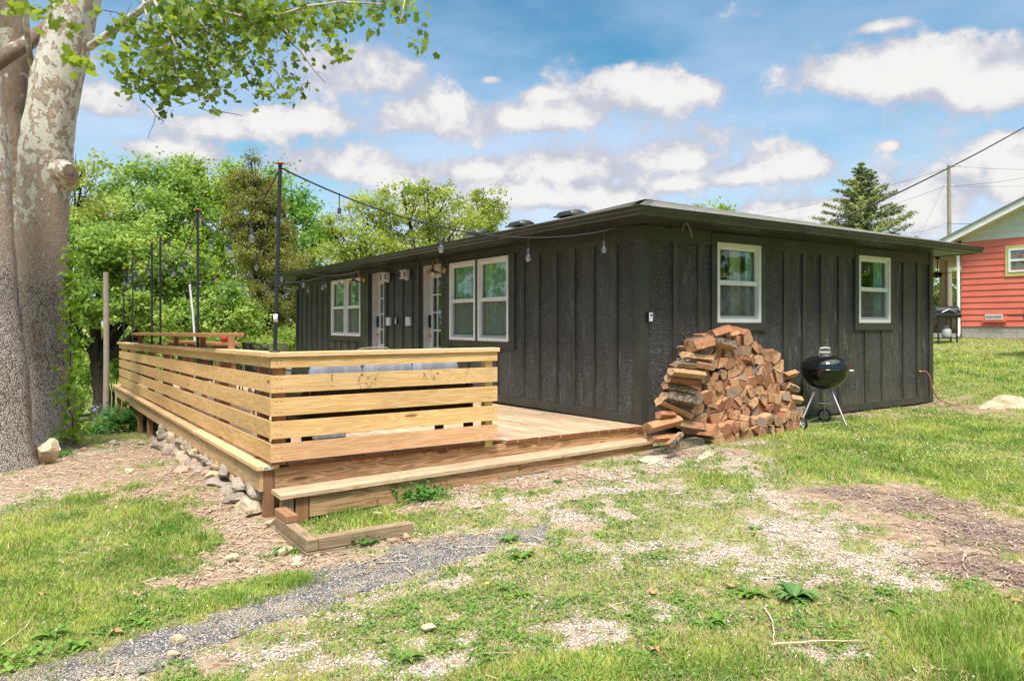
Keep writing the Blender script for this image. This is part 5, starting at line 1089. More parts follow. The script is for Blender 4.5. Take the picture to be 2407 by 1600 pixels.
def woodpile():
    # left and right outline of the stack face, read at several heights
    LB = [(793, 1694), (830, 1662), (870, 1652), (920, 1640), (965, 1640), (1000, 1655), (1040, 1668)]; RB = [(793, 1738), (803, 1765), (825, 1805), (850, 1838), (880, 1852), (912, 1862), (945, 1874), (980, 1872), (1020, 1860)]
    def edge(tab, h):
        q = [(at_y(x, y, -.52).z - PB - .02, at_y(x, y, -.52).x) for y, x in tab]; q.sort()
        if h <= q[0][0]: return q[0][1]
        for (h0, x0), (h1, x1) in zip(q, q[1:]):
            if h <= h1: return x0 + (x1 - x0) * (h - h0) / (h1 - h0)
        return q[-1][1]
    rows = 10; pts = []; hh = 1.27 / rows
    for r in range(rows):
        z = (r + .5) * hh; l, rt = edge(LB, z), edge(RB, z); n = max(2, int((rt - l) / .150)); off = .5 if r % 2 else 0.2
        for c in range(n):
            x = l + (c + off) / n * (rt - l) + LR.uniform(-.045, .045); pts.append((x, z + LR.uniform(-.034, .034), r, c, n))
    for i, (x, z, r, c, n) in enumerate(pts):
        a_ = LR.uniform(0, 6.28); q_ = [a_ + 1.5708 * k_ + LR.uniform(-.25, .25) for k_ in range(4)]; cell = [(x + .135 * math.cos(k_), z + .125 * math.sin(k_)) for k_ in q_]
        for j, q in enumerate(pts):
            if j == i or abs(q[0] - x) > .3 or abs(q[1] - z) > .3: continue
            nx, nz = q[0] - x, q[1] - z; L = math.hypot(nx, nz); nx /= L; nz /= L; mx, mz = (x + q[0]) / 2, (z + q[1]) / 2
            cell = clip(cell, (nx, nz), nx * mx + nz * mz - .004)
        cell = [p_ for p_ in cell]; kind = LR.random(); pieces = []
        cl = []
        for p_ in cell:
            if not cl or math.hypot(p_[0] - cl[-1][0], p_[1] - cl[-1][1]) > .012: cl.append(p_)
        cell = cl; 
        if len(cell) < 3: continue
        if kind < .10: rr = min(math.hypot(p_[0] - x, p_[1] - z) for p_ in cell) * .86; pieces = [('round', [(x + rr * math.cos(a * .6283) * 1.05, z + rr * math.sin(a * .6283)) for a in range(10)], [1] * 10)]
        elif kind < .55:
            a = LR.uniform(0, math.pi); nn = (math.cos(a), math.sin(a)); d = nn[0] * x + nn[1] * z
            for s_ in (1, -1):
                pc = clip(cell, (nn[0] * s_, nn[1] * s_), d * s_ - .003)
                if len(pc) >= 3: pieces.append(('split', pc, None))
        else: pieces = [('wedge', cell, None)]
        for k, (kd, pc, bk) in enumerate(pieces):
            if bk is None:
                bk = [0] * len(pc); e = LR.randrange(len(pc))
                if LR.random() < .8: bk[e] = 1
                if LR.random() < .45: bk[(e + 1) % len(pc)] = 1
            L = LR.uniform(.40, .48); front = -.56 + .16 * (z / 1.3) - LR.uniform(-.02, .045) - (.10 if z < .25 else 0); 
            cx = sum(p_[0] for p_ in pc) / len(pc); cz = sum(p_[1] for p_ in pc) / len(pc)
            loc = [(p_[0] - cx, p_[1] - cz) for p_ in pc]; rz = LR.gauss(0, .10)
            gx = -.17 + .03 * math.exp(-((cx - 2.6) ** 2)) - .0
            M_ = Matrix.Translation((cx, front, PB + .03 + .022 * cx + cz)) @ Matrix.Rotation(rz, 4, 'Z') @ Matrix.Rotation(LR.gauss(0, .06), 4, 'X')
            m = log_mesh(loc, L, bk, M_); o = m.build('firewood_log', [SPLIT, LBARK, ENDW], origin=(cx, front, PB + cz))
            kw = {'round': 'round log end', 'split': ('upper' if k == 0 else 'lower') + ' half of a split log', 'wedge': 'wedge-shaped split log end'}[kd]
            tag(o, f"{kw}, {ORD[c]}, {RN[r]} row of the woodpile", 'firewood log', 'split firewood stacked against the dark wall')
    # cross-laid logs closing the left end and capping the top, read off the photograph: (left x, left y, right x, right y, thickness m, bark, label)
    X = [(1522,1006,1590,988,.11,0,'dark red rotten split log on the ground at the left foot of the woodpile'), (1528,1030,1585,1026,.09,0,'short reddish split log beside the end of the step'), (1548,975,1580,975,.09,0,'frayed dark log stub above the left foot of the pile'),
      (1592,995,1652,1005,.10,1,'bark-covered log lying above the old timber block'), (1548,942,1618,975,.095,0,'long clean orange split log tilted down to the right at the left end'), (1560,930,1632,945,.10,1,'grey bark-covered log just above the tilted orange one'), (1563,905,1630,920,.10,1,'thick furrowed bark log at the left end, halfway up'),
      (1570,888,1638,898,.085,0,'curved orange split log above the furrowed bark log'), (1577,872,1650,880,.09,0,'clean pale split log at the left end of the pile'), (1587,855,1630,858,.08,0,'short pinkish split log above the clean pale one'), (1633,855,1668,862,.10,0,'stubby grey-ended log beside the pinkish one'),
      (1604,833,1668,840,.085,0,'long yellowish split log high at the left side'), (1622,812,1665,803,.15,1,'thick round bark-sided log sitting high on the left shoulder'), (1662,795,1722,812,.12,1,'big log with bark and pale end just below the top'), (1672,785,1710,772,.11,1,'rough topmost log of the woodpile'),
      (1704,790,1722,785,.07,1,'broken bark piece leaning on the topmost log'), (1832,968,1885,962,.10,1,'flat bark slab at the right end of the pile'), (1858,982,1882,980,.08,0,'short orange log under the bark slab at the right end'), (1838,1003,1880,1000,.06,0,'thin reddish slab on the ground at the right foot of the pile'),
      (1845,885,1860,880,.10,0,'grey-topped log leaning at the upper right edge of the pile'), (1850,905,1872,915,.09,0,'reddish log on the right edge, two below the upper right one'), (1855,935,1880,940,.09,0,'brown log on the right edge just above the bark slab'), (1570,1048,1594,1026,.07,1,'scorched log end leaning against the old timber block')]
    for i, (ax, ay, bx, by, th, bk, lb) in enumerate(X):
        th *= 1.12
        yy = -.62 - .05 * ((i * 7) % 3) if ay > 870 else -.52
        if ay < 800: yy = -.45
        if 'foot of the' in lb or 'step' in lb: yy = -.70
        if 'scorched' in lb: yy = -.86
        if ax > 1830: yy = -.50
        A = at_y(ax, ay, yy); B = at_y(bx, by, yy); d = B - A; L = d.length * 1.05
        if L < .2: L = .24
        d.normalize(); n = Vector((0, 1, 0)) - d * d.y; n.normalize(); u = d.cross(n) * -1; M_ = Matrix((( n.x, d.x, u.x, A.x), (n.y, d.y, u.y, A.y), (n.z, d.z, u.z, A.z), (0, 0, 0, 1)))
        if u.z < 0: u = -u; n = -n; M_ = Matrix((( n.x, d.x, u.x, A.x), (n.y, d.y, u.y, A.y), (n.z, d.z, u.z, A.z), (0, 0, 0, 1)))
        k = LR.choice([4, 5, 5, 6]); a0 = LR.uniform(0, 6); k = 9 if 'round' in lb else k
        poly = [(th * .56 * math.cos(a0 + 6.283 * j / k) * LR.uniform(.85, 1.15) * 1.1, th * .52 * math.sin(a0 + 6.283 * j / k) * LR.uniform(.8, 1.1)) for j in range(k)]
        m = log_mesh(poly, L, [j_ < (k + 1) // 2 for j_ in range(k)] if bk else [LR.random() < .15 for _ in range(k)], M_)
        o = m.build('firewood_log', [SPLIT, LBARK, ENDW], origin=A); tag(o, lb, 'firewood log', 'split firewood stacked against the dark wall')
woodpile()
# ------------------------------------------------------------------ kettle grill
def kettle():
    F = on_ground(1990, 1003); cx, cy = F.x - .16, F.y + .36; g0 = G(cx, cy) + .015
    Lp = at_y(1939, 868, cy); cx = Lp.x; zr = at_y(1939, 866, cy).z; R_ = .315
    t = thing('kettle_grill', 'black enamel kettle charcoal grill on three aluminium legs right of the woodpile', 'grill', (cx, cy, g0)); c = Vector((cx, cy, zr))
    m = MB(); m.lathe([(R_ * math.cos(a), -.295 * math.sin(a)) for a in [i * math.pi / 2 / 12 for i in range(13)]], c, 40); m.lathe([(R_, 0), (R_ + .008, .004), (R_ + .008, -.012), (R_ - .004, -.014)], c, 40); m.build('bowl', ENAMEL, t)
    m = MB(); m.lathe([(R_ + .006, .004), (R_ + .010, .012), (R_ + .004, .024)] + [(R_ * math.cos(a) ** .72, 0.024 + .165 * math.sin(a)) for a in [i * math.pi / 2 / 12 for i in range(1, 12)]] + [(0, .189)], c, 40); lid = m.build('lid', ENAMEL, t)
    m = MB(); m.lathe([(0, .006), (.045, .006), (.055, .0), (.055, -.01)], c + Vector((-.01, -.02, .186)), 20); m.build('damper', STEEL, lid)
    d = Vector((RT.x, RT.y, 0)); m = MB(); hc = c + Vector((.0, 0, .182)); m.tube([hc - d * .085 + Vector((0, 0, 0)), hc - d * .075 + Vector((0, 0, .085)), hc - d * .06 + Vector((0, 0, .10))], .006, 8); m.tube([hc + d * .085, hc + d * .075 + Vector((0, 0, .085)), hc + d * .06 + Vector((0, 0, .10))], .006, 8); m.build('handle_bracket', STEEL, lid)
    m = MB(); m.tube([hc - d * .07 + Vector((0, 0, .10)), hc + Vector((0, 0, .112)), hc + d * .07 + Vector((0, 0, .10))], .014, 12); m.board(hc - d * .07 + Vector((0, 0, .035)), d * .14, Vector((-d.y, d.x, 0)) * .008, (0, 0, .03)); m.build('handle', GREYV, lid)
    m = MB(); m.tube([c + d * (R_ - .01) + Vector((0, 0, -.03)), c + d * (R_ + .05) + Vector((0, 0, -.03)), c + d * (R_ + .085) + Vector((0, 0, -.03))], [.008, .013, .015], 10); m.build('side_handle', PLAST, t)
    # legs
    ft = F + Vector((0, 0, .01)); wl = on_ground(1880, 995); wl = at_depth(1881, 985, (F - CAM).dot(FW) - .27); wl.z = G(wl.x, wl.y) + .085; wr = at_depth(1938, 975, (F - CAM).dot(FW) + .62); wr.z = G(wr.x, wr.y) + .085
    tops = [at_depth(1955, 918, (c - CAM).dot(FW) - .10), at_depth(1915, 918, (c - CAM).dot(FW) - .06), at_depth(1935, 920, (c - CAM).dot(FW) + .16)]
    for p, q in ((tops[0], ft), (tops[1], wl), (tops[2], wr)): m = MB(); m.tube([p, q], .0135, 12); m.build('leg', STEEL, t)
    for q in (wl, wr):
        ax = (wr - wl).normalized(); m = MB(); m.lathe([(.070, -.016), (.088, -.018), (.096, -.010), (.096, .010), (.088, .018), (.070, .016), (.070, -.016)], q, 26, axis=ax); m.lathe([(.070, .013), (.086, .013)], q, 26, axis=ax); wm = m.build('wheel', BLACK, t)
        m = MB(); m.lathe([(.088, -.012), (.074, -.010), (.074, .010), (.088, .012)], q, 26, axis=ax); m.lathe([(0, -.014), (.016, -.014), (.016, .014), (0, .014)], q, 12, axis=ax)
        a1 = ax.orthogonal().normalized(); b1 = ax.cross(a1)
        for k in range(6): th = k * math.pi / 3; dd = a1 * math.cos(th) + b1 * math.sin(th); m.tube([q + dd * .014, q + dd * .076], .005, 5)
        m.build('rim', PLAST, wm)
    m = MB(); m.tube([wl, wr], .006, 8); m.tube([wl + Vector((0, 0, -.01)), wl.lerp(ft, .86) + Vector((0, 0, .05))], .007, 8); m.tube([wr + Vector((0, 0, -.01)), wr.lerp(ft, .86) + Vector((0, 0, .05))], .007, 8); m.build('axle_rack', STEEL, t)
    ac = at_depth(1934, 945, (c - CAM).dot(FW)); m = MB(); m.lathe([(0, -.035), (.07, -.03), (.14, -.005), (.15, .006), (.146, .006), (.07, -.024), (0, -.028)], ac, 26); m.build('ash_catcher', STEEL, t)
    m = MB(); m.tube([ac + Vector((.02, 0, .16)), ac + d * .05 + Vector((0, 0, .06)), ac + d * .13 + Vector((0, 0, .01))], .003, 5); m.build('catcher_hook', STEEL, t)
kettle()
# ------------------------------------------------------------------ loose cable under the eave, hose at the far corner
m = MB(); p = at_y(1611, 524, -.38); q = [Vector((0, 0, .03)), Vector((.01, 0, .0)), Vector((.045, 0, -.02)), Vector((.085, 0, -.075)), Vector((.11, 0, -.13)), Vector((.118, 0, -.165))]; m.tube([p + v for v in q], [.006, .007, .006, .006, .007, .009], 8); m.tube([p, p + Vector((-.03, 0, -.03)), p + Vector((-.04, .01, -.10))], .005, 6)
tag(m.build('loose_cable', ROPE, origin=p), 'short frayed pale cable hanging from the soffit near the house corner', 'cable')
HOSE = dusty('brown_hose', (.34, .15, .09), .2, .6)
m = MB(); a = at_y(2163, 873, -.05); pts = [a, at_y(2176, 873, -.10), at_y(2185, 885, -.14), at_y(2190, 905, -.16), at_y(2200, 930, -.20), on_ground(2213, 944) + Vector((0, 0, .02)), on_ground(2235, 952) + Vector((0, 0, .015)), on_ground(2262, 955) + Vector((0, 0, .015))]
fine = []
for i in range(len(pts) - 1):
    p0, p1, p2, p3 = pts[max(i - 1, 0)], pts[i], pts[i + 1], pts[min(i + 2, len(pts) - 1)]
    for k in range(6): t_ = k / 6; fine.append(0.5 * ((2 * p1) + (-p0 + p2) * t_ + (2 * p0 - 5 * p1 + 4 * p2 - p3) * t_ ** 2 + (-p0 + 3 * p1 - 3 * p2 + p3) * t_ ** 3))
m.tube(fine, .011, 8); h_ = m.build('garden_hose', HOSE, origin=a); tag(h_, 'reddish brown hose hanging from the far corner of the dark house to the ground', 'hose'); m = MB(); m.lathe([(0, -.03), (.018, -.03), (.02, .01), (.012, .03), (0, .03)], a, 12, axis=(1, 0, 0)); m.build('spigot', BRASS, h_)
# ------------------------------------------------------------------ red neighbour house with porch
REDS = mat('red_lap_siding', rough=0.55, spec=0.3, fn=lambda t, p: t.link(t.mix(t.ramp(t.noise(world(t), 1.8, 5), .3, .75), (.66, .155, .105), (.72, .19, .13)), p.inputs['Base Color']))
PALES = dusty('pale_green_siding', (.60, .63, .57), .08, .6); CREAM = dusty('cream_paint', (.62, .55, .42), .12, .6); REDP = dusty('red_stained_wood', (.35, .07, .03), .3, .7)
def red_house():
    X = 17.87; Yc = 4.51; zs = 1.155; zt = 3.74; h = thing('neighbour_house', 'red clapboard house with white gable trim and block foundation at the right', 'house', (X, Yc, .8))
    zf = G(X, 4) - .2; m = MB()
    def lap(y0, y1, z0, z1, mi, topf=None):
        n = int(round((z1 - z0) / .183)); s = (z1 - z0) / n
        for i in range(n):
            a = z0 + i * s; ya, yb = y0, y1
            if topf: ya, yb = topf(a + s * .5)
            if yb - ya < .02: continue
            m.add([(X - .028, ya, a), (X - .028, yb, a), (X - .006, yb, a + s), (X - .006, ya, a + s), (X - .006, ya, a), (X - .006, yb, a)], [(0, 3, 2, 1), (0, 1, 5, 4)], mi)
    lap(-4.0, Yc, zs, zt, 0); m.box(X - .005, X + .05, -4, Yc, zs, zt + .2, 0); m.build('wall', REDS, h)
    pitch = .44; yr = Yc + .62
    m = MB(); yap = .25; zap = zt + (Yc - yap) * pitch + .15; lap(0, 0, zt + .02, zap + .1, 0, lambda z: (-4.0, Yc - max(0, z - .0915 - zt - .10) / pitch)); m.build('gable', PALES, h)
    m = MB(); m.box(X - .03, X + .0, -3.9, 3.4, zf, zs - .005)
    m = MB(); z = zf; r = 0
    while z < zs - .02:
        y = -4 - (.2 if r % 2 else 0)
        while y < Yc: m.box(X + .0, X + .06, y + .004, min(y + .396, Yc), z + .004, min(z + .196, zs - .01)); y += .4
        z += .2; r += 1
    m.build('foundation', BLOCK, h)
    # rakes: white fascia, dark roof edge, soffit
    def zl(y): return zt + .10 + (Yc - y) * pitch
    for nm, x0, x1, dz0, dz1, mt in (('rake_fascia', X - .42, X - .39, -.02, .17, WHITE), ('rake_soffit', X - .39, X - .0, -.01, .02, CREAM), ('roof', X - .46, X + 8.2, .175, .215, SHINGLE)):
        m = MB()
        for (ya, yb) in ((yr + .1, yap), (yap, -4.6)):
            za = zl(ya) if ya >= yap else zl(yap); zb = zl(yap) if ya > yap else zl(yap) - (yap + 4.6) * pitch
            m.add([(x, y, z + dz) for y, z in ((ya, za), (yb, zb)) for x in (x0, x1) for dz in (dz0, dz1)], [(0, 1, 3, 2), (4, 6, 7, 5), (0, 2, 6, 4), (1, 5, 7, 3), (0, 4, 5, 1), (2, 3, 7, 6)])
        m.build(nm, mt, h)
    # window
    wy0, wy1, wz0, wz1 = 2.05, 3.22, 2.75, 3.62; P0 = at_x(2376, 585, X); P1 = at_x(2376, 640, X); wz1, wz0 = P0.z, P1.z; wy1 = at_x(2372, 600, X).y
    m = MB(); m.box(X - .045, X - .02, wy0 - .12, wy1 + .09, wz0 - .12, wz0 - .0); m.box(X - .045, X - .02, wy0 - .12, wy1 + .09, wz1, wz1 + .10); m.box(X - .045, X - .02, wy1 + .0, wy1 + .09, wz0, wz1); m.box(X - .045, X - .02, wy0 - .12, wy0, wz0, wz1); m.build('window_trim', W_GREEN, h)
    m = MB(); f = .055; m.box(X - .06, X - .01, wy0, wy1, wz0, wz0 + f); m.box(X - .06, X - .01, wy0, wy1, wz1 - f, wz1); m.box(X - .06, X - .01, wy1 - f, wy1, wz0 + f, wz1 - f); m.box(X - .06, X - .01, wy0, wy0 + f, wz0 + f, wz1 - f); m.box(X - .058, X - .012, wy0 + f, wy1 - f, (wz0 + wz1) / 2 - .03, (wz0 + wz1) / 2 + .03); wn = m.build('window', WHITE, h)
    m = MB(); m.box(X - .033, X - .030, wy0 + f, wy1 - f, wz0 + f, wz1 - f); m.build('pane', GLASS, wn); m = MB(); m.box(X - .018, X - .012, wy0 + f, wy1 - f, wz0 + f, wz1 - f); m.build('blind', GREYV, wn)
    # vent and ledge
    V0 = at_x(2317, 739, X); V1 = at_x(2358, 751, X); m = MB(); m.box(X - .05, X - .028, V1.y, V0.y, V1.z, V0.z); v = m.build('wall_vent', WHITE, h)
    m = MB(); k = 14
    for i in range(k): yy = V1.y + .03 + (V0.y - V1.y - .06) * i / (k - 1); m.box(X - .053, X - .050, yy - .008, yy + .008, V1.z + .03, V0.z - .03)
    m.build('vent_slot', BLKMET, v)
    m = MB(); m.box(X - .09, X - .028, V1.y - .1, V0.y + .07, V1.z - .07, V1.z - .03); m.build('vent_ledge', REDS, h)
    # downspout
    yd = Yc - .02; D0 = at_x(2255, 640, X - .1); m = MB(); zg = G(X, Yc); m.tube([(X - .35, Yc + .62, zt - .02), (X - .2, Yc + .3, zt - .10), (X - .09, Yc + .06, zt - .32), (X - .09, Yc + .04, zg + .16), (X - .16, Yc + .06, zg + .05)], .052, 4, smooth=False); m.build('downspout', WHITE, h)
    # porch behind the corner
    m = MB(); m.box(X - .3, X + 7.9, Yc + .005, Yc + 6.0, zt - .18, zt - .14); m.build('porch_ceiling', CREAM, h)
    m = MB(); m.box(X - .34, X - .3, Yc + .5, Yc + 6.0, zt - .2, zt + .08); m.build('porch_fascia', WHITE, h)
    m = MB(); m.box(X - .4, X + 8, Yc + .6, Yc + 6.1, zt + .081, zt + .12); m.build('porch_roof', SHINGLE, h)
    for xx, yy in ((X + .0, Yc + 3.2), (X + 4.4, Yc + 2.6), (X + 4.4, Yc + 6)):
        m = MB(); m.box(xx, xx + .2, yy, yy + .2, G(xx, yy), zt - .181); m.build('porch_post', CREAM, h)
    m = MB(); m.box(X + .05, X + 8, Yc - .05, Yc - .0, zs - .4, zt + .2); m.build('wall', REDS, h)
    m = MB(); m.box(X - .1, X + 5, Yc + .05, Yc + 6, G(X, Yc + 2) + .0, G(X, Yc + 2) + .12); m.build('porch_floor', BLOCK, h)
red_house()
def fan():
    p = at_depth(2203.5, 633, 25.5); t = thing('ceiling_fan', 'black ceiling fan under the porch roof of the red house', 'ceiling fan', p); zc = 3.56
    m = MB(); m.tube([(p.x, p.y, zc), (p.x, p.y, p.z - .1)], .018, 8); m.lathe([(0, 0), (.09, 0), (.07, -.05), (.02, -.07)], (p.x, p.y, zc), 16); m.lathe([(0, -.14), (.10, -.15), (.16, -.22), (.16, -.28), (.10, -.33), (0, -.34)], p + Vector((0, 0, .05)), 18); m.build('motor', BLACK, t)
    for k in range(4):
        a = k * math.pi / 2 + .35; d = Vector((math.cos(a), math.sin(a), 0)); n = Vector((-d.y, d.x, .15)); m = MB(); m.board(p + d * .14 + n * -.06 + Vector((0, 0, -.14)), d * .5, n * .12, (0, 0, .012)); m.build('blade', BLACK, t)
fan()
def gas_grill(px, d, label, rz, sc=1.0, shelf=True):
    g = at_depth(px, 790, d); g.z = G(g.x, g.y) + .02; t = thing('gas_grill', label, 'gas grill', g); M_ = Matrix.Translation(g) @ Matrix.Rotation(rz, 4, 'Z') @ Matrix.Scale(sc, 4)
    def Bx(mb, x0, x1, y0, y1, z0, z1): a = M_ @ Vector((x0, y0, z0)); mb.board(a, M_ @ Vector((x1, y0, z0)) - a, M_ @ Vector((x0, y1, z0)) - a, M_ @ Vector((x0, y0, z1)) - a)
    for x in (-.30, .26):
        for y in (-.2, .2): m = MB(); Bx(m, x, x + .04, y, y + .04, .0, .78); m.build('leg', BLKMET, t)
    m = MB(); Bx(m, -.36, .36, -.26, .28, .78, .92); Bx(m, -.38, .38, -.31, -.262, .80, .90); m.build('firebox', BLACK, t, bevel=.02)
    m = MB(); vs = []; n = 9
    for x in (-.35, .35):
        for i in range(n + 1): a = math.pi * i / n; vs.append(M_ @ Vector((x, .01 - .26 * math.cos(a), .925 + .24 * math.sin(a) ** .8)))
    m.add(vs, [(i, i + 1, n + 2 + i, n + 1 + i) for i in range(n)] + [tuple(range(n, -1, -1)), tuple(range(n + 1, 2 * n + 2))], 0, None, False); lid = m.build('lid', BLACK, t)
    m = MB(); m.tube([M_ @ Vector((x, -.29, z)) for x, z in ((-.22, .95), (-.12, 1.0), (0, 1.06), (.12, 1.0), (.22, .95))], .012, 8); m.build('handle', STEEL, lid)
    m = MB(); Bx(m, -.30, .30, -.2, .24, .12, .14); m.build('lower_shelf', BLKMET, t)
    for s in ((-1, 1) if shelf else ()): m = MB(); Bx(m, s * .37 if s > 0 else -.68, .68 if s > 0 else -.37, -.22, .22, .86, .88); m.build('side_shelf', BLACK, t)
    return M_
def grills():
    M_ = gas_grill(2221, 21.5, 'black gas grill standing between the dark house and the white downspout', R(-40), .92, False)
    c = M_ @ Vector((0.05, 0, .14)); t = MB(); t.lathe([(0, 0), (.11, 0), (.13, .03), (.13, .22), (.10, .27), (.04, .29), (.04, .32), (.07, .32), (.07, .36), (0, .36)], c, 20); tag(t.build('gas_cylinder', GREYV, origin=c), 'grey gas cylinder on the lower shelf of the black gas grill', 'gas cylinder')
    gas_grill(2458, 17.5, 'black grill with a wide side shelf cut off by the right edge', R(-58), 1.1)
grills()
def picnic():
    p = at_depth(2192, 780, 27); p.z = G(p.x, p.y) + .12; t = thing('picnic_table', 'red stained picnic table on the porch behind the gas grill', 'table', p); M_ = Matrix.Translation(p) @ Matrix.Rotation(R(-20), 4, 'Z')
    def B_(nm, x0, x1, y0, y1, z0, z1): m = MB(); a = M_ @ Vector((x0, y0, z0)); m.board(a, M_ @ Vector((x1, y0, z0)) - a, M_ @ Vector((x0, y1, z0)) - a, M_ @ Vector((x0, y0, z1)) - a); m.build(nm, REDP, t)
    B_('table_top', -1, 1, -.4, .4, .72, .77); B_('seat', -1, 1, -.85, -.58, .43, .47); B_('seat', -1, 1, .58, .85, .43, .47)
    for x in (-.75, .75):
        B_('crosspiece', x - .04, x + .04, -.8, .8, .35, .43)
        for s in (-1, 1): m = MB(); m.tube([M_ @ Vector((x, s * .62, 0)), M_ @ Vector((x, s * .22, .72))], .05, 4, smooth=False); m.build('leg', REDP, t)
    q = at_depth(2200, 772, 30); m = MB(); z = G(q.x, q.y); 
    m.board(q + RT * -3 + Vector((0, 0, z - q.z)), RT * 6.5, FW * .15, (0, 0, .55)); tag(m.build('low_wall', CREAM, origin=q), 'low cream-coloured wall along the back of the porch', 'low wall')
picnic()
# ------------------------------------------------------------------ vegetation
def leaf_quads(P, size, up=0.3, aspect=.62, c1=(.08, .18, .03), c2=(.2, .3, .05), tint=None, jit=.35, nrm=None):
    n = len(P); a = nr.normal(size=(n, 3)); a /= np.linalg.norm(a, axis=1)[:, None]
    b = nr.normal(size=(n, 3)) + np.array([0, 0, up]); 
    if nrm is not None: b = b + nrm * 1.2
    b /= np.linalg.norm(b, axis=1)[:, None]; a = a - b * (a * b).sum(1)[:, None]; a /= np.linalg.norm(a, axis=1)[:, None]; c = np.cross(b, a)
    s = np.asarray(size) * (0.6 + 0.8 * nr.random(n)); s = s[:, None]
    V = np.stack([P - a * s, P + c * s * aspect + b * s * .12, P + a * s, P - c * s * aspect + b * s * .12], 1)
    r = nr.random((n, 1)) if tint is None else np.clip(tint[:, None] + (nr.random((n, 1)) - .5) * jit, 0, 1)
    col = np.array(c1) * (1 - r) + np.array(c2) * r
    return V.reshape(-1, 3), np.repeat(col, 4, axis=0)
def clumps(lobes, dens, cr, per):
    """leaf positions in clumps spread through ellipsoid lobes; more of them towards the outside"""
    P = []; T = []; N = []
    for (c, rx, ry, rz) in lobes:
        k = max(5, int(dens * (rx * ry * rz) ** (2 / 3) / cr ** 2))
        d = nr.normal(size=(k, 3)); d /= np.linalg.norm(d, axis=1)[:, None]; rad = 0.35 + 0.65 * nr.random(k) ** 0.5
        rad = rad * (0.82 + 0.36 * nr.random(k))
        q = np.array(c) + d * rad[:, None] * np.array([rx, ry, rz]); t = nr.random(k)
        for i in range(k):
            m = int(per * (0.5 + nr.random())); g = nr.normal(size=(m, 3)) * cr * np.array([.55, .55, .32]) * (0.6 + 0.8 * nr.random()); P.append(q[i] + g); T.append(np.full(m, t[i])); N.append(np.repeat(d[i][None], m, 0))
    return np.concatenate(P), np.concatenate(T), np.concatenate(N)
def lobe(cx, cy, rx, ry, depth, dz=0):
    p = at_depth(cx * K, cy * K, depth); s = K * depth / FPX; return ((p.x, p.y, p.z), rx * s, rx * s, ry * s)
def limb(m, pts, r0, r1, n=9, jit=.05):
    pts = [Vector(p) for p in pts]; f = []
    for a, b in zip(pts, pts[1:]):
        for k in range(4): f.append(a.lerp(b, k / 4) + Vector((rng.gauss(0, jit * r0), rng.gauss(0, jit * r0), 0)))
    f.append(pts[-1]); q = len(f); m.tube(f, [r0 + (r1 - r0) * (i / (q - 1)) ** .8 for i in range(q)], n)
def tree(name, label, lobes, base, trunk_r, c1, c2, leaf=.11, dens=2.3, cr=.55, per=42, bark=None, group='trees beyond the deck and behind the house', fork=.35, extra=None, lmat=None):
    base = Vector(base); base.z = G(base.x, base.y) - .1; t = thing(name, label, 'tree', base, group)
    cs = [Vector(l[0]) for l in lobes]; top = sum(cs, Vector((0, 0, 0))) / len(cs); m = MB(); f = base.lerp(Vector((base.x * .6 + top.x * .4, base.y * .6 + top.y * .4, top.z)), fork)
    if extra: f = Vector(extra)
    limb(m, [base + Vector((0, 0, -.2)), base.lerp(f, .5) + Vector((rng.gauss(0, .1), rng.gauss(0, .1), 0)), f], trunk_r * 1.15, trunk_r * .8)
    for l in lobes:
        c = Vector(l[0]); mid = f.lerp(c, .5) + Vector((0, 0, .15 * (c - f).length)); limb(m, [f - Vector((0, 0, .1)), mid, c], trunk_r * .5, trunk_r * .12, 7)
        for k in range(4):
            dd = Vector((rng.gauss(0, 1), rng.gauss(0, 1), rng.gauss(.3, .7))).normalized(); e = c + Vector((dd.x * l[1], dd.y * l[2], dd.z * l[3])) * .8; limb(m, [mid.lerp(c, rng.random()), (mid + e) / 2 + Vector((0, 0, .2)), e], trunk_r * .18, trunk_r * .04, 5)
    m.build('trunk', bark or BARKD, t)
    P, T, N = clumps(lobes, dens * 1.9, cr * .80, int(per * 1.8)); V, col = leaf_quads(P, leaf * .64, .6, c1=c1, c2=c2, tint=T, nrm=N)
    npmesh('crown', V, np.arange(len(V)).reshape(-1, 4), lmat or LEAF, col, parent=t); return t
G1, G2 = (.12, .24, .035), (.38, .50, .11); Y1, Y2 = (.19, .26, .04), (.46, .52, .12); D1, D2 = (.09, .19, .025), (.28, .40, .07); O1, O2 = (.13, .14, .03), (.33, .33, .08)
b0 = at_depth(232, 937, 20.5)
tree('maple_tree', 'green tree with a dark forked trunk standing behind the wooden post, left of the deck', [lobe(230,575,80,60,20.5), lobe(330,600,100,80,21), lobe(205,680,55,60,20), lobe(310,715,90,50,20.5), lobe(420,640,80,70,21.5), lobe(500,700,80,45,21), lobe(430,745,80,35,20.5), lobe(560,735,60,38,21), lobe(180,560,60,60,22), lobe(170,760,40,50,20)], b0, .24, G1, G2, .085, 2.8, .36, 46, extra=at_depth(228, 850, 20.5))
tree('tree', 'pale green tree top showing just right of the big sycamore trunk', [lobe(195,385,38,42,27), lobe(150,430,60,60,27), lobe(190,480,60,40,27), lobe(25,420,35,90,28), lobe(60,650,60,90,27)], at_depth(150, 900, 27), .22, Y1, Y2, .10, 2.0, .5, 40)
tree('tree', 'large rounded bright green tree left of the reddish brown cedar, further left of two', [lobe(305,440,100,72,34), lobe(400,425,80,60,34), lobe(250,520,95,60,34), lobe(360,505,110,70,33), lobe(300,600,130,80,33)], at_depth(330, 860, 34), .4, G1, G2, .13, 2.3, .7, 46)
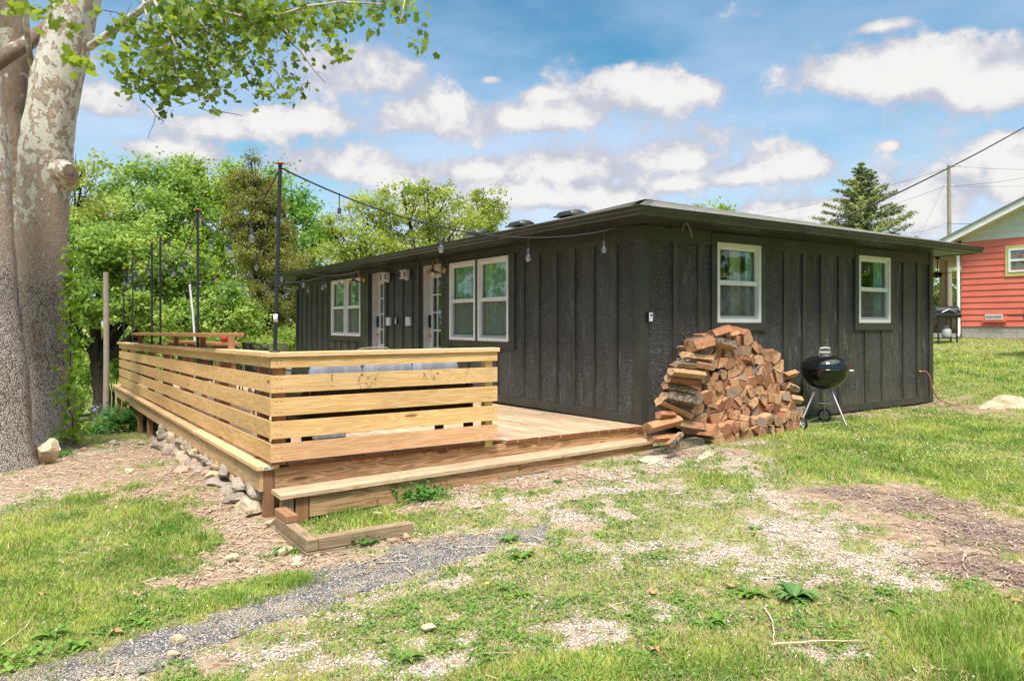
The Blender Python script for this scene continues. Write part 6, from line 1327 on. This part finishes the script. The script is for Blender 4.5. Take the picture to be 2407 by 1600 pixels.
tree('tree', 'large bright green tree touching the left side of the reddish brown cedar', [lobe(465,440,85,68,35), lobe(540,425,70,55,35), lobe(480,520,100,70,34), lobe(420,560,90,70,34), lobe(520,600,90,70,34)], at_depth(480, 860, 35), .4, (.12,.24,.025), (.38,.50,.08), .13, 2.3, .7, 46)
tree('tree', 'bright green tree showing just right of the reddish brown cedar', [lobe(670,455,52,55,37), lobe(705,520,58,50,37), lobe(640,420,36,34,37), lobe(700,590,60,40,37), lobe(740,545,45,35,36)], at_depth(700, 850, 37), .35, (.09,.24,.04), (.28,.47,.09), .13, 2.3, .7, 46)
tree('tree', 'yellow-green tree behind the far left end of the dark house roof', [lobe(830,555,85,45,35), lobe(765,520,38,34,36), lobe(850,480,62,38,36), lobe(800,590,80,28,35), lobe(890,520,50,50,36)], at_depth(840, 860, 36), .3, Y1, Y2, .11, 1.9, .55, 36)
tree('tree', 'tall yellow-green airy tree rising above the middle of the dark house roof', [lobe(1000,470,75,42,37), lobe(945,525,85,55,37), lobe(1050,525,85,50,37), lobe(925,440,55,24,37), lobe(1005,432,42,20,37), lobe(980,580,120,40,37)], at_depth(990, 860, 37), .35, Y1, Y2, .11, 1.8, .55, 36)
tree('tree', 'slender yellow-green tree just left of the roof vents', [lobe(1120,455,42,30,40), lobe(1105,505,55,40,40), lobe(1140,480,28,34,40), lobe(1135,530,30,26,40)], at_depth(1110, 860, 40), .28, Y1, Y2, .11, 1.8, .5, 34)
tree('tree', 'green tree tip poking above the roof right of the house corner', [lobe(1640,492,46,26,41), lobe(1672,498,22,16,41), lobe(1570,505,38,30,41), lobe(1620,560,90,50,41)], at_depth(1630, 860, 41), .3, G1, G2, .12, 2.0, .5, 36)
tree('tree', 'dull olive tree seen under the porch roof, left of the porch post', [lobe(2150,670,45,60,48), lobe(2170,720,40,50,48)], at_depth(2170, 790, 48), .3, (.07,.10,.03), (.18,.22,.06), .14, 2.2, .7, 40)
tree('tree', 'dull olive tree seen between the porch post and the white downspout', [lobe(2225,650,40,50,50), lobe(2240,710,40,50,50)], at_depth(2235, 790, 50), .3, (.08,.10,.03), (.20,.21,.06), .14, 2.2, .7, 40)
def conifer(name, label, px, ytop, ybot, halfw, depth, c1, c2, levels=24, droop=-.05, ragged=.25, lean=0, dens=1.0, wid=None, group='trees beyond the deck and behind the house', step=2):
    top = at_depth(px * K, ytop * K, depth); bot = at_depth((px + lean) * K, ybot * K, depth); s = K * depth / FPX; W_ = halfw * s; base = Vector((bot.x, bot.y, G(bot.x, bot.y) - .2)); t = thing(name, label, 'tree', base, group); m = MB()
    limb(m, [base, bot, top], .22, .02, 8, .02); P = []; T = []; N = []; H = top.z - bot.z
    for i in range(levels):
        f = (i + rng.random() * .6) / levels; z = top.z - H * f; w_ = W_ * ((wid(f) if wid else f ** .85) + .03); c = top.lerp(bot, f)
        for k in range(int(7 + 6 * f)):
            a = rng.uniform(0, 6.283); L = w_ * rng.uniform(1 - ragged * 1.6, 1 + ragged * .5); e = Vector((c.x + math.cos(a) * L, c.y + math.sin(a) * L, z + droop * L + .22 * L * rng.random()))
            st = Vector((c.x, c.y, z)); mid = (st + e) / 2 + Vector((0, 0, -.08 * L)); m.tube([st, mid, e], [.03, .02, .006], 4); n = int((14 + 60 * L) * dens)
            tt_ = nr.random(n) ** .7; q = np.array(st)[None] * (1 - tt_[:, None]) + np.array(e)[None] * tt_[:, None]; q[:, 2] -= .08 * L * 4 * tt_ * (1 - tt_) * .5
            q += nr.normal(size=(n, 3)) * np.array([.13, .13, .07]) * (0.35 + .45 * L) * (1.1 - .6 * tt_[:, None]); P.append(q); T.append(np.full(n, rng.random())); N.append(np.repeat(np.array([[math.cos(a) * .4, math.sin(a) * .4, .5]]), n, 0))
    m.build('trunk', BARKD, t); P = np.concatenate(P); V, col = leaf_quads(P, .085, .3, .32, c1=c1, c2=c2, tint=np.concatenate(T), nrm=np.concatenate(N)); npmesh('crown', V, np.arange(len(V)).reshape(-1, 4), LEAFN, col, parent=t)
conifer('spruce_tree', 'dark pointed evergreen tree behind the right half of the dark house roof', 1985, 376, 600, 128, 38, (.11, .16, .055), (.32, .36, .13), 24, .12, .45, dens=1.5)
tree('cedar_tree', 'ragged reddish brown cedar behind the nearest light pole', [lobe(578,372,16,26,29), lobe(560,420,38,34,29), lobe(600,425,34,34,29), lobe(575,475,55,40,29), lobe(620,470,34,36,29), lobe(545,520,34,34,29), lobe(600,530,70,44,29), lobe(650,545,40,40,29), lobe(610,590,70,44,29), lobe(660,620,55,50,28.5), lobe(600,650,50,40,28.5), lobe(640,690,66,44,28.5), lobe(690,680,30,50,28.5), lobe(620,745,50,40,28.5), lobe(672,750,44,40,28.5)], at_depth(625, 820, 28.5), .26, O1, O2, .055, 3.0, .34, 60, fork=.5)
# wood edge and undergrowth: reads as one mass
def mass(name, lobes, c1, c2, label, cat, leaf=.14, dens=2.2, cr=.7, per=44):
    P, T, N = clumps(lobes, dens, cr, per); V, col = leaf_quads(P, leaf, .6, c1=c1, c2=c2, tint=T, nrm=N); o = npmesh(name, V, np.arange(len(V)).reshape(-1, 4), LEAF, col); return tag(o, label, cat, kind='stuff')
mass('woods', [lobe(x, y, 110, 90, 44 + (x % 7)) for x in range(-100, 1300, 110) for y in (640, 780, 880)] + [lobe(x, 740, 90, 70, 60) for x in range(2050, 2600, 90)] + [lobe(x, y, 45, 40, 54) for x in range(2130, 2270, 35) for y in (650, 710)], D1, D2, 'dense green wood edge filling the gaps behind the nearer trees', 'woods', .17, 1.7, .9, 46)
SHRB = [(190,850,55,42,23,'round green bush behind the far end of the plank bench, left of the wooden post'), (262,835,30,36,24,'green bush between the wooden post and the left railing'), (165,905,40,22,22,'low green bush at the lawn edge beside the sycamore'), (690,770,40,26,24,'pale green bush left of the far corner of the dark house'), (640,795,60,26,25,'low green bush behind the rope armchair'),
        (400,775,90,30,25,'dark green bush behind the bar ledge'), (520,790,60,26,24,'green bush behind the right end of the bar ledge'), (310,790,60,34,24,'green bush behind the far light poles')]
for cx, cy, rx, ry, d, lb in SHRB:
    lo = [lobe(cx, cy, rx, ry, d), lobe(cx - rx * .5, cy + ry * .4, rx * .6, ry * .7, d), lobe(cx + rx * .5, cy + ry * .35, rx * .6, ry * .7, d)]; tree('bush', lb, lo, at_depth(cx * K, (cy + ry) * K, d), .05, G1, G2, .06, 2.6, .28, 36, group='bushes beyond the deck')
def behind():
    lo = []
    for i in range(46):
        az = -52 - i * 5.0; d = 30 + 5 * (i % 3); a = math.radians(az); x, y = CAM.x + math.sin(a) * d, CAM.y + math.cos(a) * d; z = G(x, y)
        lo += [((x, y, z + 8.5), 3.6, 3.6, 4.2), ((x + 1, y + 1, z + 2.8), 3.4, 3.4, 3.2)]
    for i in range(9):
        a = math.radians(-6 - i * 5.5); d = 42; x, y = CAM.x + math.sin(a) * d, CAM.y + math.cos(a) * d; z = G(x, y); lo += [((x, y, z + 8), 4, 4, 5), ((x, y, z + 3), 4, 4, 3.5)]
    mass('trees_across_the_yard', lo, D1, D2, 'belt of green trees across the yard, mirrored in the window glass', 'tree belt', .30, 1.3, 1.1, 44)
behind()
# ---- the big sycamore
def syc_tube(m, spec, depth, n=28, mi=0):
    """spec rows: (x, y, halfwidth) in photo pixels at a given depth -> world-size rings"""
    rows = []
    for i in range(len(spec) - 1):
        for k in range(8):
            t = k / 8; rows.append([spec[i][j] * (1 - t) + spec[i + 1][j] * t for j in range(4 if len(spec[0]) > 3 else 3)])
    rows.append(list(spec[-1])); vs = []; 
    for q, row in enumerate(rows):
        x, y, hw = row[:3]; dd = row[3] if len(row) > 3 else depth; c = at_depth(x, y, dd); r = hw * dd / FPX / math.sqrt(1 + ((x - 1203.5) / FPX) ** 2)
        for j in range(n):
            a = 2 * math.pi * j / n; nz = vnoise(np.array([math.cos(a) * 1.5 + 9]), np.array([math.sin(a) * 1.5 + c.z * .9 + 9]), 1.6, 6, 4)[0]; rr = r * (1 + (nz - .5) * .26 + .13 * max(0, q / len(rows) - .80) * 5 * math.sin(5 * a + x * .1)); vs.append(c + Vector((math.cos(a) * rr, math.sin(a) * rr, 0)))
    fs = [(q * n + j, q * n + (j + 1) % n, (q + 1) * n + (j + 1) % n, (q + 1) * n + j) for q in range(len(rows) - 1) for j in range(n)]
    m.add(vs, fs, mi, None, True)
def star_leaves(P, size, nrm_up, c1, c2, tint=None):
    n = len(P); ang = []; rad = []
    for k in range(5):
        th = math.radians([90, 38, 142, -25, 205][k]); 
    prof = [(90, 1.0), (72, .72), (60, .66), (36, .94), (20, .66), (0, .60), (-20, .70), (-48, .40), (-90, .26), (-132, .40), (-160, .70), (180, .60), (160, .66), (144, .94), (120, .66), (108, .72)]
    k = len(prof); a = nr.normal(size=(n, 3)); b = nr.normal(size=(n, 3)) + np.array(nrm_up); b /= np.linalg.norm(b, axis=1)[:, None]; a = a + np.array([0, 0, -.8]); a -= b * (a * b).sum(1)[:, None]; a /= np.linalg.norm(a, axis=1)[:, None]; c = np.cross(b, a)
    s = (size * (0.55 + 0.8 * nr.random(n)))[:, None]; V = [P]
    for (dg, r) in prof:
        th = math.radians(dg); u, v = math.cos(th) * r, math.sin(th) * r; V.append(P + c * u * s + a * v * s + b * s * (.16 * (u * u) - .10 * r))
    V = np.stack(V, 1); F = np.array([(0, 1 + i, 1 + (i + 1) % k) for i in range(k)]); F = (F[None] + (np.arange(n) * (k + 1))[:, None, None]).reshape(-1, 3)
    r = nr.random((n, 1)) if tint is None else tint[:, None]; col = np.array(c1) * (1 - r) + np.array(c2) * r; return V.reshape(-1, 3), F, np.repeat(col, k + 1, axis=0)
def sycamore():
    b = on_ground(60, 1085); t = thing('sycamore_tree', 'massive sycamore with mottled pale trunks and leafy branches hanging in at the upper left', 'tree', b)
    m = MB(); syc_tube(m, [(205, -160, 60, 11.6), (182, 0, 55, 11.6), (134, 176, 61, 11.6), (109, 339, 63, 11.6), (98, 529, 65, 11.6), (104, 714, 60, 11.6), (116, 867, 55, 11.6), (124, 960, 58, 11.5), (128, 1010, 62, 11.4), (130, 1045, 74, 11.35), (132, 1085, 100, 11.3)], 11.6); trk = m.build('trunk', SYCB, t)
    m = MB(); syc_tube(m, [(-110, -100, 62, 9.8), (-85, 120, 72, 9.8), (-58, 305, 80, 9.8), (-50, 440, 80, 9.7), (-42, 560, 80, 9.6), (-33, 714, 82, 9.5), (-18, 900, 88, 9.3), (-12, 1010, 92, 9.2), (-10, 1075, 100, 9.15), (-10, 1120, 118, 9.1), (-10, 1160, 150, 9.0)], 9.6); m.build('trunk', SYCB, t)
    m = MB(); syc_tube(m, [(22, -120, 36, 12.8), (28, 0, 38, 12.8), (38, 136, 38, 12.8), (30, 271, 28, 12.8), (34, 500, 34, 12.6), (60, 800, 40, 12.4), (70, 1010, 50, 12.2), (75, 1060, 60, 12.0)], 12.8); m.build('trunk', MOSSB, t)
    # sawn-off branch knot
    K0 = at_depth(165, 405, 11.45); ax = (RT * .92 - FW * .45 + Vector((0, 0, .05))).normalized(); m = MB(); m.lathe([(.26, -.22), (.19, -.10), (.15, -.03), (.135, .0), (.12, .008)], K0, 22, axis=ax, sy=1.1); m.build('branch_stub', SYCB, t); m = MB(); m.lathe([(.0, .004), (.03, .010), (.035, .006), (.06, .012), (.065, .008), (.095, .013), (.12, .006)], K0, 22, axis=ax, sy=1.1); m.build('sawn_face', MOSSB, t)
    # limbs
    def br(pts, r0, r1, mt=SYCB, nm='branch'):
        m = MB(); limb(m, [at_depth(*p) for p in pts], r0, r1, 10, .06); m.build(nm, mt, t)
    br([(-40, 165, 11.4), (20, 128, 11.6), (70, 98, 11.9), (118, 60, 12.2)], .13, .11, MOSSB); br([(52, -10, 11.0), (62, 60, 11.2), (70, 130, 11.5), (78, 160, 11.7)], .035, .05, SYCB)
    br([(212, 110, 11.5), (262, 76, 11.2), (305, 44, 10.9), (358, 4, 10.6), (430, -60, 10.2)], .062, .045)
    br([(440, -40, 10.4), (480, 2, 10.2), (520, 26, 10.0), (580, 42, 9.9), (650, 40, 9.7), (720, 15, 9.5), (800, 5, 9.4), (900, 10, 9.2)], .035, .010)
    br([(360, -10, 10.5), (385, 60, 10.3), (405, 85, 10.2), (428, 155, 10.1)], .028, .018); br([(600, -40, 9.8), (640, 30, 9.6), (690, 95, 9.5)], .018, .006); br([(960, -40, 9.2), (950, 10, 9.1), (940, 60, 9.0)], .012, .004)
    br([(330, -30, 10.7), (345, 40, 10.6), (370, 110, 10.5), (395, 200, 10.4)], .02, .006); br([(450, 20, 10.1), (500, 90, 10.0), (560, 150, 9.9), (600, 180, 9.8)], .016, .004)
    # hanging leaf masses (x, y, rx, ry, weight)
    B_ = [(420,55,85,55,240),(350,105,60,45,130),(300,70,40,35,45),(500,75,90,60,230),(430,150,80,45,190),(340,185,45,32,85),(395,205,60,28,90),(520,130,60,38,110),(590,45,90,45,190),(495,190,50,28,80),(510,232,26,18,22),
          (690,50,60,40,90),(745,95,40,32,45),(780,50,45,40,55),(645,150,26,20,26),(590,205,26,14,22),(630,225,28,14,24),(700,208,28,18,30),(660,192,18,14,12),(830,20,60,28,60),(900,15,60,24,50),(960,15,45,22,34),(985,75,18,30,16),(990,110,12,14,8),(870,75,28,12,14),
          (800,118,16,16,12),(385,255,18,28,34),(322,205,20,14,18),(560,20,140,30,130),(700,10,140,22,110),(465,20,110,35,110),(610,110,55,35,55),(580,165,30,18,24),(630,70,50,30,50),(710,145,14,20,8)]
    P = []; S = []; T = []; tw = MB(); n0 = 0
    for x, y, rx, ry, wt in B_:
        sub = max(2, wt // 6); 
        for _ in range(sub):
            a = rng.uniform(0, 6.283); q = math.sqrt(rng.random()); px, py = x + math.cos(a) * rx * q, y + math.sin(a) * ry * q; d = rng.uniform(9.3, 11.2); c = at_depth(px, py, d)
            e = at_depth(px + rng.uniform(-28, 28), py - rng.uniform(15, 50), d + rng.uniform(-.3, .3)); tw.tube([e, (e + c) / 2 + Vector((0, 0, .03)), c], [.005, .004, .002], 4)
            k = int(rng.uniform(5, 11)); g = nr.normal(size=(k, 3)) * np.array([.10, .10, .075]); P.append(np.array(c)[None] + g); S += [.068] * k; T.append(np.clip(nr.normal(.42, .28, k), 0, 1))
    for x, y, r, k, d, s in [(185,150,20,16,8.2,.085),(248,120,28,20,8.6,.080),(270,150,16,9,8.6,.075),(165,60,16,8,8.8,.07),(95,18,34,22,8.4,.085),(60,8,26,14,8.4,.085),(235,30,10,7,9.5,.07),(150,10,20,10,8.8,.075),(25,5,20,8,8.6,.08)]:
        c = np.array(at_depth(x, y, d)); P.append(c[None] + nr.normal(size=(k, 3)) * r * d / FPX * .8); S += [s] * k; T.append(np.clip(nr.normal(.85, .15, k), 0, 1))
    # crown above the frame
    for _ in range(60):
        c = at_depth(rng.uniform(350, 1150), rng.uniform(-600, -60), rng.uniform(9, 14)); k = 9; P.append(np.array(c)[None] + nr.normal(size=(k, 3)) * .16); S += [.075] * k; T.append(np.clip(nr.normal(.5, .25, k), 0, 1))
    tw.build('twig', BARKT, t); P = np.concatenate(P); V, F, col = star_leaves(P, np.array(S), (0, 0, .9), (.07, .14, .02), (.27, .37, .065), np.concatenate(T)); npmesh('crown', V, F, LEAF, col, parent=t)
    m = MB()
    for pts in ([(330,150,10.3),(325,190,10.2),(330,235,10.1),(355,255,10.1),(365,272,10),(362,290,10),(352,310,10),(348,325,9.9)], [(365,272,10),(385,285,10),(378,292,10)], [(455,190,10),(470,235,10),(420,250,10)], [(497,248,10),(515,262,10),(570,272,10)], [(240,24,10),(275,30,10),(330,62,10)], [(660,80,9.6),(705,120,9.6),(740,168,9.5),(765,195,9.5)], [(610,130,9.6),(650,170,9.6),(662,190,9.6)]):
        m.tube([at_depth(*p) for p in pts], [.007 - .005 * i / len(pts) for i in range(len(pts))], 5)
    m.build('bare_twig', BARKD, t)
sycamore()
def vine():
    p0 = on_ground(165, 1040); t = thing('ivy_vine', 'bright green vine climbing the right edge of the mottled sycamore trunk', 'vine', p0); P = []; m = MB(); path = []
    for i in range(40):
        f = i / 39; y = 600 + f * 430; x = 164 - 4 * math.sin(f * 9) + (8 if f > .85 else 0) - 4 * (abs(f - .6) < .2); c = at_depth(x + 2, y, 11.15); path.append(c); k = 9 if f < .9 else 14; P.append(np.array(c)[None] + nr.normal(size=(k, 3)) * np.array([.055 + .05 * f, .055, .06]))
    m.tube(path, .008, 5); m.build('stem', BARKD, t); P = np.concatenate(P); V, col = leaf_quads(P, .055, .2, .7, (.10, .22, .02), (.26, .40, .05)); npmesh('leaves', V, np.arange(len(V)).reshape(-1, 4), LEAF, col, parent=t)
vine()
# ---- posts, utility pole and wires
def bgpost(px, y0, y1, hw, d, m_, name, label, cat, px1=None):
    a = at_depth(px, y1, d); b = at_depth(px1 or px, y0, d); a.z = G(a.x, a.y) - .1 if px1 is None else a.z; r = hw * d / FPX; m = MB(); m.tube([a, (a + b) / 2 + Vector((.01, 0, 0)), b], [r * 1.06, r, r * .95], 12); return tag(m.build(name, m_, origin=a), label, cat)
bgpost(249, 640, 940, 6.2, 17.5, W_GREY, 'wooden_post', 'weathered grey wooden post standing behind the far end of the left railing', 'post')
o = bgpost(459, 668, 812, 2.4, 16.5, PLAST, 'metal_pole', 'thin white leaning pole behind the bar table', 'pole', px1=446)
U = at_depth(2230, 388, 46); ub = Vector((U.x + .15, U.y, G(U.x, U.y))); t = thing('utility_pole', 'tall grey wooden utility pole behind the right end of the dark house', 'utility pole', ub)
m = MB(); m.tube([ub, U], [.15, .10], 12); m.build('pole', W_GREY, t)
m = MB(); c = at_depth(2230, 392, 46); m.tube([c + RT * -.05, c + RT * .75 + Vector((0, 0, .05))], .03, 6); c2 = at_depth(2230, 437, 46); m.tube([c2 + RT * -.2, c2 + RT * .35], .03, 6); m.build('bracket', STEEL, t)
m = MB(); [m.lathe([(0, 0), (.06, .02), (.04, .1), (.06, .14), (0, .18)], c + RT * s, 8) for s in (.3, .7)]; [m.lathe([(0, -.06), (.05, 0), (0, .1)], c2 + RT * s, 8) for s in (-.2, .3)]; m.build('insulator', PLAST, t)
def wire(p, q, sag, r, label, name='power_line'):
    m = MB(); m.tube([p.lerp(q, i / 24) - Vector((0, 0, sag * 4 * (i / 24) * (1 - i / 24))) for i in range(25)], r, 6); tag(m.build(name, BLKMET, origin=p), label, 'power line')
sv = at_depth(1949, 527, 17.0); wire(sv, at_depth(2520, 232, 24), .16, .021, 'thick black service cable rising from the dark roof to the upper right corner', 'service_cable')
m = MB(); m.tube([sv + Vector((0, 0, -.6)), sv + Vector((0, 0, .03))], .022, 8); tag(m.build('cable_mast', GUTTER, origin=sv), 'short dark mast on the rear slope of the roof holding the service cable', 'mast')
P2 = Vector(c2); Pt = Vector(c)
wire(at_depth(1740, 512, 60), Pt + RT * .3, .3, .008, 'thin wire running from behind the roof to the top bracket of the utility pole'); wire(Pt + RT * .7, at_depth(2560, 392, 60), .2, .008, 'thin level wire leaving the pole top towards the right')
wire(at_depth(1850, 545, 60), P2 + RT * -.2, .3, .008, 'thin wire from behind the evergreen to the middle bracket of the utility pole'); wire(P2 + RT * .3, at_depth(2560, 380, 50), .3, .010, 'thin wire climbing from the middle bracket to the right'); wire(P2 + RT * .3 + Vector((0, 0, -.05)), at_depth(2560, 430, 60), .1, .007, 'thin level wire leaving the middle bracket to the right')
wire(at_depth(2226, 420, 46), at_depth(2160, 560, 44), 0, .007, 'slanting guy wire left of the utility pole'); q = at_depth(2228, 524, 46); wire(at_depth(2140, 548, 46), q, .1, .007, 'low thin wire reaching the utility pole from the left'); wire(q, at_depth(2335, 515, 38), .15, .015, 'low thicker wire running from the utility pole to the gable of the red house')
# ---- small plants
def rosette(px, py, r, n, c1, c2, label, wide=.2, up=.5, name='weed', cat='weed', seed=1):
    p = on_ground(px, py); rr = random.Random(seed); V = []; F = []; col = []
    for i in range(n):
        a = rr.uniform(0, 6.283); L = r * rr.uniform(.55, 1.1); e = up * rr.uniform(.3, 1.1); k = 5; w_ = L * wide; d = Vector((math.cos(a), math.sin(a), 0)); s = Vector((-d.y, d.x, 0)); b = len(V); t_ = rr.random(); cc = [c1[j] * (1 - t_) + c2[j] * t_ for j in range(3)]
        for j in range(k + 1):
            f = j / k; q = p + d * (L * f) + Vector((0, 0, L * e * (f * 1.6 - 1.2 * f * f))) ; ww = w_ * math.sin(math.pi * min(1, .12 + f * .9)) ** .8; V += [q - s * ww + Vector((0, 0, ww * .3)), q, q + s * ww + Vector((0, 0, ww * .3))]; col += [cc] * 3
        for j in range(k):
            for h_ in range(2): F.append((b + j * 3 + h_, b + j * 3 + h_ + 1, b + j * 3 + h_ + 4, b + j * 3 + h_ + 3))
    o = npmesh(name, np.array([tuple(v) for v in V]), np.array(F), GRASSM, np.array(col), origin=tuple(p), smooth=True); tag(o, label, cat); return p
rosette(1868, 1408, .15, 46, (.08, .19, .05), (.18, .32, .09), 'largest dark green broad-leaved weed in the lower right of the yard', .13, .8, seed=1)
for i, (x, y, r, lb) in enumerate([(1197, 1270, .10, 'bright green toothed weed at the right end of the asphalt strip'), (1225, 1312, .11, 'darker green weed just below the end of the asphalt strip'), (1195, 1385, .08, 'small bright weed below the asphalt strip'), (1225, 1400, .08, 'light green weed above the middle foreground'),
    (1110, 1430, .07, 'flat weed left of the light green one'), (965, 1545, .08, 'pale weed near the bottom edge, left of centre'), (1500, 1545, .07, 'upright weed near the bottom edge, right of centre'), (1770, 1398, .11, 'yellow-green weed touching the left side of the largest weed'), (1690, 1460, .09, 'spread-out weed below and left of the largest weed'),
    (1550, 1310, .07, 'pale weed in the middle of the patchy grass'), (1775, 1245, .07, 'small green weed in the gravel'), (2075, 1395, .08, 'broad weed right of the largest weed'), (2120, 1450, .10, 'low bushy weed in the lower right grass'), (120, 1495, .10, 'broad-leaved weed at the lower left'), (190, 1520, .09, 'leafy weed beside the asphalt at the lower left'),
    (330, 1465, .08, 'green weed at the top edge of the asphalt strip'), (2080, 1062, .10, 'taller yellow-green weed in the right lawn'), (1880, 1075, .07, 'spiky weed in the right lawn near the gravel')]):
    rosette(x, y, r, 16, (.09, .20, .03), (.20, .33, .05), lb, .17, .6, seed=10 + i)
def clump(px, py, r, h, n, label, name, cat, c1=(.04, .15, .02), c2=(.12, .28, .05), s=.02):
    p = on_ground(px, py); P = nr.normal(size=(n, 3)) * np.array([r * .5, r * .32, h * .3]); P[:, 2] = np.abs(P[:, 2]) + h * .15; q = P + np.array(p); V, col = leaf_quads(q, s, 1.8, .85, c1, c2); o = npmesh(name, V, np.arange(len(V)).reshape(-1, 4), GRASSM, col, origin=tuple(p)); tag(o, label, cat)
clump(995, 1172, .26, .16, 420, 'dense clump of dark green clover against the step riser', 'clover_clump', 'clover clump'); clump(855, 1275, .16, .10, 180, 'small clump of green leaves in front of the timber border', 'leafy_plant', 'plant')
clump(1310, 1137, .05, .05, 30, 'tiny green seedling under the middle of the step', 'seedling', 'plant'); clump(520, 1010, .10, .35, 130, 'green weed growing up under the plank bench', 'leafy_plant', 'plant', s=.03); clump(130, 1075, .25, .12, 120, 'low green leaves between the boulder and the sycamore', 'leafy_plant', 'plant', s=.03)
clump(345, 1010, .85, .75, 900, 'leafy dark green shrub beside the far half of the plank bench', 'shrub', 'shrub', s=.05); clump(245, 1020, .7, .3, 420, 'low green plants in front of the iris clump', 'leafy_plant', 'plant', s=.04); clump(180, 985, .35, .3, 200, 'dark green leaves at the foot of the sycamore', 'leafy_plant', 'plant', s=.04)
clump(665, 1300, .10, .05, 110, 'little mat of green clover left of the border corner', 'clover_clump', 'clover clump', s=.012); clump(40, 1555, .2, .08, 120, 'soft green leaves at the bottom left', 'leafy_plant', 'plant', (.12, .24, .04), (.25, .38, .08), .016)
def blades(px, py, r, h, n, w_, c1, c2, label, name, cat, seed=0):
    p = on_ground(px, py); rr = random.Random(seed); m = MB(); V = []; F = []; col = []
    for i in range(n):
        a = rr.uniform(0, 6.283); q = p + Vector((rr.gauss(0, r * .4), rr.gauss(0, r * .3), 0)); q.z = G(q.x, q.y); H = h * rr.uniform(.5, 1.1); d = Vector((math.cos(a), math.sin(a), 0)); s = Vector((-d.y, d.x, 0)) * w_ * rr.uniform(.6, 1.2); ln = H * rr.uniform(.1, .7); b = len(V); t_ = rr.random(); cc = [c1[j] * (1 - t_) + c2[j] * t_ for j in range(3)]
        for j in range(5): f = j / 4; z = q + d * (ln * f * f) + Vector((0, 0, H * (f - .25 * f * f * ln / H))); V += [z - s * (1 - f * .95), z + s * (1 - f * .95)]; col += [cc] * 2
        for j in range(4): F.append((b + 2 * j, b + 2 * j + 1, b + 2 * j + 3, b + 2 * j + 2))
    o = npmesh(name, np.array([tuple(v) for v in V]), np.array(F), GRASSM, np.array(col), origin=tuple(p), smooth=True); tag(o, label, cat)
blades(265, 1000, .55, .62, 150, .013, (.07, .17, .08), (.16, .30, .15), 'clump of blue-green iris leaves behind the plank bench', 'iris_clump', 'iris'); blades(232, 1010, .15, .5, 18, .010, (.09, .19, .08), (.18, .30, .15), 'small iris with a pale purple flower beside the sycamore', 'iris_clump', 'iris', 3)
p = at_depth(223, 965, 12.2); blob_mesh('iris_flower', np.array([p.x, p.x + .04, p.x - .03]), np.array([p.y, p.y, p.y + .02]), np.array([p.z, p.z + .05, p.z + .06]), np.array([.05, .035, .035]), np.tile([.50, .46, .62], (3, 1)), 'pale purple iris flower', 'flower', 1.0); bpy.data.objects['iris_flower'].pop('kind', None); bpy.data.objects['iris_flower']['label'] = 'pale purple iris bloom just right of the sycamore trunk'
for i, (x, y, r, h, n, lb) in enumerate([(700, 1375, .22, .11, 300, 'thick bright grass tuft on the upper edge of the asphalt strip'), (560, 1415, .25, .09, 260, 'bright grass tuft above the asphalt, left of the thickest one'), (800, 1210, .25, .10, 260, 'grass tuft filling the bed inside the timber border'), (470, 1270, .08, .16, 60, 'single tall grass tuft at the edge of the left grass'), (320, 1150, .2, .10, 200, 'grass tuft at the top of the left grass'), (190, 1180, .3, .12, 260, 'tall thin grass in the middle of the left grass'), (2250, 1500, .35, .12, 500, 'longer lush grass in the lower right corner'), (2330, 1580, .3, .12, 400, 'long grass at the bottom right edge')]):
    blades(x, y, r, h, n, .0032, (.12, .25, .03), (.27, .38, .07), lb, 'grass_tuft', 'grass tuft', i)
p = on_ground(1145, 1388); m = MB(); m.tube([p, p + Vector((0, 0, .04))], .002, 5); tag(m.build('dandelion', GRASSM, origin=p), 'single yellow dandelion flower in the patchy grass', 'dandelion'); m = MB(); m.lathe([(0, .04), (.016, .046), (.012, .054), (0, .056)], p, 12); m.build('flower_head', dusty('yellow_petals', (.80, .55, .03), .1, .8), bpy.data.objects['dandelion'])
